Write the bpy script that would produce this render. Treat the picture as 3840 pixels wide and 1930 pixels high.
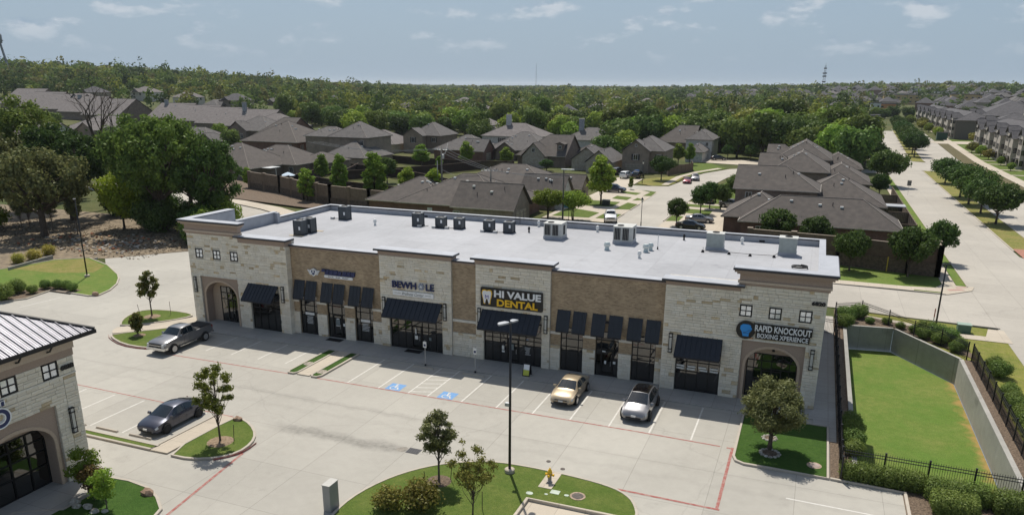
import bpy, math, random
import numpy as np
from mathutils import Vector, Matrix
for o in list(bpy.data.objects): bpy.data.objects.remove(o)
random.seed(11); rng = np.random.default_rng(11)
S = bpy.context.scene; COL = S.collection
R = math.radians
# ---------------------------------------------------------------- camera, sky, sun, exposure
YAW, PITCH, ROLL = -0.3757814, 0.3036831, 0.0063359
CAM = Vector((26.3728, -46.5239, 21.9325))
fw = Vector((math.sin(YAW)*math.cos(PITCH), math.cos(YAW)*math.cos(PITCH), -math.sin(PITCH)))
rt = Vector((math.cos(YAW), -math.sin(YAW), 0)); up = rt.cross(fw)
r2 = rt*math.cos(ROLL)+up*math.sin(ROLL); u2 = -rt*math.sin(ROLL)+up*math.cos(ROLL)
cd = bpy.data.cameras.new('camera'); cam = bpy.data.objects.new('camera', cd); COL.objects.link(cam)
cam.matrix_world = Matrix(((r2.x, u2.x, -fw.x, CAM.x), (r2.y, u2.y, -fw.y, CAM.y), (r2.z, u2.z, -fw.z, CAM.z), (0, 0, 0, 1)))
cd.sensor_fit = 'HORIZONTAL'; cd.sensor_width = 36; cd.lens = 2870.04/3840*36
cd.shift_x = 11.448/3840; cd.shift_y = 252.21/3840
cd.clip_start = .5; cd.clip_end = 40000
S.camera = cam
SUN_AZ, SUN_EL = R(-32), R(60.3)
W = bpy.data.worlds.new('World'); S.world = W; W.use_nodes = True
nt = W.node_tree; nt.nodes.clear()
def wn(t, **k):
    n = nt.nodes.new(t)
    for a, b in k.items(): setattr(n, a, b)
    return n
out = wn('ShaderNodeOutputWorld'); bg = wn('ShaderNodeBackground'); bg.inputs[1].default_value = .088
sky = wn('ShaderNodeTexSky', sky_type='NISHITA', sun_disc=False, sun_elevation=SUN_EL, sun_rotation=SUN_AZ, altitude=100, air_density=1.0, dust_density=2.2, ozone_density=2.0)
tc = wn('ShaderNodeTexCoord')
# haze thick at the horizon and thin overhead; small fair-weather clouds
def wm(op, a, b=None):
    n = wn('ShaderNodeMath', operation=op)
    for i, q in enumerate((a, b)):
        if q is None: continue
        if isinstance(q, (int, float)): n.inputs[i].default_value = q
        else: nt.links.new(q, n.inputs[i])
    return n.outputs[0]
sep = wn('ShaderNodeSeparateXYZ'); nt.links.new(tc.outputs['Generated'], sep.inputs[0]); ez = sep.outputs[2]
hf = wn('ShaderNodeMapRange'); nt.links.new(ez, hf.inputs[0]); hf.inputs[1].default_value = 0; hf.inputs[2].default_value = .75; hf.inputs[3].default_value = .86; hf.inputs[4].default_value = .12
hz = wn('ShaderNodeMix', data_type='RGBA'); nt.links.new(hf.outputs[0], hz.inputs['Factor']); nt.links.new(sky.outputs[0], hz.inputs['A']); hz.inputs['B'].default_value = (3.85, 5.15, 6.55, 1)
def cloud_noise(dz, det):
    m = wn('ShaderNodeMapping'); m.inputs['Scale'].default_value = (1, 1, 2.6); m.inputs['Location'].default_value = (4.37, 2.1, dz); nt.links.new(tc.outputs['Generated'], m.inputs[0])
    n = wn('ShaderNodeTexNoise'); n.inputs['Scale'].default_value = 13; n.inputs['Detail'].default_value = det; n.inputs['Roughness'].default_value = .55; nt.links.new(m.outputs[0], n.inputs[0]); return n.outputs[0]
c1 = cloud_noise(0, 8); c2 = cloud_noise(-.03, 5)
cv = wn('ShaderNodeMapRange', interpolation_type='SMOOTHSTEP'); nt.links.new(c1, cv.inputs[0]); cv.inputs[1].default_value = .52; cv.inputs[2].default_value = .66
lowf = wn('ShaderNodeMapRange', interpolation_type='SMOOTHSTEP'); nt.links.new(ez, lowf.inputs[0]); lowf.inputs[1].default_value = .012; lowf.inputs[2].default_value = .07
cl = wn('ShaderNodeMapRange'); nt.links.new(wm('SUBTRACT', c1, c2), cl.inputs[0]); cl.inputs[1].default_value = -.06; cl.inputs[2].default_value = .06
cc = wn('ShaderNodeMix', data_type='RGBA'); nt.links.new(cl.outputs[0], cc.inputs['Factor']); cc.inputs['A'].default_value = (3.5, 4.6, 5.9, 1); cc.inputs['B'].default_value = (6.6, 7.2, 7.9, 1)
mx = wn('ShaderNodeMix', data_type='RGBA'); nt.links.new(hz.outputs['Result'], mx.inputs['A']); nt.links.new(cc.outputs['Result'], mx.inputs['B'])
nt.links.new(wm('MULTIPLY', wm('MULTIPLY', cv.outputs[0], lowf.outputs[0]), .85), mx.inputs['Factor'])
nt.links.new(mx.outputs['Result'], bg.inputs[0]); nt.links.new(bg.outputs[0], out.inputs[0])
sl = bpy.data.lights.new('sun', 'SUN'); sl.energy = 4.9; sl.angle = R(.53); sl.color = (1, .945, .85)
so = bpy.data.objects.new('sun', sl); COL.objects.link(so)
sd = Vector((math.sin(SUN_AZ)*math.cos(SUN_EL), math.cos(SUN_AZ)*math.cos(SUN_EL), math.sin(SUN_EL)))
so.rotation_euler = sd.to_track_quat('Z', 'Y').to_euler()
vs = S.view_settings; vs.view_transform = 'Standard'; vs.look = 'None'; vs.exposure = 0.0; vs.gamma = 1; vs.use_curve_mapping = False
S.cycles.max_bounces = 6; S.cycles.diffuse_bounces = 4; S.cycles.glossy_bounces = 3; S.cycles.transmission_bounces = 4; S.cycles.volume_bounces = 0
S.cycles.use_denoising = True; S.cycles.caustics_reflective = False; S.cycles.caustics_refractive = False
S.cycles.sample_clamp_indirect = 6

# ---------------------------------------------------------------- helpers
WL = {}                       # world origin of each thing (children carry the same origin)
def thing(name, label, cat, loc=(0, 0, 0), rz=0.0, group=None, kind=None):
    o = bpy.data.objects.new(name, None); COL.objects.link(o); o.empty_display_size = .3
    o.location = loc; o.rotation_euler = (0, 0, rz); WL[o.name] = Vector(loc)
    tag(o, label, cat, group, kind); return o
def tag(o, label=None, cat=None, group=None, kind=None):
    if label: o['label'] = label
    if cat: o['category'] = cat
    if group: o['group'] = group
    if kind: o['kind'] = kind
    return o
def copy_tree(o, parent=None, sub=False):
    c = o.copy(); COL.objects.link(c)
    if parent: c.parent = parent
    for ch in list(o.children): copy_tree(ch, c, True)
    return c
class MB:
    def __init__(s): s.v = []; s.f = []
    def add(s, vs, fs):
        n = len(s.v); s.v += [tuple(p) for p in vs]; s.f += [tuple(i+n for i in f) for f in fs]; return s
    def box(s, x0, x1, y0, y1, z0, z1):
        if x1 < x0: x0, x1 = x1, x0
        if y1 < y0: y0, y1 = y1, y0
        if z1 < z0: z0, z1 = z1, z0
        return s.add([(x0,y0,z0),(x1,y0,z0),(x1,y1,z0),(x0,y1,z0),(x0,y0,z1),(x1,y0,z1),(x1,y1,z1),(x0,y1,z1)],
                     [(0,3,2,1),(4,5,6,7),(0,1,5,4),(1,2,6,5),(2,3,7,6),(3,0,4,7)])
    def quad(s, *p): return s.add(p, [tuple(range(len(p)))])
    def prism(s, pts, z0, z1, cap_bottom=True):
        a = sum(pts[i-1][0]*pts[i][1]-pts[i][0]*pts[i-1][1] for i in range(len(pts)))
        if a < 0: pts = pts[::-1]
        n = len(pts); zz0 = z0 if callable(z0) else (lambda x, y: z0); zz1 = z1 if callable(z1) else (lambda x, y: z1)
        vs = [(x, y, zz0(x, y)) for x, y in pts]+[(x, y, zz1(x, y)) for x, y in pts]
        fs = [tuple(range(n, 2*n))]+[(i, (i+1) % n, n+(i+1) % n, n+i) for i in range(n)]
        if cap_bottom: fs.append(tuple(range(n-1, -1, -1)))
        return s.add(vs, fs)
    def tube(s, pts, rad, n=8, caps=True):
        pts = [Vector(p) for p in pts]; rad = rad if isinstance(rad, (list, tuple)) else [rad]*len(pts)
        vs = []; fs = []
        for i, p in enumerate(pts):
            d = (pts[min(i+1, len(pts)-1)]-pts[max(i-1, 0)])
            d = d.normalized() if d.length > 1e-6 else Vector((0, 0, 1))
            a = d.cross(Vector((0, 0, 1)) if abs(d.z) < .9 else Vector((1, 0, 0))).normalized(); b = d.cross(a)
            for k in range(n):
                t = 2*math.pi*(k+.5)/n; vs.append(p+(a*math.cos(t)+b*math.sin(t))*rad[i])
        for i in range(len(pts)-1):
            for k in range(n): fs.append((i*n+k, i*n+(k+1) % n, (i+1)*n+(k+1) % n, (i+1)*n+k))
        if caps: fs += [tuple(range(n-1, -1, -1)), tuple(range((len(pts)-1)*n, len(pts)*n))]
        return s.add(vs, fs)
    def lathe(s, prof, c=(0, 0, 0), n=16):
        vs = [(c[0]+r*math.cos(2*math.pi*k/n), c[1]+r*math.sin(2*math.pi*k/n), c[2]+z) for r, z in prof for k in range(n)]
        fs = [(i*n+k, i*n+(k+1) % n, (i+1)*n+(k+1) % n, (i+1)*n+k) for i in range(len(prof)-1) for k in range(n)]
        fs += [tuple(range(n-1, -1, -1)), tuple(range((len(prof)-1)*n, len(prof)*n))]
        return s.add(vs, fs)
    def mesh(s, name, off=(0, 0, 0)):
        me = bpy.data.meshes.new(name); off = Vector(off)
        me.from_pydata([(x-off[0], y-off[1], z-off[2]) for x, y, z in s.v], [], s.f); me.update(); return me
    def build(s, name, m, parent=None, smooth=False, label=None):
        """world-space vertices; relative to the thing's base when there is a parent"""
        off = WL.get(parent.name, Vector()) if parent else Vector()
        me = s.mesh(name, off); me.materials.append(m)
        if smooth: shade(me, smooth)
        o = bpy.data.objects.new(name, me); COL.objects.link(o)
        if parent: o.parent = parent
        WL[o.name] = off
        if label: o['label'] = label
        return o
def shade(me, ang=40):
    me.polygons.foreach_set('use_smooth', [True]*len(me.polygons))
    if ang and ang is not True: me.set_sharp_from_angle(angle=R(ang))
def obj(name, me, parent=None, loc=(0, 0, 0), m=None):
    o = bpy.data.objects.new(name, me); COL.objects.link(o); o.location = loc
    if parent: o.parent = parent
    if m and not me.materials: me.materials.append(m)
    return o

# ---------------------------------------------------------------- materials
MATS = {}
def mat(name, col, rough=.85, var=.12, scale=3.0, col2=None, bump=0.0, bscale=None, metal=0.0, spec=.4, orand=0.0, irand=0.0, coat=0.0, detail=4, coords='Object', emit=None, stretch=None, ramp=(.35, .65)):
    if name in MATS: return MATS[name]
    m = bpy.data.materials.new(name); m.use_nodes = True; t = m.node_tree; N = t.nodes; L = t.links
    b = N['Principled BSDF']; b.inputs['Roughness'].default_value = rough; b.inputs['Metallic'].default_value = metal
    b.inputs['Specular IOR Level'].default_value = spec
    if coat: b.inputs['Coat Weight'].default_value = coat; b.inputs['Coat Roughness'].default_value = .05
    c2 = col2 if col2 else tuple(max(0, c*(1-2*var)) for c in col)
    c1 = col if col2 else tuple(c*(1+var) for c in col)
    tcn = N.new('ShaderNodeTexCoord'); src = tcn.outputs[coords]
    if stretch:
        mpn = N.new('ShaderNodeMapping'); mpn.inputs['Scale'].default_value = stretch; L.new(src, mpn.inputs[0]); src = mpn.outputs[0]
    no = N.new('ShaderNodeTexNoise'); no.inputs['Scale'].default_value = scale; no.inputs['Detail'].default_value = detail; no.inputs['Roughness'].default_value = .6
    L.new(src, no.inputs[0])
    rp = N.new('ShaderNodeMapRange'); rp.inputs[1].default_value = ramp[0]; rp.inputs[2].default_value = ramp[1]
    L.new(no.outputs[0], rp.inputs[0])
    mx = N.new('ShaderNodeMix'); mx.data_type = 'RGBA'; L.new(rp.outputs[0], mx.inputs['Factor'])
    mx.inputs['A'].default_value = (*c1, 1); mx.inputs['B'].default_value = (*c2, 1)
    cur = mx.outputs['Result']
    if orand or irand:
        oi = N.new('ShaderNodeObjectInfo'); ge = N.new('ShaderNodeNewGeometry')
        a1 = N.new('ShaderNodeMath'); a1.operation = 'ADD'; L.new(oi.outputs['Random'], a1.inputs[0]); L.new(ge.outputs['Random Per Island'], a1.inputs[1])
        fr = N.new('ShaderNodeMath'); fr.operation = 'FRACT'; L.new(a1.outputs[0], fr.inputs[0])
        mr = N.new('ShaderNodeMapRange'); amt = max(orand, irand); mr.inputs[3].default_value = 1-amt; mr.inputs[4].default_value = 1+amt
        L.new(fr.outputs[0] if (orand and irand) else (oi.outputs['Random'] if orand else ge.outputs['Random Per Island']), mr.inputs[0])
        hs = N.new('ShaderNodeVectorMath'); hs.operation = 'SCALE'; L.new(cur, hs.inputs[0]); L.new(mr.outputs[0], hs.inputs['Scale']); cur = hs.outputs[0]
    L.new(cur, b.inputs['Base Color'])
    if bump:
        bn = N.new('ShaderNodeTexNoise'); bn.inputs['Scale'].default_value = bscale or scale*4; bn.inputs['Detail'].default_value = 3; L.new(src, bn.inputs[0])
        bp = N.new('ShaderNodeBump'); bp.inputs['Strength'].default_value = bump; bp.inputs['Distance'].default_value = .05; L.new(bn.outputs[0], bp.inputs['Height']); L.new(bp.outputs[0], b.inputs['Normal'])
    if emit: b.inputs['Emission Color'].default_value = (*emit, 1); b.inputs['Emission Strength'].default_value = 1
    MATS[name] = m; return m
def flat(name, col, rough=.6, metal=0, spec=.4, coat=0): return mat(name, col, rough, var=.04, scale=2, metal=metal, spec=spec, coat=coat)
def leafmat(name, col, col2, var=.35, trans=.35):
    if name in MATS: return MATS[name]
    col, col2 = [tuple(min(.45, c*k) for c, k in zip(q, (1.28, 1.22, 1.05))) for q in (col, col2)]
    m = bpy.data.materials.new(name); m.use_nodes = True; t = m.node_tree; N = t.nodes; L = t.links; N.remove(N['Principled BSDF'])
    ge = N.new('ShaderNodeNewGeometry'); oi = N.new('ShaderNodeObjectInfo')
    mx = N.new('ShaderNodeMix'); mx.data_type = 'RGBA'; mx.inputs['A'].default_value = (*col, 1); mx.inputs['B'].default_value = (*col2, 1); L.new(ge.outputs['Random Per Island'], mx.inputs['Factor'])
    mr = N.new('ShaderNodeMapRange'); mr.inputs[3].default_value = 1-var; mr.inputs[4].default_value = 1+var; L.new(oi.outputs['Random'], mr.inputs[0])
    hs = N.new('ShaderNodeHueSaturation'); L.new(mx.outputs['Result'], hs.inputs['Color']); L.new(mr.outputs[0], hs.inputs['Value'])
    mh = N.new('ShaderNodeMapRange'); mh.inputs[3].default_value = .478; mh.inputs[4].default_value = .515
    sn = N.new('ShaderNodeMath'); sn.operation = 'MULTIPLY'; sn.inputs[1].default_value = 7.31; L.new(oi.outputs['Random'], sn.inputs[0])
    fr = N.new('ShaderNodeMath'); fr.operation = 'FRACT'; L.new(sn.outputs[0], fr.inputs[0]); L.new(fr.outputs[0], mh.inputs[0]); L.new(mh.outputs[0], hs.inputs['Hue'])
    d = N.new('ShaderNodeBsdfDiffuse'); L.new(hs.outputs[0], d.inputs[0])
    tr = N.new('ShaderNodeBsdfTranslucent'); L.new(hs.outputs[0], tr.inputs[0])
    gl = N.new('ShaderNodeBsdfGlossy'); gl.inputs['Roughness'].default_value = .45; gl.inputs[0].default_value = (.8, .85, .8, 1)
    a = N.new('ShaderNodeMixShader'); a.inputs[0].default_value = trans; L.new(d.outputs[0], a.inputs[1]); L.new(tr.outputs[0], a.inputs[2])
    b = N.new('ShaderNodeMixShader'); b.inputs[0].default_value = .012; L.new(a.outputs[0], b.inputs[1]); L.new(gl.outputs[0], b.inputs[2])
    L.new(b.outputs[0], N['Material Output'].inputs[0]); MATS[name] = m; return m
def glassmat(name, col, refl=.1, rough=.03):
    if name in MATS: return MATS[name]
    m = bpy.data.materials.new(name); m.use_nodes = True; t = m.node_tree; N = t.nodes; L = t.links; b = N['Principled BSDF']
    b.inputs['Base Color'].default_value = (*col, 1); b.inputs['Roughness'].default_value = rough; b.inputs['Specular IOR Level'].default_value = .5
    b.inputs['IOR'].default_value = 1.5+refl*3
    MATS[name] = m; return m
def brickmat(name, c1, c2, mort, bw=.22, bh=.075, speck=None):
    if name in MATS: return MATS[name]
    m = bpy.data.materials.new(name); m.use_nodes = True; t = m.node_tree; N = t.nodes; L = t.links; b = N['Principled BSDF']; b.inputs['Roughness'].default_value = .9
    ge = N.new('ShaderNodeNewGeometry'); sp = N.new('ShaderNodeSeparateXYZ'); L.new(ge.outputs['Position'], sp.inputs[0])
    ad = N.new('ShaderNodeMath'); ad.operation = 'ADD'; L.new(sp.outputs[0], ad.inputs[0]); L.new(sp.outputs[1], ad.inputs[1])
    cb = N.new('ShaderNodeCombineXYZ'); L.new(ad.outputs[0], cb.inputs[0]); L.new(sp.outputs[2], cb.inputs[1])
    br = N.new('ShaderNodeTexBrick'); L.new(cb.outputs[0], br.inputs[0]); br.inputs['Scale'].default_value = 1
    br.inputs['Brick Width'].default_value = bw; br.inputs['Row Height'].default_value = bh; br.inputs['Mortar Size'].default_value = .006; br.inputs['Bias'].default_value = -.2
    br.inputs['Color1'].default_value = (*c1, 1); br.inputs['Color2'].default_value = (*c2, 1); br.inputs['Mortar'].default_value = (*mort, 1)
    no = N.new('ShaderNodeTexNoise'); no.inputs['Scale'].default_value = .9; no.inputs['Detail'].default_value = 6; L.new(ge.outputs['Position'], no.inputs[0])
    mr = N.new('ShaderNodeMapRange'); mr.inputs[1].default_value = .3; mr.inputs[2].default_value = .7; mr.inputs[3].default_value = .82; mr.inputs[4].default_value = 1.15; L.new(no.outputs[0], mr.inputs[0])
    sc = N.new('ShaderNodeVectorMath'); sc.operation = 'SCALE'; L.new(br.outputs[0], sc.inputs[0]); L.new(mr.outputs[0], sc.inputs['Scale']); L.new(sc.outputs[0], b.inputs['Base Color'])
    bp = N.new('ShaderNodeBump'); bp.inputs['Strength'].default_value = .35; bp.inputs['Distance'].default_value = .01; bp.invert = True; L.new(br.outputs['Fac'], bp.inputs['Height']); L.new(bp.outputs[0], b.inputs['Normal'])
    MATS[name] = m; return m
def grassmat(name, c1, c2, c3, s=1.0, bump=.6):
    if name in MATS: return MATS[name]
    m = bpy.data.materials.new(name); m.use_nodes = True; t = m.node_tree; N = t.nodes; L = t.links; b = N['Principled BSDF']; b.inputs['Roughness'].default_value = .95; b.inputs['Specular IOR Level'].default_value = .15
    ge = N.new('ShaderNodeNewGeometry')
    def nz(scale, det, lo, hi, st=None):
        src = ge.outputs['Position']
        if st:
            mpn = N.new('ShaderNodeMapping'); mpn.inputs['Scale'].default_value = st; L.new(src, mpn.inputs[0]); src = mpn.outputs[0]
        n = N.new('ShaderNodeTexNoise'); n.inputs['Scale'].default_value = scale; n.inputs['Detail'].default_value = det; n.inputs['Roughness'].default_value = .65; L.new(src, n.inputs[0])
        r = N.new('ShaderNodeMapRange'); r.inputs[1].default_value = lo; r.inputs[2].default_value = hi; L.new(n.outputs[0], r.inputs[0]); return r.outputs[0], n
    f1, _ = nz(.30*s, 6, .36, .62); f2, _ = nz(2.0*s, 7, .40, .68); f3, n3 = nz(26, 3, .3, .7, (1, .5, 1))
    m1 = N.new('ShaderNodeMix'); m1.data_type = 'RGBA'; m1.inputs['A'].default_value = (*c1, 1); m1.inputs['B'].default_value = (*c2, 1); L.new(f1, m1.inputs['Factor'])
    m2 = N.new('ShaderNodeMix'); m2.data_type = 'RGBA'; L.new(m1.outputs['Result'], m2.inputs['A']); m2.inputs['B'].default_value = (*c3, 1)
    mm = N.new('ShaderNodeMath'); mm.operation = 'MULTIPLY'; mm.inputs[1].default_value = .7; L.new(f2, mm.inputs[0]); L.new(mm.outputs[0], m2.inputs['Factor'])
    mr = N.new('ShaderNodeMapRange'); mr.inputs[3].default_value = .62; mr.inputs[4].default_value = 1.3; L.new(f3, mr.inputs[0])
    sc = N.new('ShaderNodeVectorMath'); sc.operation = 'SCALE'; L.new(m2.outputs['Result'], sc.inputs[0]); L.new(mr.outputs[0], sc.inputs['Scale']); L.new(sc.outputs[0], b.inputs['Base Color'])
    bp = N.new('ShaderNodeBump'); bp.inputs['Strength'].default_value = bump; bp.inputs['Distance'].default_value = .06; L.new(n3.outputs[0], bp.inputs['Height']); L.new(bp.outputs[0], b.inputs['Normal'])
    MATS[name] = m; return m
def concretemat(name, c, jx=4.6, jy=4.6, ox=0., oy=0., jw=.022, streak=None, jd=.62, dirt=.12):
    if name in MATS: return MATS[name]
    m = bpy.data.materials.new(name); m.use_nodes = True; t = m.node_tree; N = t.nodes; L = t.links; b = N['Principled BSDF']; b.inputs['Roughness'].default_value = .88; b.inputs['Specular IOR Level'].default_value = .3
    ge = N.new('ShaderNodeNewGeometry'); sp = N.new('ShaderNodeSeparateXYZ'); L.new(ge.outputs['Position'], sp.inputs[0])
    def ma(op, a, b2=None, c3=None):
        n = N.new('ShaderNodeMath'); n.operation = op
        for i, q in enumerate((a, b2, c3)):
            if q is None: continue
            if isinstance(q, (int, float)): n.inputs[i].default_value = q
            else: L.new(q, n.inputs[i])
        return n.outputs[0]
    def nz(scale, det, lo, hi, a, b2, rough=.6, st=None):
        src = ge.outputs['Position']
        if st:
            mpn = N.new('ShaderNodeMapping'); mpn.inputs['Scale'].default_value = st; L.new(src, mpn.inputs[0]); src = mpn.outputs[0]
        n = N.new('ShaderNodeTexNoise'); n.inputs['Scale'].default_value = scale; n.inputs['Detail'].default_value = det; n.inputs['Roughness'].default_value = rough; L.new(src, n.inputs[0])
        r = N.new('ShaderNodeMapRange'); r.inputs[1].default_value = lo; r.inputs[2].default_value = hi; r.inputs[3].default_value = a; r.inputs[4].default_value = b2; L.new(n.outputs[0], r.inputs[0]); return r.outputs[0], n
    f1, _ = nz(.09, 5, .35, .65, 1-dirt*.7, 1+dirt*.4); f2, _ = nz(1.4, 8, .3, .75, 1+dirt*.35, 1-dirt*.55, .7); f3, n3 = nz(40, 2, .2, .8, .96, 1.04)
    f = ma('MULTIPLY', ma('MULTIPLY', f1, f2), f3)
    # slabs: each panel a slightly different tone, saw-cut joints between
    sx = ma('DIVIDE', ma('ADD', sp.outputs[0], 1000+ox), jx); sy = ma('DIVIDE', ma('ADD', sp.outputs[1], 1000+oy), jy)
    def joint(sv, j):
        d = ma('MULTIPLY', ma('SUBTRACT', .5, ma('ABSOLUTE', ma('SUBTRACT', ma('FRACT', sv), .5))), j)
        r = N.new('ShaderNodeMapRange'); r.inputs[1].default_value = jw*.4; r.inputs[2].default_value = jw*1.6; r.inputs[3].default_value = jd; r.inputs[4].default_value = 1; L.new(d, r.inputs[0]); return r.outputs[0]
    cbn = N.new('ShaderNodeCombineXYZ'); L.new(ma('FLOOR', sx), cbn.inputs[0]); L.new(ma('FLOOR', sy), cbn.inputs[1])
    wnn = N.new('ShaderNodeTexWhiteNoise'); wnn.noise_dimensions = '2D'; L.new(cbn.outputs[0], wnn.inputs[0])
    r4 = N.new('ShaderNodeMapRange'); r4.inputs[3].default_value = .955; r4.inputs[4].default_value = 1.035; L.new(wnn.outputs[0], r4.inputs[0])
    f = ma('MULTIPLY', ma('MULTIPLY', f, r4.outputs[0]), ma('MULTIPLY', joint(sx, jx), joint(sy, jy)))
    if streak:            # the damp, dirty run of the gutter: x0,x1,y,width,strength
        for (x0, x1, y0, w, st) in streak:
            wob, _ = nz(.5, 4, .2, .8, -.5, .5); dy = ma('ABSOLUTE', ma('SUBTRACT', ma('ADD', sp.outputs[1], wob), y0))
            a = N.new('ShaderNodeMapRange'); a.interpolation_type = 'SMOOTHSTEP'; a.inputs[1].default_value = w*.15; a.inputs[2].default_value = w; a.inputs[3].default_value = 1; a.inputs[4].default_value = 0; L.new(dy, a.inputs[0])
            b2 = N.new('ShaderNodeMapRange'); b2.interpolation_type = 'SMOOTHSTEP'; b2.inputs[1].default_value = x0; b2.inputs[2].default_value = x0+3; L.new(sp.outputs[0], b2.inputs[0])
            c4 = N.new('ShaderNodeMapRange'); c4.interpolation_type = 'SMOOTHSTEP'; c4.inputs[1].default_value = x1-1; c4.inputs[2].default_value = x1+.6; c4.inputs[3].default_value = 1; c4.inputs[4].default_value = 0; L.new(sp.outputs[0], c4.inputs[0])
            nn, _ = nz(3, 5, .3, .7, .4, 1.0)
            k = ma('MULTIPLY', ma('MULTIPLY', a.outputs[0], b2.outputs[0]), ma('MULTIPLY', c4.outputs[0], nn))
            f = ma('MULTIPLY', f, ma('SUBTRACT', 1, ma('MULTIPLY', k, st)))
    # oil drips and old patches; a few hairline cracks
    bl, _ = nz(.42, 5, .62, .74, 0, 1); f = ma('MULTIPLY', f, ma('SUBTRACT', 1, ma('MULTIPLY', bl, dirt*1.1))); sp2, _ = nz(2.6, 3, .70, .78, 0, 1); f = ma('MULTIPLY', f, ma('SUBTRACT', 1, ma('MULTIPLY', sp2, dirt*2.0)))
    wv = N.new('ShaderNodeTexNoise'); wv.inputs['Scale'].default_value = .8; wv.inputs['Detail'].default_value = 5; L.new(ge.outputs['Position'], wv.inputs[0]); wa = N.new('ShaderNodeVectorMath'); wa.operation = 'ADD'; L.new(ge.outputs['Position'], wa.inputs[0]); L.new(wv.outputs['Color'], wa.inputs[1])
    vo = N.new('ShaderNodeTexVoronoi'); vo.feature = 'DISTANCE_TO_EDGE'; vo.inputs['Scale'].default_value = .07; L.new(wa.outputs[0], vo.inputs[0]); ck = N.new('ShaderNodeMapRange'); ck.inputs[1].default_value = 0; ck.inputs[2].default_value = .004; ck.inputs[3].default_value = .90; ck.inputs[4].default_value = 1; L.new(vo.outputs[0], ck.inputs[0]); f = ma('MULTIPLY', f, ck.outputs[0])
    sc = N.new('ShaderNodeVectorMath'); sc.operation = 'SCALE'; sc.inputs[0].default_value = c; L.new(f, sc.inputs['Scale']); L.new(sc.outputs[0], b.inputs['Base Color'])
    bp = N.new('ShaderNodeBump'); bp.inputs['Strength'].default_value = .15; bp.inputs['Distance'].default_value = .01; L.new(n3.outputs[0], bp.inputs['Height']); L.new(bp.outputs[0], b.inputs['Normal'])
    MATS[name] = m; return m

lot_m = concretemat('lot concrete', (.376, .358, .318), 4.57, 4.57, .9, .2, streak=[(-6.5, 4.4, -8.5, .9, .42), (-14, 3, -3.9, .5, .10), (-60, 40, -5.6, .45, .07), (-60, 40, -4.0, .45, .07)], jw=.016, jd=.7)
road_m = concretemat('road concrete', (.388, .360, .315), 3.9, 5.0, 1.0, 0, jd=.75)
walk_m = concretemat('pale concrete', (.45, .395, .32), 1.5, 1.5, jw=.015, jd=.72)
fwalk_m = concretemat('front walk concrete', (.375, .355, .325), 1.55, 1.6, .1, -.4, jw=.015, jd=.7)
kerb_m = concretemat('kerb concrete', (.43, .385, .325), 3, 3, jw=.012, jd=.75)
wallc_m = concretemat('retaining concrete', (.33, .32, .295), 2.4, 30, jw=.02, jd=.7, dirt=.25)
lawn_m = grassmat('lawn', (.112, .180, .034), (.165, .195, .050), (.085, .150, .024))
lawn2_m = grassmat('island grass', (.085, .130, .024), (.125, .155, .036), (.065, .105, .018), 2)
turf_m = grassmat('turf', (.040, .088, .014), (.055, .105, .020), (.028, .066, .010), 2)
dry_m = grassmat('half dry grass', (.22, .19, .06), (.13, .16, .03), (.27, .22, .09), 1.2)
field_m = grassmat('field', (.065, .085, .026), (.115, .110, .042), (.045, .062, .018), .15)
dirt_m = mat('bare soil', (.25, .195, .13), .95, scale=1.2, col2=(.12, .095, .065), bump=.8, bscale=6, detail=8)
mulch_m = mat('mulch', (.20, .145, .10), .95, scale=9, col2=(.07, .05, .035), bump=1, bscale=25)
white_p = mat('white paint', (.58, .565, .53), .7, scale=4, col2=(.46, .435, .39), ramp=(.4, .75))
red_p = mat('faded red paint', (.29, .085, .072), .8, scale=3.5, col2=(.36, .28, .24), ramp=(.42, .75), detail=8)
blue_p = mat('blue paint', (.12, .27, .52), .75, scale=5, col2=(.22, .36, .52), ramp=(.5, .75))
black_m = flat('black metal', (.012, .012, .014), .45)
black2_m = flat('dull black', (.018, .018, .02), .8)
dark_m = flat('dark bronze metal', (.035, .033, .033), .5)
steel_m = flat('galvanised steel', (.45, .46, .47), .45, metal=.6)
white_m = flat('white paint metal', (.72, .72, .70), .5)
cream_m = flat('cream metal', (.62, .60, .53), .55)
rubber_m = flat('rubber', (.015, .015, .015), .9)
# ---------------------------------------------------------------- terrain
def sstep(a, b, x): t = min(1, max(0, (x-a)/(b-a))); return t*t*(3-2*t)
def hgt(x, y):
    dx, dy = x-CAM.x, y-CAM.y; d = math.hypot(dx, dy); az = math.degrees(math.atan2(dx, dy))
    l = sstep(-24, -52, az)*sstep(250, 1300, d)*34
    c = sstep(-38, -20, az)*sstep(5, -10, az)*sstep(400, 1500, d)*2
    r = sstep(-14, 6, az)*sstep(420, 1700, d)*17
    return l+c+r - sstep(2500, 9000, d)*6
# basin outline: x 30.7..39.5, y -0.6..31, far corner cut off
BAS = [(30.75, -.6), (39.4, -.6), (39.4, 24.0), (34.9, 31.2), (30.75, 30.6)]
gx = sorted(set([-14000, -9000, -6500, -5000, -4000, -3200]+list(range(-2600, 3000, 140))+[-60, -30, 0, 30.75, 39.4, 60, 90, 4000, 6000, 9000, 14000]))
gy = sorted(set([-400, -200, -120, -60, -.6, 10, 24, 31.2, 60]+list(range(120, 3200, 140))+[4000, 5000, 6500, 9000, 14000, 26000]))
g = MB(); idx = {}
for i, x in enumerate(gx):
    for j, y in enumerate(gy):
        idx[i, j] = len(g.v); g.v.append((x, y, hgt(x, y)-.09))
for i in range(len(gx)-1):
    for j in range(len(gy)-1):
        cx, cy = (gx[i]+gx[i+1])/2, (gy[j]+gy[j+1])/2
        if 30.75 < cx < 39.4 and -.6 < cy < 31.2: continue
        g.f.append((idx[i, j], idx[i+1, j], idx[i+1, j+1], idx[i, j+1]))
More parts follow.
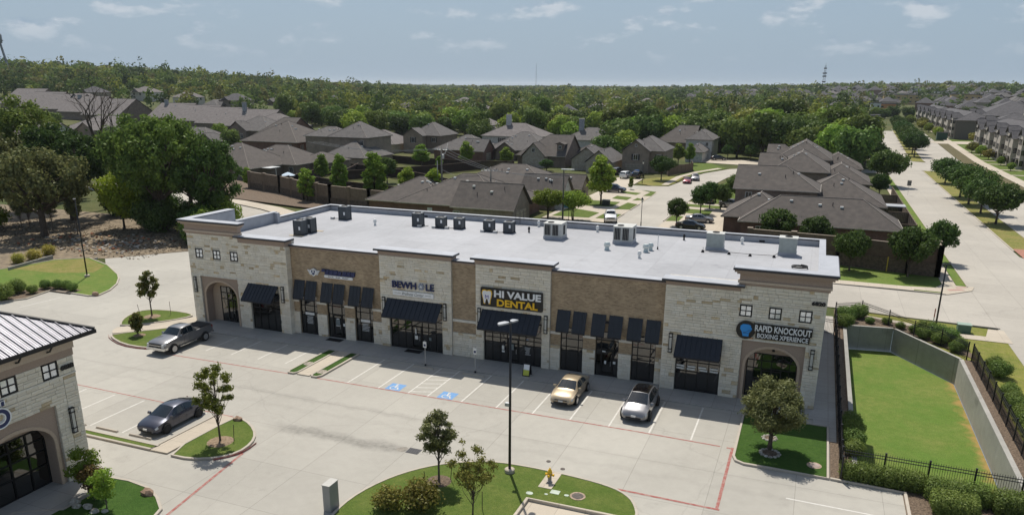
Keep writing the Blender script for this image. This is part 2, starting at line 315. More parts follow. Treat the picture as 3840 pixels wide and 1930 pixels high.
tag(g.build('ground', field_m), kind='structure')
def sheet(name, pts, z, m, kind='structure'):
    b = MB(); a = sum(pts[i-1][0]*pts[i][1]-pts[i][0]*pts[i-1][1] for i in range(len(pts)))
    b.quad(*[(x, y, z(x, y) if callable(z) else z) for x, y in (pts if a > 0 else pts[::-1])]); o = b.build(name, m); tag(o, kind=kind); return o
def rect(x0, x1, y0, y1): return [(x0, y0), (x1, y0), (x1, y1), (x0, y1)]
def chaikin(p, n=2, closed=True):
    for _ in range(n):
        q = []
        for i in range(len(p) if closed else len(p)-1):
            a, b = p[i], p[(i+1) % len(p)]
            q += [(a[0]*.75+b[0]*.25, a[1]*.75+b[1]*.25), (a[0]*.25+b[0]*.75, a[1]*.25+b[1]*.75)]
        p = q if closed else [p[0]]+q+[p[-1]]
    return p
def inset(p, d):
    a = sum(p[i-1][0]*p[i][1]-p[i][0]*p[i-1][1] for i in range(len(p)))
    if a < 0: p = p[::-1]
    r = []
    for i in range(len(p)):
        a, b, c = Vector(p[i-1]), Vector(p[i]), Vector(p[(i+1) % len(p)])
        e1 = (b-a); e2 = (c-b)
        if e1.length < 1e-6 or e2.length < 1e-6: r.append(p[i]); continue
        e1.normalize(); e2.normalize(); n1 = Vector((-e1.y, e1.x)); n2 = Vector((-e2.y, e2.x)); n = n1+n2
        if n.length < .3: n = n1
        n.normalize(); k = max(.4, n.dot(n1)); q = b+n*(d/k); r.append((q.x, q.y))
    return r
def kerb(path, w=.16, h=.14, m=None, name='kerb', z0=-.05, closed=False):
    """a strip of kerb of width w to the left of the path"""
    n = len(path); L_ = []
    for i in range(n):
        a = Vector(path[(i-1) % n] if closed or i > 0 else path[i]); c = Vector(path[(i+1) % n] if closed or i < n-1 else path[i]); e = (c-a).normalized(); nn = Vector((-e.y, e.x)); L_.append((path[i][0]+nn.x*w, path[i][1]+nn.y*w))
    b = MB(); vs = []
    for p, q in zip(path, L_): vs += [(p[0], p[1], z0), (p[0]-0, p[1], h-.02), (p[0]*.85+q[0]*.15, p[1]*.85+q[1]*.15, h), (q[0], q[1], h), (q[0], q[1], z0)]
    fs = []
    for i in range(n if closed else n-1):
        for k in range(4):
            a0, a1 = i*5+k, i*5+k+1; b0, b1 = ((i+1) % n)*5+k, ((i+1) % n)*5+k+1; fs.append((a0, b0, b1, a1))
    if not closed: fs += [(0, 1, 2, 3, 4), tuple((n-1)*5+k for k in (4, 3, 2, 1, 0))]
    b.add(vs, fs); o = b.build(name, m or kerb_m); tag(o, kind='structure'); return o
def island(pts, m, h=.11, name='grass', smooth=0, kb=True):
    a = sum(pts[i-1][0]*pts[i][1]-pts[i][0]*pts[i-1][1] for i in range(len(pts)))
    if a < 0: pts = pts[::-1]
    if smooth: pts = chaikin(pts, smooth)
    if kb: kerb(pts, closed=True)
    b = MB(); b.prism(inset(pts, .155 if kb else 0), -.04, h, False); o = b.build(name, m); tag(o, kind='structure'); return o
def line(name, a, b2, w, m, z=.004):
    a, b2 = Vector(a), Vector(b2); e = (b2-a).normalized(); n = Vector((-e.y, e.x))*w/2
    return sheet(name, [tuple(a+n), tuple(a-n), tuple(b2-n), tuple(b2+n)], z, m)

# ---------------------------------------------------------------- parking lot and streets
sheet('parking_lot', [(-125, -70), (33.1, -70), (33.1, -2.5), (29.6, -2.5), (29.6, 33.6), (-51.5, 33.4), (-58.5, 25), (-55, 22), (-66, 14), (-75, 0), (-125, -25)], 0, lot_m)
sheet('street', [(44.2, 35.6), (29.6, 37.4), (10, 37), (-20, 37.5), (-50, 43), (-70, 53), (-84, 60), (-125, 77), (-125, 92), (-83, 72.5), (-67, 66.2), (-45, 54.5), (-20, 49), (29, 48), (41, 47.6), (44.2, 50.5)], -.012, road_m)
def xo(y): return max(0, y-230)*.042
ys = list(range(-40, 231, 30))+[260, 300, 350, 420, 500, 600]
def ribbon(name, x0, x1, y0, y1, z, m):
    yy = [y0]+[y for y in ys if y0 < y < y1]+[y1]
    return sheet(name, [(x0+xo(y), y) for y in yy]+[(x1+xo(y), y) for y in yy[::-1]], z, m)
ribbon('road', 44.2, 53.4, -40, 600, -.008, road_m); ribbon('road', 57.2, 67.5, -40, 600, -.008, road_m)
sheet('road', [(53.4, -40), (57.2, -40), (57.2, 64), (53.4, 74)], -.006, road_m); sheet('road', [(53.4, 196), (57.2, 192), (57.2, 222), (53.4, 224)], -.006, road_m)
ribbon('median', 53.4, 57.2, 78, 194, .02, dry_m); ribbon('median', 53.4, 57.2, 224, 470, .02, dry_m)
for x, s in ((53.4, 1), (57.2, -1)):
    for a, b2 in ((78, 194), (224, 470)):
        yy = [a]+[y for y in ys if a < y < b2]+[b2]; p = [(x+xo(y), y) for y in yy]; kerb(p if s < 0 else p, .15*(-s), .12, name='kerb')
sheet('brick_paving', [(53.7, 72), (57.0, 62), (57.0, 80), (53.7, 80)], .03, mat('brick paving', (.36, .17, .12), .9, var=.2, scale=6))
ribbon('verge', 67.6, 71.4, -40, 330, .0, grassmat('thin verge', (.11, .10, .05), (.15, .125, .07), (.08, .07, .035))); ribbon('sidewalk', 71.4, 74.2, -40, 440, .05, walk_m)
sheet('driveway', [(67.4, 330), (95, 338), (95, 318), (71, 316)], .055, walk_m)
ribbon('lawn', 74.2, 110, -40, 500, -.03, lawn2_m)
for yy in (191, 206, 224, 236, 262, 276): sheet('path', rect(74.2, 79.5, yy, yy+1.5), .02, walk_m)
# ground west of the wide road: verge, kerb, pale walk and the wall's grass
sheet('verge', [(43.0, 52.5), (44.1, 52.5), (44.15, 240), (42.9, 240)], .05, lawn_m); kerb([(44.15, 52.3), (44.2, 240)], .16, .12)
sheet('sidewalk', [(41.5, 52.6), (42.95, 52.6), (42.85, 240), (41.6, 240), (41.6, 60)], .045, walk_m)
sheet('corner_ramp', [(37.2, 48.2), (41.5, 47.7), (44.3, 50.6), (44.8, 52.6), (41.5, 52.6), (40.6, 50.6), (37.2, 50.0)], .05, walk_m)
for q in ([(41.9, 49.6), (43.6, 50.4), (43.3, 51.0), (41.7, 50.3)], [(42.8, 51.2), (44.0, 51.9), (43.8, 52.3), (42.7, 51.7)]): sheet('tactile_paving', q, .056, mat('red tactile paving', (.40, .25, .21), .9))
sheet('sidewalk', [(20, 48.15), (37.2, 48.2), (37.2, 50.0), (20, 50.3)], .06, walk_m); kerb([(-4.6, 48.4), (20, 48.1), (37, 48.0), (41.3, 47.6)], .15, .11)
sheet('wall_lawn', [(20, 50.3), (37.2, 50.0), (40.6, 50.7), (41.5, 53), (41.5, 60), (20, 60)], .03, lawn_m)
sheet('verge', [(38.2, 48.25), (40.8, 48.0), (41.0, 48.5), (38.2, 48.7)], .066, lawn2_m)
# north-east lawn beyond the black fence
sheet('lawn', [(39.9, -45), (90, -45), (90, 34), (44.4, 34.9), (32.3, 36.6), (30.4, 36.9), (30.4, 31.3), (34.9, 31.3), (39.9, 24)], -.02, grassmat('rough lawn', (.21, .21, .045), (.13, .16, .03), (.25, .22, .075), .8))
sheet('road', [(53, -45), (90, -45), (90, 25), (60, 34), (53, 35)], -.004, road_m)
sheet('sidewalk', [(31.5, 35.7), (36, 34.4), (38.3, 32.9), (40.2, 32.3), (42.7, 32.2), (43.3, 34.9), (44.6, 34.9), (44.6, 30.7), (40.1, 30.8), (37.6, 32), (34.6, 33.9), (31.2, 35)], .02, walk_m)
kerb([(44.4, 35.5), (36, 36.2), (30, 37.1)], .15, .09)
# behind the left end of the shops: bank, pale walk, planting
sheet('bank', [(-62, 70.5), (-80, 74.5), (-125, 96), (-125, 110), (-86, 92), (-74, 87), (-56, 74), (-40, 68)], lambda x, y: .25, mulch_m)
sheet('sidewalk', [(-20, 49.2), (-45, 54.8), (-67, 66.6), (-84, 73.2), (-125, 93), (-125, 96), (-83, 76), (-65, 69.5), (-44, 57.6), (-20, 51.5)], .09, walk_m)
kerb([(-125, 92), (-83, 72.7), (-67, 66.4), (-45, 54.7), (-20, 49.1), (-4.6, 48.5)][::-1], -.15, .12)
sheet('lawn', [(-60, 67.5), (-44, 57.7), (-20, 51.6), (-20, 66), (-40, 68), (-57, 73)], .06, lawn_m)
# neighbourhood street with drives, walks and lawns
sheet('street', [(-4.7, 48.3), (-4.8, 118), (-6.5, 121), (-13, 123), (-13, 129), (-9, 129.5), (-4.6, 131), (-3.6, 140), (-3, 150), (-1, 162), (4, 176), (14, 186), (60, 196), (60, 186), (16, 177), (8.5, 168), (5.8, 155), (4.6, 140), (3.4, 112), (3.3, 48.3)], .002, road_m)
sheet('driveway', [(-17, 78), (-4.75, 78), (-4.85, 120), (-13, 123), (-17, 121)], .03, walk_m); sheet('driveway', [(-19.5, 128.5), (-13, 123.2), (-12.6, 129.2), (-13, 143), (-19.5, 143)], .03, walk_m)
sheet('driveway', [(3.35, 76), (14, 76), (14, 108), (3.5, 108)], .03, walk_m); sheet('driveway', [(-8, 193), (14, 187), (30, 190), (30, 206), (-8, 206)], .03, walk_m)
for q in ([(-15.3, 96.7), (-14.6, 102.2), (-8.8, 101.9), (-8.8, 95.5), (-13.1, 94.5)], [(-7.3, 101.9), (-4.95, 100.2), (-4.95, 93.2), (-7.7, 92.6)], [(-15.9, 91.1), (-13.2, 89.8), (-9.1, 87.5), (-9.4, 81.5), (-16, 81)],
          [(-8.1, 88.0), (-4.95, 87.2), (-4.95, 81.8), (-8.2, 81.5)], [(-7.1, 104.8), (-7.0, 109.1), (-4.95, 106.6)], [(-11.6, 110.6), (-8.2, 109.3), (-8.2, 105.0), (-11.6, 106.2)], [(-8.8, 121.4), (-5.2, 119.8), (-4.95, 112.8), (-6.6, 112.5), (-6.3, 118.6)],
          [(-12.6, 118.4), (-7.8, 116.6), (-8.2, 113.3), (-12.3, 115.4)]): sheet('lawn', q, .05, lawn2_m)
for q in ([(-12.4, 133), (-8.2, 129.8), (-5.2, 131.6), (-4.2, 136), (-4.3, 150), (-7, 152), (-12.6, 143.5)], [(-6, 153), (-3.3, 152), (-1.4, 163), (3.2, 177), (-3, 190), (-9, 188)]): sheet('lawn', q, .04, dry_m if q[0][0] < -10 else lawn2_m)
for q in ([(3.5, 83.5), (5.6, 84.2), (5.6, 89.4), (3.5, 89.8)], [(3.5, 94), (9.5, 92.5), (9.5, 98), (3.5, 99)], [(3.5, 101.5), (10.5, 101), (10.5, 104.5), (3.6, 105)], [(5, 107), (14, 107), (14, 150), (7, 152)]): sheet('lawn', q, .05, lawn2_m)
sheet('sidewalk', [(-6.6, 132.6), (-5.1, 133), (-4.9, 150), (-2.6, 163), (2, 176), (.6, 177), (-4, 164), (-6.4, 151)], .06, walk_m)
kerb([(-4.75, 80.9), (-4.75, 87.8)], -.15, .13); kerb([(-4.75, 92.6), (-4.75, 100.5)], -.15, .13); kerb([(3.32, 83), (3.32, 90)], .15, .13)

# ---------------------------------------------------------------- front walk, markings
b = MB(); b.box(-28.6, 24.0, 5.72, 9.3, -.05, .08); tag(b.build('front_walk', fwalk_m), kind='structure')
b = MB(); b.box(28.14, 29.6, 2.9, 33.5, -.05, .06); b.box(24.0, 29.6, 6.3, 8.05, -.05, .065); tag(b.build('side_walk', fwalk_m), kind='structure')
stalls = [-5.3, -2.55, 0, 1.62, 4.36, 7.1, 9.84, 12.58, 15.32, 18.06, 20.8]
for x in stalls: line('stall_line', (x, -.08), (x, 5.55), .11, white_p)
for x in (-20.6, -17.9, -15.1, -12.35): line('stall_line', (x, 1.6), (x, 5.6), .10, white_p)
for k in range(6): line('hatch_line', (.06, .25+k*.86), (1.56, .78+k*.86), .11, white_p, .006)
for i, (a, b2) in enumerate([((-23.2, -.32), (-10.6, -.16)), ((-8.0, -.14), (17.2, -.16)), ((17.2, -.16), (22.7, -.3)), ((23.1, -.35), (23.5, -.35)), ((23.45, -.2), (23.45, -8.25)), ((23.6, -8.2), (17.9, -8.1)), ((-4.75, -12.6), (-1.9, -31))]):
    line('fire_lane_line', a, b2, .13 if i < 3 else .17, red_p, .005+.001*i)
line('fire_lane_line', (-24.5, -8.2), (-9.0, -8.45), .10, red_p, .005)
for x in (-22.6, -19.75, -16.9, -14.05, -11.2): line('stall_line', (x, -13.2), (x, -8.6), .10, white_p)
line('stall_line', (26.9, -5.5), (33, -5.65), .11, white_p)
for x in (-52, -49, -46): line('stall_line', (x-1.5, 4.8), (x-1.0, 9.2), .1, white_p)
def wheelchair(x, y):
    """the access symbol on its blue square"""
    sheet('accessible_square', rect(x-.62, x+.62, y, y+1.25), .005, blue_p)
    m = white_p; z = .010; b = MB()
    def seg(p, q, w):
        p, q = Vector(p), Vector(q); e = (q-p).normalized(); n = Vector((-e.y, e.x))*w/2; b.quad(*[(x+a[0], y+a[1], z+.0003*len(b.f)) for a in (p+n, p-n, q-n, q+n)])
    b.add([(x-.08+.1*math.cos(t*.5236), y+1.08+.1*math.sin(t*.5236), z) for t in range(12)], [tuple(range(12))])
    seg((-.08, .98), (-.04, .55), .1); seg((-.08, .78), (.2, .74), .08); seg((-.04, .55), (.24, .53), .1); seg((.24, .53), (.33, .2), .1); seg((.33, .22), (.46, .25), .08)
    pts = [(-.05+.3*math.cos(R(a)), .42+.3*math.sin(R(a))) for a in range(110, 345, 20)]
    for p, q in zip(pts, pts[1:]): seg(p, q, .075)
    tag(b.build('accessible_symbol', m), kind='structure')
wheelchair(-1.42, -.02); wheelchair(2.95, -.02)

# ---------------------------------------------------------------- islands and lawns of the lot
island([(-10.95, .25), (-10.75, -.18), (-10.2, -.2), (-9.95, .2), (-9.95, 5.7), (-10.95, 5.7)], turf_m, name='grass_strip')
island([(-8.75, .2), (-8.55, -.2), (-8.05, -.2), (-7.8, .25), (-7.8, 5.7), (-8.75, 5.7)], turf_m, name='grass_strip')
b = MB(); b.box(-9.93, -8.77, -.1, 5.7, -.04, .085); tag(b.build('path', walk_m), kind='structure')
for x, y in ((-10.4, 2.1), (-8.3, .95)):
    b = MB(); b.prism(chaikin(rect(x-.33, x+.33, y-.4, y+.4), 1), .1, .125); tag(b.build('gravel_patch', mat('pale gravel', (.45, .40, .33), .95, var=.4, scale=20, bump=1)), kind='structure')
island([(-32.6, 3.6), (-34.2, 5.2), (-35.0, 7.0), (-35.1, 8.3), (-34.3, 9.2), (-32.0, 9.7), (-29.6, 9.6), (-28.8, 8.9), (-29.9, 6.6)], lawn2_m, smooth=1)
b = MB(); b.prism([(-32.75, 3.4), (-30.0, 6.3), (-28.4, 9.0), (-26.9, 8.6), (-28.2, 5.2), (-31.6, 1.9), (-32.2, 2.4)], -.04, .10); tag(b.build('path', walk_m), kind='structure')
island([(-31.5, 1.7), (-28.4, 4.8), (-27.6, 6.2), (-25.6, 4.2), (-24.9, 1.8), (-24.7, .5), (-25.9, -.1), (-28.3, -.05), (-30.8, .95)], lawn2_m, smooth=1)
kerb(chaikin([(-31.6, 1.5), (-30.9, .85), (-28.4, -.2), (-25.9, -.25), (-24.6, .4)], 1, False), -.02, .10, red_p)
# sedan's island: turf strip, walk and the rounded island with the young tree
island([(-17.2, -14.55), (-10.3, -14.55), (-10.15, -13.85), (-17.2, -13.85)], lawn2_m, name='grass_strip')
b = MB(); b.prism([(-10.25, -14.55), (-8.95, -14.5), (-8.75, -8.7), (-10.05, -8.6)], -.04, .10); tag(b.build('path', walk_m), kind='structure'); kerb([(-10.12, -8.6), (-10.28, -13.9)], -.13, .13)
island([(-9.0, -14.65), (-7.0, -14.65), (-5.6, -13.9), (-4.85, -12.8), (-4.95, -11.4), (-5.6, -10.2), (-6.9, -9.1), (-8.3, -8.5), (-8.85, -8.6)], lawn2_m, smooth=1)
kerb(chaikin([(-5.75, -14.05), (-4.95, -13.1), (-4.72, -12.2), (-4.85, -11.2)], 1, False), -.02, .115, red_p)
# corner bed of the neighbouring building
island([(-11.2, -19.0), (-9.9, -18.05), (-8.3, -17.9), (-6.7, -18.1), (-5.4, -18.7), (-4.2, -19.6), (-3.5, -21.5), (-3.5, -26), (-11.2, -26), (-11.2, -22.8), (-9.1, -21.6), (-9.1, -19.9)], turf_m)
b = MB(); b.box(-12.4, -9.15, -26, -19.3, -.04, .12); tag(b.build('path', fwalk_m), kind='structure')
# big front island with hydrant
island([(4.55, -17), (4.4, -15.6), (4.55, -14.1), (5.05, -12.5), (5.7, -11.2), (6.6, -10.0), (7.6, -9.1), (8.9, -8.3), (10.3, -7.75), (12.3, -7.6), (14.2, -7.65), (16, -7.8), (17.2, -8.0), (18.2, -8.35), (18.95, -8.95), (19.4, -9.7), (19.7, -10.6), (19.9, -13), (19.9, -22), (6, -22)], lawn2_m, smooth=1)
b = MB(); b.box(13.7, 14.5, -9.75, -7.78, .1, .135); tag(b.build('hydrant_slab', walk_m), kind='structure')
b = MB(); b.box(13.75, 19.5, -22, -11.45, .05, .12); tag(b.build('path', walk_m), kind='structure'); kerb([(13.75, -22), (13.75, -11.45), (19.7, -11.45)], .18, .30, walk_m)
# right island with the big tree
island([(23.55, 5.3), (23.55, -1.5), (23.75, -2.1), (24.3, -2.4), (26, -2.4), (29.15, -2.4), (29.15, 5.3)], turf_m)
b = MB(); b.box(29.2, 29.7, -2.35, 2.9, -.04, .1); tag(b.build('mulch_strip', mulch_m), kind='structure')
kerb([(29.2, -2.4), (33.05, -2.5), (33.1, -30)], .16, .14)
sheet('mulch_bed', [(29.75, -2.4), (33.0, -2.45), (33.05, -30), (42, -30), (42, -.7), (29.75, -.7)], .02, mulch_m)
# left lawn by the wood
LL = [(-51.6, 4.2), (-49.6, 7.2), (-50.3, 10.6), (-47, 10.6), (-44.6, 10.5), (-43.8, 11.2), (-44.5, 13.3), (-46, 15.6), (-47.9, 17.6), (-49.6, 19.0), (-54.8, 22.2), (-60.3, 24.3), (-63.6, 21.6), (-64.2, 17), (-66, 12), (-72, 0), (-62, -4)]
island(LL, lawn_m, kb=True)
sheet('lawn', [(-54.6, 21.5), (-60.1, 23.7), (-63.2, 21.2), (-63.4, 16), (-57, 16.5), (-53, 18.5)], .116, dry_m)
sheet('mulch_bed', [(-51.5, 4.6), (-49.9, 7.3), (-50.5, 10.4), (-47.2, 10.4), (-47.2, 11.9), (-51.2, 12.3), (-53.3, 9.4), (-54.5, 5)], .118, mulch_m)
sheet('dirt', [(-52, 33.6), (-58.6, 25.2), (-60.5, 24.5), (-64, 22), (-66, 14), (-76, 0), (-125, -20), (-160, 30), (-120, 52), (-88, 52), (-62, 44), (-52, 40)], -.03, dirt_m)
sheet('grass', [(-51.8, 33.6), (-29, 33.4), (-29, 36.8), (-50, 42.6), (-56, 40)], .012, dry_m)
# sunken lawn with its retaining walls
basin_m = grassmat('basin lawn', (.112, .185, .034), (.165, .200, .050), (.088, .155, .024))
sheet('basin_lawn', [(30.9, -.4), (39.35, -.4), (39.35, 24.0), (34.9, 31.1), (30.9, 30.5)], -2.2, basin_m)
# the lawn wears to red earth along the right-hand wall
t_ = basin_m.node_tree; N_ = t_.nodes; L_ = t_.links; b_ = N_['Principled BSDF']; src_ = b_.inputs['Base Color'].links[0].from_socket
ge_ = N_.new('ShaderNodeNewGeometry'); sp_ = N_.new('ShaderNodeSeparateXYZ'); L_.new(ge_.outputs['Position'], sp_.inputs[0]); no_ = N_.new('ShaderNodeTexNoise'); no_.inputs['Scale'].default_value = .9; no_.inputs['Detail'].default_value = 7; L_.new(ge_.outputs['Position'], no_.inputs[0])
m1_ = N_.new('ShaderNodeMath'); m1_.operation = 'MULTIPLY_ADD'; L_.new(no_.outputs[0], m1_.inputs[0]); m1_.inputs[1].default_value = 2.6; L_.new(sp_.outputs[0], m1_.inputs[2])
r_ = N_.new('ShaderNodeMapRange'); r_.interpolation_type = 'SMOOTHSTEP'; r_.inputs[1].default_value = 39.9; r_.inputs[2].default_value = 40.9; r_.inputs[4].default_value = .8; L_.new(m1_.outputs[0], r_.inputs[0])
x_ = N_.new('ShaderNodeMix'); x_.data_type = 'RGBA'; L_.new(r_.outputs[0], x_.inputs['Factor']); L_.new(src_, x_.inputs['A']); x_.inputs['B'].default_value = (.36, .22, .085, 1); L_.new(x_.outputs['Result'], b_.inputs['Base Color'])
# ---------------------------------------------------------------- the shop building
stone_m = mat('limestone', (.76, .70, .595), .9, scale=1.3, col2=(.66, .57, .42), bump=.5, bscale=14, orand=.07, irand=.07, ramp=(.45, .8), detail=6)
tan_stone_m = mat('tan limestone', (.50, .37, .21), .9, scale=3, col2=(.62, .53, .39), bump=.5, bscale=14, orand=.2, irand=.2)
mortar_m = mat('mortar', (.55, .51, .44), .95, scale=8)
cast_m = mat('cast stone', (.70, .66, .58), .85, scale=3, var=.06)
brick_m = brickmat('tan brick', (.40, .295, .185), (.215, .145, .085), (.46, .38, .28), .24, .08)
taupe_m = mat('taupe stucco', (.36, .275, .22), .95, scale=12, var=.05); tan_m = mat('tan stucco', (.48, .37, .28), .95, scale=12, var=.05)
light_tan_m = mat('light tan stucco', (.52, .42, .33), .95, scale=12, var=.05)
roof_m = concretemat('roof membrane', (.365, .37, .39), 3.05, 60, 1, 3, jw=.03, jd=.9, dirt=.16)
coping_m = mat('coping metal', (.37, .385, .42), .55, scale=1, var=.05); edge_m = flat('dark roof edge', (.03, .03, .035), .5)
awn_m = mat('navy awning metal', (.011, .015, .024), .5, scale=2, var=.1, spec=.5); seam_m = flat('navy seam', (.006, .008, .014), .5)
frame_m = flat('storefront frame', (.006, .006, .007), .5)
pane_m = glassmat('storefront glass', (.004, .004, .004), .17, .015)
wpane_m = mat('pale window glass', (.74, .78, .83), .14, scale=1.2, var=.06, metal=.55)
lampglass_m = mat('lamp glass', (.55, .54, .50), .3, var=.05)
poster_m = flat('white paper', (.72, .72, .70), .7)
EMPTY = []
BLD = thing('shop_building', 'long single-storey shop building of limestone and tan brick with navy awnings', 'building', (0, 8.7, 0))
def part(b, name, m, smooth=False, label=None, parent=None): return b.build(name, m, parent or BLD, smooth, label)
def cells(x0, x1, z0, z1, ops):
    xs = sorted(set([x0, x1]+[min(max(v, x0), x1) for o in ops for v in o[:2]])); zs = sorted(set([z0, z1]+[min(max(v, z0), z1) for o in ops for v in o[2:]]))
    for i in range(len(xs)-1):
        run = None
        for j in range(len(zs)-1):
            cx, cz = (xs[i]+xs[i+1])/2, (zs[j]+zs[j+1])/2
            if any(o[0] < cx < o[1] and o[2] < cz < o[3] for o in ops):
                if run: yield run; run = None
            else: run = (xs[i], xs[i+1], run[2] if run else zs[j], zs[j+1])
        if run: yield run
def wall(x0, x1, z0, z1, y0, y1, ops=EMPTY):
    b = MB()
    for c in cells(x0, x1, z0, z1, ops): b.box(c[0], c[1], y0, y1, c[2], c[3])
    return b
# one stone = one block with an uneven, pitched face; four shapes share their meshes
def stone_mesh(k):
    r = random.Random(k); b = MB(); e = .04
    q = [(-.5, -.5), (.5, -.5), (.5, .5), (-.5, .5)]
    back = [(x, 1, z) for x, z in q]; mid = [(x, .2+r.uniform(-.1, .1), z) for x, z in q]; fr = [(x*(1-e)+r.uniform(-.012, .012), r.uniform(-.25, .15), z*(1-2.4*e)+r.uniform(-.03, .03)) for x, z in q]
    b.add(back+mid+fr+[(r.uniform(-.2, .2), r.uniform(-.5, -.1), r.uniform(-.15, .15))], [(4, 5, 1, 0), (5, 6, 2, 1), (6, 7, 3, 2), (7, 4, 0, 3), (8, 9, 5, 4), (9, 10, 6, 5), (10, 11, 7, 6), (11, 8, 4, 7), (8, 12, 9), (9, 12, 10), (10, 12, 11), (11, 12, 8)])
    return b
SM = [stone_mesh(i) for i in range(5)]
STONE_ME = []
for i, b in enumerate(SM):
    me = b.mesh('stone'); me.materials.append(stone_m); me2 = b.mesh('stone'); me2.materials.append(tan_stone_m); STONE_ME.append((me, me2))
def ashlar(x0, x1, z0, z1, ops, seed):
    """courses of squared limestone: returns (cx, cz, w, h)"""
    r = random.Random(seed); z = z0; res = []; crs = []
    while z < z1-.05:
        h = r.choice([.14, .19, .19, .24, .29]); h = min(h, z1-z)
        if z1-z-h < .09: h = z1-z
        crs.append((z, h)); z += h
    for z, h in crs:
        x = x0
        while x < x1-.02:
            w = r.uniform(.3, .85)*(1 if h < .25 else .9); w = min(w, x1-x)
            if x1-x-w < .16: w = x1-x
            segs = [(x, x+w)]
            for o in ops:
                ns = []
                for a, c in segs:
                    if o[3] <= z+.02 or o[2] >= z+h-.02 or o[1] <= a or o[0] >= c: ns.append((a, c)); continue
                    if a < o[0]: ns.append((a, o[0]))
                    if c > o[1]: ns.append((o[1], c))
                segs = ns
            for a, c in segs:
                if c-a > .07: res.append(((a+c)/2, z+h/2, c-a-.012, h-.012, r.random(), r.randrange(5)))
            x += w
    return res
def lay_stones(parent, lst, nmax, axis='y'):
    """lst: (x, y, z, w, h, rnd, k) on a wall facing -y (or +x); the largest nmax as single stones, the rest as one part"""
    D = .05; off = WL[parent.name]
    lst = sorted(lst, key=lambda s: -s[3]*s[4]*(1 if axis == 'x' else 1/((s[0]-CAM.x)**2+3000)))
    for s in lst[:nmax]:
        o = obj('stone', STONE_ME[s[6]][1 if s[5] < .085 else 0], parent, Vector(s[:3])-off)
        o.scale = (s[3], D, s[4])
        if axis == 'x': o.rotation_euler = (0, 0, R(90))
    for tanq, m in ((False, stone_m), (True, tan_stone_m)):
        b = MB()
        for s in lst[nmax:]:
            if (s[5] < .085) != tanq: continue
            if axis == 'y': vs = [(s[0]+v[0]*s[3], s[1]+v[1]*D, s[2]+v[2]*s[4]) for v in SM[s[6]].v]
            else: vs = [(s[0]-v[1]*D, s[1]+v[0]*s[3], s[2]+v[2]*s[4]) for v in SM[s[6]].v]
            b.add(vs, SM[s[6]].f)
        if b.v: tag(b.build('stonework', m, parent), kind='stuff')
ALL = []
def stones(x0, x1, z0, z1, y, ops, seed): ALL.extend([(cx, y-.045, cz, w, h, rr, k) for cx, cz, w, h, rr, k in ashlar(x0, x1, z0, z1, ops, seed)])
# body and roof
b = MB(); b.box(-27.2, 27.8, 9.4, 30.1, 0, 7.6); part(b, 'wall', cream_m if False else brick_m)
b = MB(); b.box(-27.0, 27.6, 8.9, 29.8, 7.6, 7.66); part(b, 'roof', roof_m)
# parapets behind (blue-white membrane inside, metal coping on top)
b = MB(); b.box(-26.7, 27.85, 29.8, 30.15, 7.0, 8.25); b.box(-26.9, -26.55, 20.4, 29.8, 7.0, 8.25); b.box(-27.3, -26.95, 14.2, 20.4, 7.0, 8.75); b.box(-26.95, -26.5, 20.0, 20.4, 7.0, 8.75)
b.box(27.5, 27.85, 14.4, 29.8, 7.0, 8.25); part(b, 'parapet', coping_m)
b = MB(); b.box(-26.8, 27.95, 29.7, 30.25, 8.25, 8.31); b.box(-27.0, -26.45, 20.5, 29.7, 8.25, 8.31); b.box(-27.4, -26.85, 14.2, 20.5, 8.75, 8.81); b.box(27.4, 27.95, 14.4, 29.7, 8.25, 8.31); part(b, 'coping', coping_m)
b = MB(); b.box(-26.45, 27.4, 29.66, 29.70, 8.20, 8.29); b.box(-26.46, -26.42, 20.5, 29.66, 8.2, 8.29); part(b, 'coping_edge', edge_m)
for x in (-14.8, -13.9, 8.3, 22.3):
    b = MB(); b.box(x-.25, x+.25, 29.77, 29.82, 7.68, 7.86); part(b, 'scupper', black2_m)
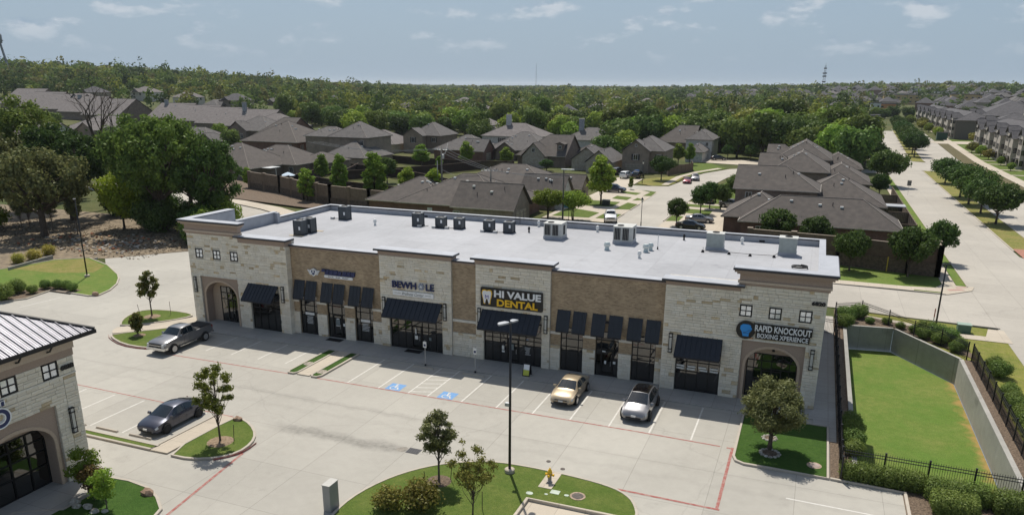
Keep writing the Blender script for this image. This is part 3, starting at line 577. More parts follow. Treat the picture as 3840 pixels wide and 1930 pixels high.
# limestone end bays and middle bays; brick bays between
def storefront(x0, x1, z1, y, cols, rows, door=None, z0=.08):
    """a glazed front: black bars and single panes, set back behind the wall face"""
    fr = MB(); w = .06
    fr.box(x0, x0+w, y, y+.1, z0, z1); fr.box(x1-w, x1, y, y+.1, z0, z1); fr.box(x0+w, x1-w, y, y+.1, z1-w, z1); fr.box(x0+w, x1-w, y, y+.1, z0, z0+.1)
    xs = [x0+w/2]+[x0+(x1-x0)*c for c in cols]+[x1-w/2]; zs = [z0+.05]+rows+[z1-w/2]
    for i in range(1, len(xs)-1): fr.box(xs[i]-w/2, xs[i]+w/2, y-.004, y+.104, z0+.1, z1-w)
    for zz in rows:
        for i in range(len(xs)-1): fr.box(xs[i]+w/2, xs[i+1]-w/2, y+.004, y+.096, zz-w/2, zz+w/2)
    if door:
        for d in door:
            fr.box(d[0], d[0]+.09, y-.03, y-.006, z0+.02, 2.2); fr.box(d[1]-.09, d[1], y-.03, y-.006, z0+.02, 2.2); fr.box(d[0]+.09, d[1]-.09, y-.03, y-.006, 2.11, 2.2); fr.box(d[0]+.09, d[1]-.09, y-.03, y-.006, z0+.02, z0+.28)
    o = part(fr, 'storefront_window', frame_m)
    for i in range(len(xs)-1):
        for j in range(len(zs)-1):
            p = MB(); yy = y+.045+random.uniform(-.004, .004); e = .008
            p.quad((xs[i]+.02, yy+random.uniform(-e, e), zs[j]), (xs[i+1]-.02, yy+random.uniform(-e, e), zs[j]), (xs[i+1]-.02, yy+random.uniform(-e, e), zs[j+1]), (xs[i]+.02, yy+random.uniform(-e, e), zs[j+1])); p.build('pane', pane_m, o)
    if door:
        for d in door:
            h = MB(); xh = d[1]-.16; h.tube([(xh, y-.09, .95), (xh, y-.09, 1.35)], .018, 6); h.box(xh-.012, xh+.012, y-.09, y-.03, .97, .99); h.box(xh-.012, xh+.012, y-.09, y-.03, 1.31, 1.33); h.build('door_handle', steel_m, o)
    return o
def awning(x0, x1, zt, zb, yf, d, pw, sides=True):
    n = max(2, round((x1-x0)/pw)); w = (x1-x0)/n
    fr = MB(); fr.box(x0, x1, yf-.03, yf, zt-.02, zt+.03)
    if sides:
        for x in (x0+.02, x1-.02):
            fr.tube([(x, yf-.03, zt-.05), (x, yf-d+.03, zb-.03)], .03, 6); fr.tube([(x, yf-.02, zb), (x, yf-d+.03, zb-.03)], .025, 6); fr.tube([(x, yf-.03, zb), (x, yf-.03, zt-.05)], .025, 6)
            c = [(x, yf-.3-.16*math.cos(t*.7), zb+.28+.16*math.sin(t*.7)) for t in range(8)]; fr.tube(c, .012, 5)
    o = part(fr, 'awning', seam_m); MB().box(x0, x1, yf-d-.02, yf-d+.015, zb-.10, zb+.02).build('valance', seam_m, o)
    dz = (zt-zb); ln = math.hypot(d, dz); nx = (0, -dz/ln, -d/ln)
    for i in range(n):
        a, c = x0+i*w, x0+(i+1)*w; t = .02
        p = MB(); p.add([(a, yf-.02, zt), (c, yf-.02, zt), (c, yf-d, zb), (a, yf-d, zb), (a, yf-.02, zt+t), (c, yf-.02, zt+t), (c, yf-d, zb+t), (a, yf-d, zb+t)], [(0, 1, 2, 3), (7, 6, 5, 4), (0, 4, 5, 1), (2, 6, 7, 3)])
        s = .016; p.add([(a-s, yf-.02, zt+t), (a+s, yf-.02, zt+t), (a+s, yf-d, zb+t), (a-s, yf-d, zb+t), (a-s, yf-.02, zt+t+.05), (a+s, yf-.02, zt+t+.05), (a+s, yf-d, zb+t+.05), (a-s, yf-d, zb+t+.05)], [(4, 7, 6, 5), (0, 4, 5, 1), (2, 6, 7, 3), (0, 3, 7, 4), (1, 5, 6, 2)])
        p.build('panel', awn_m, o)
def sconce(x, z0, z1, y, axis='y', parent=None):
    b = MB(); X = lambda a, c, p, q, e, f: b.box(a, c, p, q, e, f) if axis == 'y' else b.box(-p, -q, a, c, e, f)
    for a in (-.13, .10): X(x+a, x+a+.03, y-.16, y-.13, z0, z1)
    for a in (-.13, .10): X(x+a, x+a+.03, y-.03, y, z0, z1)
    for zz in (z0-.04, z0+.22, z1-.25, z1): X(x-.15, x+.15, y-.17, y, zz, zz+.05)
    o = part(b, 'wall_lamp', black_m, parent=parent); g = MB(); b = g
    if axis == 'y': g.box(x-.09, x+.09, y-.125, y-.035, z0+.01, z1)
    else: g.box(-y+.035, -y+.125, x-.09, x+.09, z0+.01, z1)
    g.build('lamp_glass', lampglass_m, o)
def window4(x0, x1, z0, z1, y, axis='y', parent=None):
    def B(b, a, c, p, q, e, f): b.box(a, c, p, q, e, f) if axis == 'y' else b.box(-q, -p, a, c, e, f)
    f = MB(); w = .085; xm, zm = (x0+x1)/2, (z0+z1)/2
    for a, c in ((x0, x0+w), (x1-w, x1), (xm-.03, xm+.03)): B(f, a, c, y-.06, y+.03, z0, z1)
    for a, c in ((x0+w, xm-.03), (xm+.03, x1-w)):
        for e, g in ((z0, z0+w), (z1-w, z1), (zm-.03, zm+.03)): B(f, a, c, y-.056, y+.03, e, g)
    o = part(f, 'window', frame_m, parent=parent)
    for a, c in ((x0+w, xm-.03), (xm+.03, x1-w)):
        for e, g in ((z0+w, zm-.03), (zm+.03, z1-w)):
            p = MB(); B(p, a, c, y-.02, y+.01, e, g); p.build('pane', wpane_m, o)
def arch_profile(x0, x1, zs, zt, n=14):
    r = (x1-x0)/2; cx = (x0+x1)/2; return [(x0, 0.08)]+[(cx-r*math.cos(math.pi*k/n), zs+(zt-zs)*math.sin(math.pi*k/n)) for k in range(n+1)]+[(x1, .08)]
def portal(x0, x1, zt, yf, parent=None, axis='y', yr=1.0):
    """stucco panel recessed in the stone, an arch cut through it, the shopfront deep inside"""
    T = (lambda x, y, z: (x, y, z)) if axis == 'y' else (lambda x, y, z: (-y, x, z))
    n = 14; ax0, ax1 = x0+.34, x1-.34; prof = arch_profile(ax0, ax1, 2.75, 4.15, n)
    b = MB(); yp = yf+.12
    outer = [(x0, .08)]+[(x0, prof[k+1][1]) if prof[k+1][1] < 2.76 and k < 1 else None for k in range(0)]
    # front face of the panel: strips from the arch line up to the lintel, and the two jambs
    arc = prof[1:-1]
    for p, q in zip(arc, arc[1:]): b.quad(T(p[0], yp, p[1]), T(q[0], yp, q[1]), T(q[0], yp, zt), T(p[0], yp, zt))
    for a, c in ((x0, ax0), (ax1, x1)): b.quad(T(a, yp, .08), T(c, yp, .08), T(c, yp, zt), T(a, yp, zt))
    for p, q in zip(prof, prof[1:]): b.quad(T(p[0], yp, p[1]), T(p[0], yf+yr, p[1]), T(q[0], yf+yr, q[1]), T(q[0], yp, q[1]))
    part(b, 'arch_panel', taupe_m, parent=parent)
    b = MB()                               # raised arch moulding
    for (p, q) in zip(prof, prof[1:]):
        cx = (ax0+ax1)/2
        def o_(p, k): 
            if p[1] <= 2.75: return (cx+(p[0]-cx)*(1+k/((ax1-ax0)/2)), p[1])
            return (cx+(p[0]-cx)*(1+k/((ax1-ax0)/2)), 2.75+(p[1]-2.75)*(1+k/1.4))
        p2, q2 = o_(p, .17), o_(q, .17); p0, q0 = o_(p, -.02), o_(q, -.02)
        b.quad(T(p0[0], yp-.05, p0[1]), T(q0[0], yp-.05, q0[1]), T(q2[0], yp-.05, q2[1]), T(p2[0], yp-.05, p2[1]))
        b.quad(T(p2[0], yp-.05, p2[1]), T(q2[0], yp-.05, q2[1]), T(q2[0], yp+.01, q2[1]), T(p2[0], yp+.01, p2[1])); b.quad(T(p0[0], yp-.05, p0[1]), T(p0[0], yp+.03, p0[1]), T(q0[0], yp+.03, q0[1]), T(q0[0], yp-.05, q0[1]))
    part(b, 'arch_moulding', tan_m, parent=parent)
    b = MB(); b.quad(T(ax0-.3, yf+yr+.002, .08), T(ax1+.3, yf+yr+.002, .08), T(ax1+.3, yf+yr+.002, 4.4), T(ax0-.3, yf+yr+.002, 4.4)); part(b, 'recess_wall', tan_m, parent=parent)
Y1, Y2, Y3 = 8.08, 8.5, 8.7
opL = [(-26.47, -22.12, 0, 4.74), (-20.8, -17.55, 0, 3.75)]
opR = [(22.82, 27.1, 0, 4.76), (18.22, 21.46, 0, 3.75)]
opB, opH = [(-6.4, -1.34, 0, 3.75)], [(2.45, 7.48, 0, 3.75)]
b = wall(-27.55, -16.5, 0, 8.6, Y1, 9.4, opL); part(b, 'wall', mortar_m)
b = wall(17.2, 28.12, 0, 8.6, Y1, 9.4, opR); part(b, 'wall', mortar_m)
b = wall(-7.2, -.45, 0, 8.6, Y2, 9.4, opB); part(b, 'wall', mortar_m)
b = wall(1.75, 8.15, 0, 8.6, Y2, 9.4, opH); part(b, 'wall', mortar_m)
part(MB().box(-27.55, -27.2, 9.4, 14.2, 0, 8.6), 'wall', mortar_m); part(MB().box(27.8, 28.12, 9.4, 14.4, 0, 8.6), 'wall', mortar_m)
winsL = [(-26.7, -25.82), (-24.66, -23.8), (-22.68, -21.81)]; winsR = [(22.45, 23.3), (24.43, 25.27), (26.42, 27.26)]
for i, (x0, x1, ops, wn_, y, z1) in enumerate([(-27.55, -16.5, opL, winsL, Y1, 8.6), (17.2, 28.12, opR, winsR, Y1, 8.6), (-7.2, -.45, opB, [], Y2, 8.25), (1.75, 8.15, opH, [], Y2, 8.25)]):
    band = 4.62; oo = ops+[(a, c, 6.35, 7.2) for a, c in wn_]
    if i < 2:
        tw = (-27.55, -21.6) if i == 0 else (22.4, 28.12); lo = (-21.6, -16.5) if i == 0 else (17.2, 22.4)
        stones(x0, x1, .08, band, y, oo, 10+i); stones(x0, x1, band+.16, 6.2, y, oo, 20+i); stones(x0, x1, 6.22, 8.15, y, oo, 30+i); stones(tw[0], tw[1], 8.16, 8.62, y, oo, 40+i)
    else: stones(x0, x1, .08, band, y, oo, 10+i); stones(x0, x1, band+.16, 6.5, y, oo, 20+i); stones(x0, x1, 6.52, 8.16, y, oo, 30+i)
    for c in cells(x0, x1, band+.005, band+.155, oo):
        xx = c[0]
        while xx < c[1]-.02:
            e = min(xx+1.2, c[1]); b = MB(); b.box(xx+.004, e-.004, y-.07, y, band+.005, band+.155); part(b, 'stone_band', cast_m); xx = e
    for a, c in wn_: window4(a, c, 6.35, 7.2, y)
# returns of the left and right end bays
for x, s in ((-16.5, 1), (17.2, -1)):
    b = MB(); r = random.Random(5); z = .08
    while z < 8.1:
        h = min(r.choice([.19, .24, .29]), 8.12-z); b.box(x-.02*s, x+.05*s, Y1-.04, Y3-.01, z, z+h-.012); z += h
    tag(part(b, 'stonework', stone_m), kind='stuff')
# brick bays
brk = [(-16.5, -7.2, [(-15.85, -13.96), (-12.92, -11.04), (-10.02, -8.16)], 1), (8.15, 17.2, [(9.0, 10.86), (11.88, 13.73), (14.74, 16.59)], 2), (-.45, 1.75, [], 0)]
for x0, x1, ops, k in brk:
    oo = [(a, c, 0, 3.75) for a, c in ops]
    part(wall(x0, x1, 0, 8.0, Y3, 9.4, oo), 'wall', brick_m)
    for c in cells(x0, x1, 0, 2.13, oo): part(MB().box(c[0], c[1], Y3-.06, Y3, c[2], c[3]), 'wall', mortar_m)
    stones(x0, x1, .08, 2.12, Y3-.06, oo, 50+k)
    for c in cells(x0, x1, 3.07, 3.28, oo): b = MB(); b.box(c[0], c[1], Y3-.1, Y3-.002, c[2], c[3]); part(b, 'stone_band', cast_m)
    b = MB(); b.box(x0, x1, Y3-.1, 9.4, 8.0, 8.18); part(b, 'fascia', taupe_m if k else taupe_m)
    b = MB(); b.box(x0+.05, x1-.05, Y3-.16, 9.45, 8.22, 8.28); part(b, 'coping', coping_m); b = MB(); b.box(x0+.05, x1-.05, Y3-.21, Y3-.1, 8.15, 8.27); part(b, 'coping_edge', edge_m)
    for a, c in ops:
        dr = [((a+c)/2-.47, (a+c)/2+.47)] if ops.index((a, c)) == 1 else None
        storefront(a, c, 3.75, Y3+.12, [.24, .77], [1.75, 2.1, 2.75, 3.3] if not dr else [2.25, 3.0], dr)
def crown(x0, x1, yf, zb, zt, ov):
    """taupe band, flared crown and metal coping along a raised parapet"""
    b = MB(); b.box(x0, x1, yf-.1, yf+.9, zb, zt-.28); part(b, 'fascia', taupe_m)
    b = MB(); vs = []
    P = [(0.10, zt-.28), (.16, zt-.2), (ov-.06, zt-.16), (ov, zt-.14)]
    for (a, z), (c, w) in zip(P, P[1:]):
        b.add([(x0-a+.1, yf-a, z), (x1+a-.1, yf-a, z), (x1+c-.1, yf-c, w), (x0-c+.1, yf-c, w)], [(0, 1, 2, 3)])
        for X, s in ((x0, -1), (x1, 1)): b.add([(X+s*(a-.1), yf-a, z), (X+s*(a-.1), yf+.9, z), (X+s*(c-.1), yf+.9, w), (X+s*(c-.1), yf-c, w)], [(0, 1, 2, 3)])
    part(b, 'crown_moulding', taupe_m)
    b = MB(); b.box(x0-ov+.08, x1+ov-.08, yf-ov-.05, yf+.95, zt-.14, zt-.01); part(b, 'coping_edge', edge_m)
    b = MB(); b.box(x0-ov+.10, x1+ov-.10, yf-ov, yf+.93, zt-.01, zt+.03); part(b, 'coping', coping_m)
crown(-21.6, -16.45, Y1, 8.15, 8.76, .36); crown(17.15, 22.4, Y1, 8.15, 8.62, .36)
crown(-7.25, -.4, Y2, 8.2, 8.72, .36); crown(1.7, 8.2, Y2, 8.2, 8.72, .36)
for x0, x1, s in ((-27.55, -21.6, -1), (22.35, 28.12, 1)):
    ye = 14.3
    def rng3(b, o, z0, z1):
        b.box(x0-o, x1+o, Y1-o, Y1+.35, z0, z1)
        xa, xb = (x0-o, x0+.35) if s < 0 else (x1-.35, x1+o); b.box(xa, xb, Y1+.35, ye, z0, z1)
    b = MB(); rng3(b, .10, 8.62, 8.80); part(b, 'fascia', taupe_m); b = MB(); rng3(b, .2, 8.80, 8.97); part(b, 'fascia', light_tan_m)
    b = MB(); rng3(b, .10, 8.97, 9.45); part(b, 'fascia', taupe_m); b = MB(); rng3(b, .30, 9.45, 9.60); part(b, 'crown_moulding', taupe_m)
    b = MB(); rng3(b, .46, 9.60, 9.75); part(b, 'crown_moulding', tan_m if s < 0 else taupe_m); b = MB(); rng3(b, .56, 9.75, 9.88); part(b, 'coping_edge', edge_m)
    b = MB(); w = .55 if s < 0 else 1.0; b.box(x0-.5, x1+.5, Y1-.5, Y1+.45, 9.88, 9.93); xa, xb = (x0-.5, x0+.4) if s < 0 else (x1-.75, x1+.5); b.box(xa, xb, Y1+.45, ye+.1, 9.88, 9.93); part(b, 'coping', coping_m)
    b = MB(); b.box(x0+.1 if s < 0 else x0, x1, Y1+.35, Y1+.42, 7.6, 9.84); xa, xb = (x0+.35, x0+.42) if s < 0 else (x1-.42, x1-.35); b.box(xa, xb, Y1+.42, ye, 7.6, 9.84); part(b, 'parapet', coping_m)
# portals, shopfronts, awnings, lamps
portal(-26.47, -22.12, 4.74, Y1); portal(22.82, 27.1, 4.76, Y1)
storefront(-25.15, -22.5, 3.5, Y1+1.0-.06, [.28, .5, .74], [2.3, 2.9], [(-24.4, -23.5)]); storefront(23.25, 26.7, 3.45, Y1+1.0-.06, [.14, .3, .5, .7, .86], [2.3, 2.9], [(24.3, 25.0), (25.0, 25.7)])
storefront(-20.8, -17.55, 3.75, Y1+.15, [.25, .5, .75], [1.75, 2.15, 2.75, 3.2]); storefront(18.22, 21.46, 3.75, Y1+.15, [.25, .5, .75], [1.6, 2.35, 2.7, 3.1])
storefront(-6.4, -1.34, 3.75, Y2+.15, [.14, .28, .40, .60, .72, .86], [1.75, 2.15, 2.75], [(-4.35, -3.4)]); storefront(2.45, 7.48, 3.75, Y2+.15, [.14, .28, .40, .60, .72, .86], [1.75, 2.15, 2.5], [(4.5, 5.45)])
awning(-20.85, -17.57, 4.43, 3.15, Y1-.05, 1.25, .37); awning(18.24, 21.48, 4.41, 3.13, Y1-.05, 1.2, .37)
awning(-6.48, -1.31, 4.47, 3.18, Y2-.05, 1.2, .43); awning(2.38, 7.45, 4.47, 3.18, Y2-.05, 1.2, .43)
for a, c in [(-16.16, -15.06), (-14.9, -13.79), (-13.24, -12.13), (-11.97, -10.87), (-10.36, -9.25), (-9.04, -7.92), (8.74, 9.8), (10.05, 11.11), (11.59, 12.65), (12.92, 13.98), (14.42, 15.5), (15.81, 16.87)]: awning(a, c, 5.08, 3.50, Y3-.02, .52, .36, False)
for x in (-27.05, -17.07): sconce(x, 3.05, 4.44, Y1-.06)
for x in (17.77, 27.58): sconce(x, 3.05, 4.45, Y1-.06)
for x in (-6.85, -1.03, 2.1, 7.84): sconce(x, 3.13, 4.5, Y2-.06)
for x, z in ((-23.35, 3.78), (25.0, 3.78)):
    b = MB(); b.box(x-.1, x+.1, Y1+.93, Y1+1.0, z-.12, z+.12); part(b, 'security_light', black_m)
b = MB(); b.lathe([(.0, 0), (.16, .01), (.16, .1), (.1, .16)], (12.78, Y3-.12, 4.45), 10); part(b, 'security_light', black_m)
for x in (-7.6, 8.45):
    b = MB(); b.box(x-.06, x+.06, Y3-.09, Y3-.01, .08, 7.9) if x > 20 else None
lay_stones(BLD, ALL, 300)
# posters and lettered films behind the glass
def poster(x, z, w, h, y, m=poster_m, name='poster'):
    b = MB(); b.box(x-w/2, x+w/2, y-.012, y-.006, z-h/2, z+h/2); return part(b, name, m)
blk = flat('window lettering', (.55, .56, .56), .7)
for xc in (-14.9, -9.05):
    poster(xc, 2.0, .95, .24, Y3+.12)
    for k in range(6): poster(xc+random.uniform(-.04, .04), 1.72-k*.125, random.uniform(.55, .75), .055, Y3+.12, blk, 'window_lettering')
poster(-11.9, 1.55, .42, .5, Y3+.09, flat('grey decal', (.16, .19, .2), .5), 'door_decal'); poster(-11.9, 1.86, .3, .08, Y3+.09); poster(-11.9, 1.22, .45, .07, Y3+.09); poster(-11.3, 1.35, .2, .26, Y3+.12); poster(12.55, 2.1, .26, .1, Y3+.09); poster(12.68, 1.2, .15, .26, Y3+.12); poster(13.4, 1.25, .2, .2, Y3+.12)
poster(-3.95, 1.75, .12, .5, Y2+.11); poster(-3.9, 1.2, .3, .34, Y2+.11); poster(-2.6, 1.2, .22, .28, Y2+.15, flat('grey decal', (.16, .19, .2), .5)); poster(4.1, 1.35, .2, .34, Y2+.15); poster(4.12, 1.02, .24, .16, Y2+.15); poster(4.9, 1.5, .34, .5, Y2+.11, flat('grey decal', (.16, .19, .2), .5)); poster(4.82, 1.62, .14, .18, Y2+.11)
for k in range(7): poster(6.25+random.uniform(-.03, .03), 1.6-k*.1, random.uniform(.3, .5), .045, Y2+.15, blk, 'window_lettering')
for xc in (18.6, 19.4, 20.25, 21.05):
    for zc in (2.0, 1.8): poster(xc+random.uniform(-.04, .04), zc, .58, .13, Y1+.15)
# access ladder over the back parapet
b = MB()
for x in (-2.9, -2.4): b.tube([(x, 30.45, 6.6), (x, 30.45, 9.1), (x, 29.5, 9.1), (x, 29.45, 7.7)], .025, 6)
for z in (7.9, 8.2, 8.5): b.box(-2.9, -2.4, 29.44, 29.47, z, z+.03)
part(b, 'roof_ladder', dark_m)
# ---------------------------------------------------------------- lettering
def text_mesh(s, size=1.0, depth=.03, bold=.0, shear=0.0, space=1.0):
    cu = bpy.data.curves.new('t', 'FONT'); cu.body = s; cu.size = size; cu.extrude = depth/2; cu.offset = bold; cu.shear = shear; cu.space_character = space; cu.resolution_u = 3
    o = bpy.data.objects.new('t', cu); COL.objects.link(o); dg = bpy.context.evaluated_depsgraph_get()
    me = bpy.data.meshes.new_from_object(o.evaluated_get(dg)); v = [tuple(p.co) for p in me.vertices]; f = [tuple(p.vertices) for p in me.polygons]
    bpy.data.objects.remove(o); bpy.data.curves.remove(cu); bpy.data.meshes.remove(me); return v, f
def islands_of(v, f):
    par = list(range(len(v)))
    def fd(i):
        while par[i] != i: par[i] = par[par[i]]; i = par[i]
        return i
    for q in f:
        for a in q[1:]: par[fd(a)] = fd(q[0])
    grp = {}
    for q in f: grp.setdefault(fd(q[0]), []).append(q)
    # text meshes have split seams: join islands whose x-ranges overlap strongly
    L_ = []
    for k, qs in grp.items():
        xs = [v[i][0] for q in qs for i in q]; L_.append([min(xs), max(xs), qs])
    L_.sort(key=lambda t: t[0]); res = []
    for a in L_:
        if res and a[0] < res[-1][1]-.25*min(a[1]-a[0], res[-1][1]-res[-1][0]): res[-1][1] = max(res[-1][1], a[1]); res[-1][2] += a[2]
        else: res.append(a)
    return [r[2] for r in res]
def lettering(s, parent, x0, x1, z0, z1, y, m, axis='y', depth=.06, bold=.02, name='letter', split=True, shear=0.0, slope=0.0):
    v, f = text_mesh(s, 1, .06, bold, shear); xs = [p[0] for p in v]; ys = [p[1] for p in v]; sx = (x1-x0)/(max(xs)-min(xs)); sz = (z1-z0)/(max(ys)-min(ys)); mx, my = min(xs), min(ys)
    def T(p):
        x, z, d = x0+(p[0]-mx)*sx, z0+(p[1]-my)*sz, (p[2]/.06+.5)*depth
        return (x, y-d, z+slope*(x-x0)) if axis == 'y' else (-(y-d), x, z)
    for qs in (islands_of(v, f) if split else [f]):
        ids = sorted({i for q in qs for i in q}); mp_ = {i: k for k, i in enumerate(ids)}; b = MB(); b.add([T(v[i]) for i in ids], [tuple(mp_[i] for i in q) for q in qs]); b.build(name, m, parent)
navy_m = flat('navy acrylic', (.010, .022, .10), .35); blue_m = flat('blue acrylic', (.02, .28, .72), .4); yel_m = flat('yellow acrylic', (.85, .50, .02), .4); wht_m = flat('white acrylic', (.80, .80, .80), .4); sgrey = flat('grey acrylic', (.30, .33, .40), .4); signblack = flat('sign black', (.018, .015, .013), .5)
def rbox(b, x0, x1, z0, z1, y0, y1, r):
    p = []
    for cx, cz, a in ((x1-r, z1-r, 0), (x0+r, z1-r, 90), (x0+r, z0+r, 180), (x1-r, z0+r, 270)): p += [(cx+r*math.cos(R(a+t)), cz+r*math.sin(R(a+t))) for t in (0, 30, 60, 90)]
    n = len(p); b.add([(x, y0, z) for x, z in p]+[(x, y1, z) for x, z in p], [tuple(range(n-1, -1, -1)), tuple(range(n, 2*n))]+[(i, (i+1) % n, n+(i+1) % n, n+i) for i in range(n)])
# winged mail sign
s1 = thing('shop_sign', 'winged white badge with dark blue letters over a white strip on the brick wall', 'sign', (-12.2, 8.7, 6)); y = Y3
b = MB(); hexa = [(0, .36), (.3, .2), (.3, -.14), (0, -.36), (-.3, -.14), (-.3, .2)]
b.add([(-14.03+a, y-.16, 5.98+c) for a, c in hexa]+[(-14.03+a, y-.02, 5.98+c) for a, c in hexa], [(5, 4, 3, 2, 1, 0)]+[(i, (i+1) % 6, 6+(i+1) % 6, 6+i) for i in range(6)])
for sg in (-1, 1):
    for k in range(4): q = [(.3, .14-k*.11), (.66-.07*k, .2-k*.11), (.62-.07*k, .12-k*.11), (.3, .06-k*.11)]; b.add([(-14.03+sg*a, y-.12, 5.98+c) for a, c in q]+[(-14.03+sg*a, y-.02, 5.98+c) for a, c in q], [(0, 1, 2, 3)]+[(i, (i+1) % 4, 4+(i+1) % 4, 4+i) for i in range(4)])
b.build('badge', wht_m, s1)
b = MB()
for q in ([(-.2, .16), (-.06, .24), (-.06, .02), (-.2, -.06)], [(.06, .24), (.2, .16), (.2, -.06), (.06, .02)], [(-.18, -.12), (0, 0), (.18, -.12), (0, -.24)]): b.add([(-14.03+a, y-.166, 5.98+c) for a, c in q]+[(-14.03+a, y-.16, 5.98+c) for a, c in q], [(0, 1, 2, 3), (0, 4, 5, 1), (1, 5, 6, 2)])
b.build('emblem', navy_m, s1)
for x0, w, z0, h in [(-13.2, .5, 6.12, .24), (-12.85, .42, 5.9, .46), (-12.4, .4, 5.9, .42), (-11.98, .42, 5.9, .42), (-11.54, .4, 5.9, .38), (-11.05, .42, 5.92, .4), (-10.62, .4, 5.92, .4), (-10.2, .4, 5.92, .4)]:
    b = MB(); t = .1; q = [(x0, z0), (x0+w-.03, z0), (x0+w+t-.03, z0+h), (x0+t, z0+h)]
    b.add([(a, y-.16, c) for a, c in q]+[(a, y-.02, c) for a, c in q], [(0, 1, 2, 3)]+[(i, (i+1) % 4, 4+(i+1) % 4, 4+i) for i in range(4)]); b.build('letter', navy_m, s1)
b = MB(); rbox(b, -12.92, -9.98, 5.62, 5.86, y-.14, y-.02, .11); st = b.build('name_strip', wht_m, s1); lettering('PACK   SHIP   PRINT', st, -12.5, -10.4, 5.68, 5.79, y-.14, flat('grey print', (.08, .07, .09), .6), depth=.006, split=False, name='strip_lettering')
# wellness sign
s2 = thing('shop_sign', 'navy BEWHOLE letters with grey flower above a white script board', 'sign', (-4, 8.5, 5.5)); y = Y2-.07
lettering('BEWH', s2, -5.95, -3.66, 5.5, 6.08, y, navy_m, depth=.12, bold=.018); lettering('LE', s2, -2.75, -2.0, 5.5, 6.08, y, navy_m, depth=.12, bold=.018)
for k in range(7):
    b = MB(); cx, cz, r = (-3.2+.2*math.cos(k*math.pi/3), 5.79+.22*math.sin(k*math.pi/3), .105) if k < 6 else (-3.2, 5.79, .1)
    b.add([(cx+r*math.cos(t*.7854), y-.1, cz+r*math.sin(t*.7854)) for t in range(8)]+[(cx+r*math.cos(t*.7854), y, cz+r*math.sin(t*.7854)) for t in range(8)], [tuple(range(7, -1, -1))]+[(i, (i+1) % 8, 8+(i+1) % 8, 8+i) for i in range(8)]); b.build('flower_petal', sgrey if k < 6 else wht_m, s2)
b = MB(); b.box(-5.9, -2.05, 4.85, 5.26, 0, 0) if False else b.box(-5.9, -2.05, y-.1, y, 4.86, 5.27); bd = b.build('board', wht_m, s2)
lettering('Wellness Center', bd, -5.0, -2.95, 4.93, 5.2, y-.1, flat('charcoal script', (.05, .06, .06), .6), depth=.008, bold=-.005, split=False, shear=.45, name='script')
for a, c in ((-5.72, -5.15), (-2.8, -2.25)): b = MB(); b.box(a, c, y-.108, y-.1, 5.06, 5.085); b.build('rule', flat('charcoal script', (.05, .06, .06), .6), bd)
# dental sign
s3 = thing('shop_sign', 'black sign board reading HI VALUE DENTAL with a white tooth', 'sign', (4.9, 8.5, 5.6))
b = MB(); rbox(b, 2.27, 7.56, 4.81, 6.38, y-.16, y, .08); bd = b.build('board', signblack, s3)
lettering('HI VALUE', s3, 3.47, 7.45, 5.66, 6.24, y-.16, wht_m, bold=.035); lettering('DENTAL', s3, 3.72, 7.2, 4.94, 5.52, y-.16, yel_m, bold=.03)
def tooth(k, yy, m, nm, d=.05):
    P = [(-.40, .55), (-.2, .60), (0, .53), (.2, .60), (.40, .55), (.46, .3), (.40, 0), (.33, -.25), (.3, -.58), (.17, -.62), (.1, -.3), (0, -.12), (-.1, -.3), (-.17, -.62), (-.3, -.58), (-.33, -.25), (-.40, 0), (-.46, .3)]
    b = MB(); n = len(P); P = [(2.84+a*k, 5.62+c*k) for a, c in P]; cen = [(2.84, yy, 5.72)]
    b.add([(a, yy, c) for a, c in P]+[(a, yy+d, c) for a, c in P]+cen, [(i, (i+1) % n, n+(i+1) % n, n+i) for i in range(n)]+[(2*n, i, (i+1) % n) for i in range(n)]); b.build(nm, m, s3)
tooth(1.0, y-.2, yel_m, 'tooth_outline', .04); tooth(.86, y-.225, wht_m, 'tooth', .024)
lettering('M', s3, 2.7, 2.99, 5.45, 5.78, y-.225, flat('purple acrylic', (.08, .05, .35), .4), depth=.02, bold=-.01)
# boxing sign
s4 = thing('shop_sign', 'black RAPID KNOCKOUT boxing sign with round blue glove badge', 'sign', (25, 8, 5.4)); y = Y1-.07
b = MB(); b.box(23.5, 27.42, y-.14, y, 5.38, 5.98); b.box(23.7, 27.3, y-.135, y, 4.88, 5.38); b.build('board', signblack, s4)
b = MB(); n = 24; b.add([(23.0+.66*math.cos(t*2*math.pi/n), y-.16, 5.42+.66*math.sin(t*2*math.pi/n)) for t in range(n)]+[(23.0+.66*math.cos(t*2*math.pi/n), y, 5.42+.66*math.sin(t*2*math.pi/n)) for t in range(n)], [tuple(range(n-1, -1, -1))]+[(i, (i+1) % n, n+(i+1) % n, n+i) for i in range(n)]); b.build('badge', signblack, s4)
G_ = [(-.18, -.42), (.2, -.42), (.22, -.16), (.34, -.02), (.4, .14), (.3, .24), (.32, .34), (.15, .42), (-.2, .42), (-.36, .3), (-.38, .06), (-.26, -.12)]
b = MB(); n = len(G_); b.add([(23.02+a*1.05, y-.20, 5.42+c*1.05) for a, c in G_]+[(23.02+a*1.05, y-.16, 5.42+c*1.05) for a, c in G_], [tuple(range(n))]+[(i, (i+1) % n, n+(i+1) % n, n+i) for i in range(n)]); b.build('glove', blue_m, s4)
b = MB(); b.tube([(22.86, y-.205, 5.26), (23.05, y-.205, 5.3), (23.2, y-.205, 5.42), (23.36, y-.205, 5.44)], .018, 4); b.box(22.84, 23.24, y-.205, y-.2, 5.19, 5.215); b.build('glove_seam', navy_m, s4)
lettering('RAPID KNOCKOUT', s4, 23.62, 27.36, 5.43, 5.90, y-.14, wht_m, bold=.022); lettering('BOXING XPERIENCE', s4, 23.82, 27.2, 4.97, 5.30, y-.135, wht_m, bold=.015)
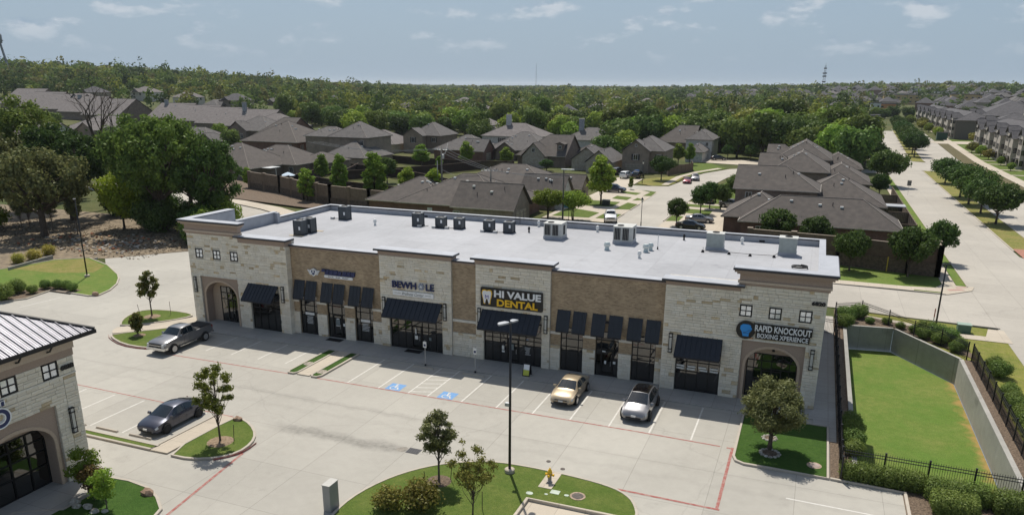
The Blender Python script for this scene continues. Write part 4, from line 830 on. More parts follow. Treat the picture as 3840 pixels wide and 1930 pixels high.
b = MB(); b.box(23.2, 23.55, y-.1, y, 4.8, 4.84); b.build('orange_strip', flat('orange film', (.7, .25, .05), .5), s4)
n1_ = thing('address_number', 'black address numerals 6820 high on the right limestone tower', 'sign', (27.6, 8, 7.8)); lettering('6820', n1_, 27.12, 28.02, 7.66, 7.94, Y1-.07, black_m, name='numeral', bold=.06)

# ---------------------------------------------------------------- neighbouring shop building, bottom left
B2 = thing('corner_building', 'limestone corner building with grey standing seam metal roof', 'building', (-14, -22, 0))
WX = -11.3
ap = (-24.3, -19.4, 0, 4.86)
b = MB()
for c in cells(-30, -17.9, 0, 7.36, [ap]): b.box(-12.6, WX, c[0], c[1], c[2], c[3])
b.box(-30, -12.6, -30, -17.9, 0, 7.36) if False else b.box(-30, -13.2, -30, -18.0, 0, 8.5); part(b, 'wall', mortar_m, parent=B2)
L2 = []
def stones2(y0, y1, z0, z1, ops, seed): L2.extend([(WX+.045, cx, cz, w, h, rr, k) for cx, cz, w, h, rr, k in ashlar(y0, y1, z0, z1, ops, seed)])
w2 = [(-19.86, -18.9), (-22.25, -21.3)]; oo = [ap]+[(a, c, 6.43, 7.34) for a, c in w2]
stones2(-27, -18.7, .1, 5.85, oo, 61); stones2(-18.68, -17.88, .1, 6.3, oo, 62); stones2(-24.5, -18.7, 5.87, 6.4, oo, 63); stones2(-24.5, -17.88, 6.32 if False else 6.42, 7.34, oo, 64)
lay_stones(B2, L2, 300, 'x')
b = MB(); b.box(WX-.02, WX+.06, -24.5, -17.86, 6.305, 6.40); part(b, 'stone_band', cast_m, parent=B2)
for z0, z1, o, m in ((7.36, 7.78, .06, taupe_m), (7.78, 8.16, .12, light_tan_m), (8.16, 8.6, .05, taupe_m)): b = MB(); b.box(-30, WX+o, -30, -17.9+o, z0, z1); part(b, 'fascia', m, parent=B2)
portal(-24.3, -19.4, 4.86, -WX, B2, 'x'); 
for a, c in w2: window4(a, c, 6.43, 7.34, -WX, 'x', B2)
sconce(-18.6, 2.95, 4.38, -WX-.06, 'x', B2)
fr = MB()
ysl = [-23.95, -22.9, -21.85, -20.8, -19.75]; zsl = [.12, 1.3, 2.2, 2.9, 3.5]
for yv in ysl: fr.box(-12.33, -12.2, yv-.04, yv+.04, .12, 3.5)
for zv in zsl: fr.box(-12.32, -12.21, ysl[0], ysl[-1], zv-.035, zv+.035)
o = part(fr, 'storefront_window', frame_m, parent=B2)
for i in range(4):
    for j in range(4): p = MB(); e = .01; p.quad(*[(-12.27+random.uniform(-e, e), a, c) for a, c in ((ysl[i]+.03, zsl[j]), (ysl[i+1]-.03, zsl[j]), (ysl[i+1]-.03, zsl[j+1]), (ysl[i]+.03, zsl[j+1]))]); p.build('pane', pane_m, o)
EX, EY, EZ, PT = -10.4, -16.9, 8.69, .46
metal_roof = mat('standing seam metal', (.20, .20, .23), .5, scale=1.5, var=.08, metal=.35)
rf = MB(); rf.box(-30, EX+.04, -32, EY+.04, EZ-.24, EZ-.03); rfo = part(rf, 'roof', black_m, parent=B2)
def rz_(x): return EZ+(EX-x)*PT
k = 0; yy = EY
while yy > -31:
    y0, y1 = yy, yy-.46; T0, T1 = EY-y0, EY-y1; t1 = min(T1, 9); t0 = min(T0, 9)
    p = MB(); p.add([(EX, y0, EZ), (EX, y1, EZ), (EX-t1, y1, EZ+t1*PT), (EX-t0, y0, EZ+t0*PT)], [(0, 3, 2, 1)] if t0 > 0 else [(0, 2, 1)])
    xe = EX-t0; s = .018
    if t0 > 0: p.add([(EX, y0-s, EZ), (EX, y0+s, EZ), (xe, y0+s, rz_(xe)), (xe, y0-s, rz_(xe)), (EX, y0-s, EZ+.07), (EX, y0+s, EZ+.07), (xe, y0+s, rz_(xe)+.07), (xe, y0-s, rz_(xe)+.07)], [(4, 5, 6, 7), (0, 4, 7, 3), (1, 2, 6, 5), (0, 1, 5, 4)])
    for u in (.15, .31): p.add([(EX, y0-u-.012, EZ+.002), (EX, y0-u+.012, EZ+.002), (xe-.2, y0-u+.012, rz_(xe-.2)+.02), (xe-.2, y0-u-.012, rz_(xe-.2)+.02), (EX, y0-u, EZ+.02), (xe-.2, y0-u, rz_(xe-.2)+.02)], [(0, 4, 5, 3), (1, 2, 5, 4)])
    p.build('roof_panel', metal_roof, rfo); yy = y1
xx = EX; nn = 0
while nn < 20:      # north slope
    x0, x1 = xx, xx-.46; T0, T1 = min(EX-x0, 9), min(EX-x1, 9)
    p = MB(); p.add([(x0, EY, EZ), (x1, EY, EZ), (x1, EY-T1, EZ+T1*PT), (x0, EY-T0, EZ+T0*PT)], [(0, 1, 2, 3)] if T0 > 0 else [(0, 1, 2)]); p.build('roof_panel', metal_roof, rfo); xx = x1; nn += 1
b = MB(); b.tube([(EX, EY, EZ+.03), (EX-8.5, EY-8.5, EZ+8.5*PT+.03)], .09, 6); b.build('hip_cap', seam_m, rfo)
for yv in (-19.4, -21.2, -23): 
    b = MB(); b.tube([(WX+.05, yv, 7.95), (WX+.35, yv, 8.05), (WX+.62, yv, 8.4)], .05, 5); b.box(WX+.02, WX+.09, yv-.08, yv+.08, 7.8, 8.4); part(b, 'bracket', black_m, parent=B2)
s5 = thing('shop_sign', 'blue rounded letter sign with white outline over the corner arch', 'sign', (-11.2, -22.3, 5.5))
for (cy, cz, ro, ri) in ((-22.62, 5.42, .58, .3),):
    for (r1, r0, d, m, nm) in ((ro, ri, .16, navy_m, 'letter'), (ro+.04, ro-.03, .18, wht_m, 'outline'), (ri+.03, ri-.03, .18, wht_m, 'outline')):
        b = MB(); n = 28; vs = []
        for t in range(n):
            c_, s_ = math.cos(t*2*math.pi/n), math.sin(t*2*math.pi/n); vs += [(WX+.03, cy+r1*c_, cz+r1*s_*.92), (WX+.03+d, cy+r1*c_, cz+r1*s_*.92), (WX+.03+d, cy+r0*c_, cz+r0*s_*.92), (WX+.03, cy+r0*c_, cz+r0*s_*.92)]
        b.add(vs, [(t*4+k, ((t+1) % n)*4+k, ((t+1) % n)*4+(k+1) % 4, t*4+(k+1) % 4) for t in range(n) for k in range(4)]); b.build(nm, m, s5)
b = MB(); b.box(WX+.03, WX+.17, -22.5, -22.2, 6.02, 6.3); b.build('letter', navy_m, s5); b = MB(); b.box(WX+.17, WX+.19, -22.46, -22.42, 6.02, 6.3); b.box(WX+.17, WX+.19, -22.24, -22.2, 6.02, 6.3); b.box(WX+.17, WX+.188, -22.42, -22.24, 6.27, 6.3); b.build('outline', wht_m, s5)
n2_ = thing('address_number', 'black address numerals 6828 beside the corner building window', 'sign', (-11.2, -18.4, 6.8)); lettering('6828', n2_, -18.78, -17.96, 6.68, 6.96, -WX-.07, black_m, 'x', name='numeral', bold=.06)

# ---------------------------------------------------------------- on the roof
grille_m = mat('condenser louvre', (.065, .075, .085), .5, scale=3, var=.1); top_m = flat('condenser top', (.30, .31, .32), .45, metal=.4)
def condenser(x, y, label, h=1.05, w=.86, group=None):
    t = thing('air_conditioner', label, 'air conditioner', (x, y, 7.66), 0, group); z0 = 7.74
    b = MB(); b.box(x-w/2, x+w/2, y-w/2, y+w/2, z0, z0+h); c = b.build('casing', grille_m, t)
    b = MB()
    for k in range(int(h/.075)):
        z = z0+.06+k*.075
        if z > z0+h-.08: break
        b.box(x-w/2-.012, x+w/2+.012, y-w/2-.012, y+w/2+.012, z, z+.03)
    for sx in (-1, 1):
        for sy in (-1, 1): b.box(x+sx*w/2-.045, x+sx*w/2+.045, y+sy*w/2-.045, y+sy*w/2+.045, z0, z0+h)
    b.build('louvres', grille_m, t)
    b = MB(); b.box(x-w/2-.02, x+w/2+.02, y-w/2-.02, y+w/2+.02, z0+h, z0+h+.05); b.build('top', top_m, t)
    b = MB(); b.lathe([(.36, 0), (.36, .03), (.30, .05), (.30, .02)], (x, y, z0+h+.05), 16); b.lathe([(.08, 0), (.08, .08)], (x, y, z0+h+.05), 8)
    for k in range(8): a = k*math.pi/4; b.tube([(x, y, z0+h+.1), (x+.33*math.cos(a), y+.33*math.sin(a), z0+h+.09)], .012, 4)
    b.build('fan_guard', black_m, t); b = MB(); b.box(x-w/2-.08, x+w/2+.08, y-w/2-.04, y+w/2+.04, 7.66, 7.74); b.build('base', black2_m, t)
    b = MB(); b.box(x+.12, x+.32, y-w/2-.02, y-w/2-.012, z0+.45, z0+.78); b.build('data_plate', wht_m, t); return t
g_ = 'condenser units along the back of the roof'
condenser(-21.35, 25.0, 'tall grey condenser alone near the back left roof corner', 1.35, .95, g_)
condenser(-12.1, 24.7, 'tall dark condenser with white plate, leftmost of the middle run', 1.25, .9, g_); condenser(-9.4, 24.7, 'second dark condenser from the left in the middle run', 1.0, .86, g_); condenser(-7.4, 24.9, 'third dark condenser from the left in the middle run', 1.0, .86, g_)
condenser(-4.0, 24.8, 'fourth dark condenser from the left in the middle run', 1.02, .88, g_); condenser(-1.8, 24.8, 'dark condenser nearest the first white rooftop unit', 1.02, .88, g_)
condenser(-20.35, 15.6, 'front dark condenser of the pair on tan boards', 1.35, .9, 'pair of condensers near the left end'); condenser(-20.25, 17.0, 'rear dark condenser of the pair on tan boards', 1.35, .9, 'pair of condensers near the left end')
for x0, y0 in ((-21.1, 14.7), (-20.9, 17.7)): tag(MB().box(x0, x0+1.6, y0, y0+.3, 7.665, 7.70).build('board', mat('weathered board', (.50, .40, .25), .9), None), 'tan timber board '+('in front of' if y0 < 16 else 'behind')+' the pair of condensers on the roof', 'board', 'timber boards on the roof')
rtu_m = mat('rooftop unit metal', (.50, .50, .47), .5, scale=1.5, var=.05); rtu2_m = mat('pale green unit metal', (.36, .39, .37), .5, var=.05)
def rtu(x, y, w, d, h, label, coil):
    t = thing('air_conditioner', label, 'air conditioner', (x, y, 7.66), 0, 'white package units on the roof'); z0 = 7.66
    m = rtu_m if coil else rtu2_m
    b = MB(); b.box(x-w/2-.03, x+w/2+.03, y-d/2-.03, y+d/2+.03, z0, z0+.3); b.build('roof_curb', coping_m, t)
    b = MB(); b.box(x-w/2, x+w/2, y-d/2, y+d/2, z0+.3, z0+h-.04); b.build('casing', m, t)
    b = MB(); b.box(x-w/2-.04, x+w/2+.04, y-d/2-.04, y+d/2+.04, z0+h-.04, z0+h+.02); b.build('top', rtu_m, t)
    fx, fy = (x-w*.18, y-d*.2) if coil else (x, y)
    b = MB(); b.lathe([(.32, 0), (.32, .06), (.26, .06), (.26, .02)], (fx, fy, z0+h+.02), 16); b.build('fan_guard', black_m, t)
    if coil:
        for a, c in ((.06, .40), (.50, .86)): b = MB(); b.box(x-w/2+a*w, x-w/2+c*w*.98, y-d/2-.015, y-d/2-.003, z0+.42, z0+h-.12); b.build('coil_panel', black2_m, t)
        b = MB()
        for k in range(9): b.box(x-w/2+.06*w+k*.09*w, x-w/2+.06*w+k*.09*w+.015, y-d/2-.03, y-d/2-.016, z0+.42, z0+h-.12)
        b.build('coil_guard', cream_m, t); b = MB(); b.box(x+w/2+.003, x+w/2+.02, y-.2, y+.35, z0+.4, z0+h-.25); b.build('side_coil', black2_m, t)
        b = MB(); b.box(x-w*.2, x+w*.2, y+d/2, y+d/2+.5, z0+h-.6, z0+h-.15); b.build('intake_hood', rtu_m, t)
    else:
        b = MB()
        for xx_ in (-.33, 0, .33): b.box(x+xx_*w-.008, x+xx_*w+.008, y-d/2-.012, y-d/2-.002, z0+.34, z0+h-.08)
        b.build('access_panel', rtu2_m, t)
rtu(3.35, 24.0, 1.75, 1.9, 1.55, 'white package unit with black coil panels, left of two', True); rtu(10.15, 24.4, 1.75, 2.0, 1.65, 'white package unit with black coil panels, beside the round roof vent', True)
rtu(18.55, 24.6, 1.5, 1.2, 1.55, 'plain pale green package unit left of the gas pipe', False); rtu(24.8, 24.7, 1.5, 1.2, 1.6, 'plain pale green package unit at the right roof end', False)
vent_m = mat('galvanised vent', (.55, .60, .58), .35, metal=.5, var=.1)
for i, (x, y, k, lb) in enumerate([(9.5, 20.4, 0, 'large round-topped metal roof vent in front of white unit'), (12.95, 20.9, 0, 'round-topped roof vent, front of a close pair'), (13.2, 21.8, 1, 'round-topped roof vent, rear of a close pair'), (12.95, 18.2, 2, 'slim pale roof vent nearest the front parapet'), (6.3, 28.8, 2, 'white capped vent between the two coil units'), (-.2, 29.2, 2, 'white vent pipe left of the first coil unit by the parapet'), (2.4, 29.2, 2, 'white capped vent right behind the first coil unit'), (20.6, 28.2, 2, 'white vent pipe behind the pale green unit'), (15.2, 27.9, 3, 'short black vent pipe near the back parapet'), (0, 25.7, 3, 'short black vent pipe beside first coil unit'), (-16.4, 23.1, 2, 'lone white vent on the open left roof')]):
    t = thing('roof_vent', lb, 'roof vent', (x, y, 7.66), 0, 'vents on the shop roof'); s = (.3, .25, .17, .12)[k]; hh = (.75, .7, .65, .6)[k]
    b = MB(); b.lathe([(s*.9, 0), (s*.75, .06), (s*.6, hh*.45)], (x, y, 7.66), 12); b.build('pipe', (black2_m if k == 3 else vent_m if k < 2 else white_m), t, 30)
    b = MB(); b.lathe([(s*.75, hh*.42), (s, hh*.5), (s, hh*.75), (s*.7, hh*.95), (.01, hh)], (x, y, 7.66), 12); b.build('cap', (black2_m if k == 3 else vent_m if k < 2 else white_m), t, 30)
t = thing('mast', 'thin upright pipe standing on the open roof', 'pipe', (13.7, 22.5, 7.66)); MB().tube([(13.7, 22.5, 7.66), (13.7, 22.5, 9.0)], .03, 6).build('pipe', white_m, t); MB().lathe([(.08, 0), (.05, .25)], (13.7, 22.5, 7.66), 8).build('base', black2_m, t)
t = thing('gas_pipe', 'thin gas pipe on small black blocks between the pale green units', 'pipe', (20, 23, 7.66))
MB().tube([(17.6, 23.9, 7.9), (17.7, 22.85, 7.82), (20.0, 22.8, 7.86), (21.8, 22.8, 7.84), (23.8, 23.0, 7.84), (24.1, 24.2, 7.9)], .025, 5).build('pipe', dark_m, t)
for x, y in ((17.7, 22.85), (20.0, 22.8), (21.8, 22.8), (23.8, 23.0)): MB().lathe([(.16, 0), (.08, .22)], (x, y, 7.66), 8).build('support_block', black2_m, t)
t = thing('cable_coil', 'dark cable coil lying on roof near the right tower', 'cable', (26.0, 19.6, 7.66)); MB().tube([(26+.62*math.cos(a*.4), 19.6+.5*math.sin(a*.4), 7.72+.004*a) for a in range(0, 36)], .045, 5).build('cable', dark_m, t)
for i, (x, y) in enumerate(((-22.7, 24.6), (-11.6, 24.0), (-9.9, 24.0), (-8.5, 24.2), (-4.4, 24.0), (-3.0, 24.0))):
    t = thing('junction_box', ('small grey box on the roof beside '+['the lone back left condenser', 'the tall condenser with white plate', 'the second condenser of the middle run', 'the third condenser of the middle run', 'the fourth condenser of the middle run', 'the last dark condenser'][i]), 'junction box', (x, y, 7.66), 0, 'small boxes beside the condensers')
    MB().box(x-.2, x+.2, y-.15, y+.15, 7.66, 7.9).build('box', steel_m, t); MB().tube([(x+.2, y, 7.75), (x+.6, y+.2, 7.75), (x+.8, y+.5, 7.8)], .03, 5).build('conduit', black2_m, t)
# ---------------------------------------------------------------- vehicles
cglass_m = glassmat('car glass', (.006, .012, .018), .05, .03); chrome_m = flat('chrome', (.6, .6, .6), .2, metal=.9); lens_m = mat('headlight lens', (.55, .57, .58), .08, var=.05, spec=.8); red_l = flat('tail light', (.35, .01, .01), .2); rim_m = flat('alloy rim', (.45, .45, .46), .3, metal=.7); plate_m = flat('number plate', (.62, .62, .60), .5)
def paint(n, c, metal=.35, rough=.3): return mat('paint '+n, c, rough, var=.02, metal=metal, spec=.5, coat=.8)
# station: x, bottom, belt, top, half width, half width at the top
CARS = {
 'sedan': dict(L=4.75, W=.90, r=.33, wx=(-1.4, 1.42), st=[(-2.37, .42, .70, .72, .66, .5), (-2.30, .27, .90, .94, .80, .68), (-2.0, .22, .95, 1.0, .87, .70), (-1.55, .20, .96, 1.02, .90, .72), (-.85, .19, .94, 1.38, .91, .58), (-.3, .19, .93, 1.44, .91, .60), (.3, .19, .92, 1.41, .91, .59), (1.15, .19, .91, .98, .91, .74), (1.6, .20, .85, .92, .90, .74), (2.05, .22, .74, .81, .87, .70), (2.28, .26, .62, .68, .80, .62), (2.37, .36, .5, .53, .68, .5)], ws=(.34, 1.1), rw=(-1.5, -.9), sw=((-1.2, -.36), (-.26, .34), (.38, .95))),
 'fastback': dict(L=4.7, W=.92, r=.34, wx=(-1.42, 1.45), st=[(-2.34, .45, .74, .76, .66, .5), (-2.26, .28, .96, 1.0, .80, .68), (-1.95, .23, .98, 1.05, .88, .68), (-1.3, .20, .96, 1.28, .91, .58), (-.6, .19, .94, 1.43, .92, .58), (-.1, .19, .93, 1.45, .92, .60), (.35, .19, .92, 1.42, .92, .60), (1.3, .19, .88, .96, .91, .74), (1.7, .20, .82, .89, .90, .72), (2.08, .22, .70, .78, .87, .68), (2.27, .26, .60, .64, .79, .60), (2.34, .34, .48, .51, .66, .5)], ws=(.38, 1.24), rw=(-1.9, -1.1), sw=((-1.35, -.36), (-.28, .38), (.42, 1.0))),
 'crossover': dict(L=4.75, W=.96, r=.37, wx=(-1.42, 1.45), st=[(-2.37, .5, .85, .88, .68, .5), (-2.30, .30, 1.05, 1.12, .82, .66), (-2.05, .26, 1.06, 1.24, .90, .64), (-1.5, .24, 1.04, 1.48, .94, .60), (-.7, .23, 1.02, 1.60, .95, .62), (0, .23, 1.01, 1.62, .95, .63), (.4, .23, 1.0, 1.58, .95, .62), (1.35, .23, .98, 1.07, .94, .76), (1.75, .24, .92, .99, .93, .74), (2.1, .26, .80, .88, .89, .70), (2.3, .30, .68, .72, .80, .62), (2.37, .40, .55, .58, .68, .5)], ws=(.43, 1.3), rw=(-2.2, -1.6), sw=((-1.75, -.5), (-.42, .42), (.46, 1.05))),
 'suv': dict(L=4.9, W=.97, r=.38, wx=(-1.42, 1.45), st=[(-2.45, .5, .9, .95, .8, .66), (-2.4, .32, 1.1, 1.2, .90, .74), (-2.3, .28, 1.1, 1.66, .94, .70), (-1.5, .26, 1.08, 1.74, .96, .70), (-.5, .25, 1.06, 1.76, .96, .70), (.4, .25, 1.04, 1.70, .96, .68), (1.2, .25, 1.04, 1.12, .95, .80), (1.7, .26, 1.0, 1.07, .94, .78), (2.2, .28, .92, .98, .90, .74), (2.4, .34, .75, .78, .82, .66), (2.45, .42, .6, .62, .7, .55)], ws=(.44, 1.16), rw=(-2.395, -2.31), sw=((-2.2, -1.3), (-1.2, -.4), (-.32, .42))),
 'pickup': dict(L=5.85, W=1.0, r=.40, wx=(-1.75, 1.9), st=[(-2.92, .62, 1.15, 1.2, .86, .78), (-2.86, .52, 1.22, 1.27, .94, .86), (-2.2, .46, 1.23, 1.28, .97, .88), (-.92, .42, 1.23, 1.28, .98, .88), (-.86, .42, 1.23, 1.30, .98, .84), (-.62, .42, 1.23, 1.84, .98, .68), (0, .42, 1.22, 1.89, .98, .69), (.62, .42, 1.21, 1.83, .98, .68), (1.28, .42, 1.19, 1.27, .98, .84), (1.9, .42, 1.16, 1.24, .98, .84), (2.55, .44, 1.10, 1.18, .96, .82), (2.82, .46, 1.02, 1.08, .92, .78), (2.9, .5, .9, .92, .88, .72)], ws=(.66, 1.22), rw=(-.85, -.65), sw=((-.56, .0), (.08, .62), (.66, 1.0)))}
def car(kind, label, cat, loc, rz, pm, group=None, roofm=None, detail=True, extra=None, bumper=None):
    C = CARS[kind]; st = C['st']; xs = [s[0] for s in st]; L = C['L']
    t = thing('car' if kind != 'pickup' else 'pickup_truck', label, cat, loc, rz, group)
    def stat(x):
        for a, b2 in zip(st, st[1:]):
            if a[0] <= x <= b2[0]: k = (x-a[0])/(b2[0]-a[0]); return [p+(q-p)*k for p, q in zip(a, b2)]
        return st[0] if x < st[0][0] else st[-1]
    def ring(s):
        x, zb, zl, zt, w, wt = s; return [(x, 0, zb), (x, w*.84, zb), (x, w*.96, zb+.09), (x, w, zb+.5*(zl-zb)), (x, w*.955, zl), (x, wt, zt-.04), (x, wt*.78, zt), (x, 0, zt+.025)]
    def pt(x, r):
        q = ring(stat(x)); s = 1 if r >= 0 else -1; r = abs(r); i = min(6, int(r)); k = r-i; a, b2 = q[i], q[i+1]; return Vector((x, s*(a[1]+(b2[1]-a[1])*k), a[2]+(b2[2]-a[2])*k))
    def patch(nm, m, rows, off=.007, parent=None):
        """rows: lists of (x, r) points; laid just proud of the body"""
        b = MB(); P = [[pt(*q) for q in row] for row in rows]; c = Vector((0, 0, .7)); vs = []
        nr, nc = len(P), len(P[0]); 
        for i in range(nr):
            for j in range(nc):
                a = P[min(i+1, nr-1)][j]-P[max(i-1, 0)][j]; d = P[i][min(j+1, nc-1)]-P[i][max(j-1, 0)]; n = a.cross(d)
                if n.length > 1e-9: n.normalize()
                if n.dot(P[i][j]-c) < 0: n = -n
                vs.append(P[i][j]+n*off)
        b.add(vs, [(i*nc+j, i*nc+j+1, (i+1)*nc+j+1, (i+1)*nc+j) for i in range(nr-1) for j in range(nc-1)])
        me = b.mesh(nm); me.materials.append(m); shade(me, True); return obj(nm, me, parent or t)
    xx = []
    for a, c in zip(xs, xs[1:]):
        n = max(1, int((c-a)/.22)); xx += [a+(c-a)*k/n for k in range(n)]
    xx.append(xs[-1])
    # smooth the stations a little so the roof and bonnet curve
    def sm(x): 
        e = .09; A, B_, D = stat(max(xs[0], x-e)), stat(x), stat(min(xs[-1], x+e)); return [x]+[(a+2*b2+d)/4 for a, b2, d in zip(A[1:], B_[1:], D[1:])]
    b = MB(); vs = []; nr = 14
    for x in xx:
        q = ring(stat(x) if x in (xs[0], xs[-1]) or kind == 'pickup' and -1.0 < x < -.5 else sm(x)); vs += q+[(p[0], -p[1], p[2]) for p in q[6:0:-1]]
    fs = [(i*nr+k, i*nr+(k+1) % nr, (i+1)*nr+(k+1) % nr, (i+1)*nr+k) for i in range(len(xx)-1) for k in range(nr)]+[tuple(range(nr-1, -1, -1)), tuple(range((len(xx)-1)*nr, len(xx)*nr))]
    b.add(vs, fs); me = b.mesh('body'); me.materials.append(pm); shade(me, 32); body = obj('body', me, t)
    def span(a, c, n): return [a+(c-a)*k/n for k in range(n+1)]
    ws, rw = C['ws'], C['rw']
    patch('windshield', cglass_m, [[(x, r) for r in (5.25, 6, 6.9)]+[(x, -r) for r in (6.9, 6, 5.25)] for x in span(*ws, 5)], .012)
    patch('rear_window', cglass_m, [[(x, r) for r in (5.3, 6, 6.9)]+[(x, -r) for r in (6.9, 6, 5.3)] for x in span(*rw, 4)], .012)
    if roofm: patch('glass_roof', roofm, [[(x, r) for r in (5.3, 6, 6.9)]+[(x, -r) for r in (6.9, 6, 5.3)] for x in span(rw[1]+.06, ws[0]-.06, 6)], .012)
    for s in (1, -1):
        for a, c in C['sw']:
            front = a > .3
            rows = [[(x, s*4.12), (x, s*(4.12+ (.35 if front else .42)*(1 if not front else max(.05, 1-(x-a)/(c-a))))), (x, s*(4.12+(.78 if not front else .76*max(.06, 1-(x-a)/(c-a)*.9))))] for x in span(a, c, 3)]
            patch('side_window', cglass_m, rows, .008)
        patch('headlight', lens_m, [[(x, s*r) for r in (3.45, 3.85, 4.2)] for x in span(L/2-.30, L/2-.10, 3)], .012)
        patch('tail_light', red_l, [[(x, s*r) for r in (3.4, 3.8, 4.1)] for x in span(-L/2+.03, -L/2+.2, 2)], .012)
        if detail:
            for x in ((ws[0]-.02), -.32): 
                if kind == 'pickup' and x < -.3: x = .04
                patch('door_seam', black2_m, [[(xq, s*r) for r in (2.2, 3, 3.6, 4.05)] for xq in (x-.008, x+.008)], .006)
            for x in (.2, -.8 if kind != 'pickup' else -.42): patch('door_handle', chrome_m if kind == 'pickup' else black2_m, [[(xq, s*r) for r in (3.72, 3.84)] for xq in (x-.1, x+.06)], .03)
        m = MB(); q = pt(ws[1]-.28, s*4.1); m.add([(q.x+dx, q.y+s*dy, q.z+.02+dz) for dx, dy, dz in ((-.07, .0, 0), (.1, .0, 0), (.09, .22, .02), (-.05, .22, .02), (-.07, .0, .13), (.06, .0, .13), (.05, .2, .15), (-.04, .2, .15))], [(0, 3, 2, 1), (4, 5, 6, 7), (0, 1, 5, 4), (1, 2, 6, 5), (2, 3, 7, 6), (3, 0, 4, 7)]); me = m.mesh('wing_mirror'); me.materials.append(pm); obj('wing_mirror', me, t)
    # wheels and arches
    r = C['r']; W_ = C['W']
    for x in C['wx']:
        for s in (1, -1):
            a = MB(); n = 18; R1 = r*1.17
            a.add([(x, s*(W_*1.004), r)]+[(x+R1*math.cos(k*2*math.pi/n), s*(W_*1.004), max(.25*r, r+R1*math.sin(k*2*math.pi/n))) for k in range(n)], [(0, 1+k, 1+(k+1) % n) for k in range(n)]); me = a.mesh('wheel_arch'); me.materials.append(black2_m); obj('wheel_arch', me, t)
            w = MB(); w.lathe([(r*.62, -.10), (r*.94, -.10), (r, -.07), (r, .07), (r*.94, .10), (r*.64, .10), (r*.6, .05)], (0, 0, 0), 20); w.v = [(x+p[0], s*(W_-.02)+s*p[2]*1.0, r+p[1]) for p in w.v]; me = w.mesh('wheel'); me.materials.append(rubber_m); shade(me, 40); wo = obj('wheel', me, t)
            q = MB()
            q.lathe([(.01, .085), (r*.16, .095), (r*.2, .07)], (0, 0, 0), 10); q.lathe([(r*.56, .105), (r*.66, .105), (r*.66, .06), (r*.56, .06)], (0, 0, 0), 20)
            for k in range(5):
                an = k*2*math.pi/5+.3; c_, s_ = math.cos(an), math.sin(an); h = r*.1
                q.add([(c_*r*.14-s_*h, s_*r*.14+c_*h, .09), (c_*r*.14+s_*h, s_*r*.14-c_*h, .09), (c_*r*.6+s_*h*1.2, s_*r*.6-c_*h*1.2, .1), (c_*r*.6-s_*h*1.2, s_*r*.6+c_*h*1.2, .1)], [(0, 1, 2, 3)])
            q.v = [(x+p[0], s*(W_-.02)+s*p[2], r+p[1]) for p in q.v]; me = q.mesh('rim'); me.materials.append(rim_m if not (extra and 'darkrim' in extra) else black2_m); obj('rim', me, wo)
    f = MB(); zb = st[-1][1]; f.box(L/2-.06, L/2+.012, -.52, .52, zb-.02, zb+.09); me = f.mesh('lower_grille'); me.materials.append(black2_m); obj('lower_grille', me, t)
    f = MB(); f.box(L/2-.02, L/2+.03, -.16, .16, zb+.1, zb+.22); me = f.mesh('number_plate'); me.materials.append(plate_m); obj('number_plate', me, t)
    if bumper or kind == 'pickup':
        bm = bumper or chrome_m
        if kind == 'pickup':
            f = MB(); f.box(2.8, 2.99, -.95, .95, .48, .70); f.box(2.55, 2.8, .93, 1.0, .5, .70); f.box(2.55, 2.8, -1.0, -.93, .5, .7); me = f.mesh('bumper'); me.materials.append(bm); obj('bumper', me, t)
            f = MB(); f.box(2.86, 2.945, -.66, .66, .73, 1.03); me = f.mesh('grille'); me.materials.append(black2_m); g0 = obj('grille', me, t); f = MB(); f.box(2.9, 2.965, -.7, .7, .86, .915); me = f.mesh('grille_bar'); me.materials.append(chrome_m); obj('grille_bar', me, g0)
            for s in (1, -1):
                f = MB(); f.box(2.84, 2.935, s*.68, s*.88, .74, 1.0); me = f.mesh('headlight'); me.materials.append(lens_m); obj('headlight', me, t)
                f = MB(); f.tube([(-.7, s*1.03, .42), (1.25, s*1.03, .42)], .05, 6); me = f.mesh('running_board'); me.materials.append(chrome_m); obj('running_board', me, t)
                patch('window_trim', chrome_m, [[(x, s*r) for r in (4.02, 4.1)] for x in span(-.6, .95, 4)], .012)
            f = MB(); f.box(-2.8, -.98, -.80, .80, 1.285, 1.315); me = f.mesh('truck_bed'); me.materials.append(black2_m); obj('truck_bed', me, t)
            f = MB(); f.box(-3.0, -2.9, -.9, .9, .5, .66); me = f.mesh('rear_bumper'); me.materials.append(bm); obj('rear_bumper', me, t)
        else:
            f = MB(); f.box(L/2-.05, L/2+.02, -.45, .45, .56, .62); me = f.mesh('grille'); me.materials.append(black2_m); obj('grille', me, t)
    return t
car('pickup', 'grey crew cab pickup parked beside the left tower, nose toward the lot', 'pickup truck', (-23.55, 2.0, 0), R(-90), paint('pewter', (.20, .20, .21), .55, .32))
car('sedan', 'champagne gold sedan parked in front of the right brick bay', 'car', (11.35, 4.0, 0), R(-90), paint('champagne', (.36, .29, .195), .4, .36), bumper=True)
car('crossover', 'silver hatchback crossover with black glass roof by the shops', 'car', (16.75, 3.28, 0), R(-90), paint('silver', (.20, .20, .212), .5, .36), roofm=glassmat('roof glass', (.006, .005, .005), .0, .06), extra='darkrim')
car('fastback', 'dark blue-grey sedan facing the turf strip under the young tree', 'car', (-12.1, -10.75, 0), R(-90), paint('slate', (.045, .05, .075), .45, .32), extra='darkrim')
BG = 'cars in the streets behind the shops'
car('pickup', 'white pickup on the street just beyond the back parapet', 'pickup truck', (-5.15, 79.9, .03), R(-75), paint('white', (.72, .73, .74), 0, .35), BG)
car('sedan', 'silver sedan side-on in the drive under a young tree', 'car', (9.0, 84.6, .04), R(6), paint('silver', (.20, .20, .212), .5, .36), BG)
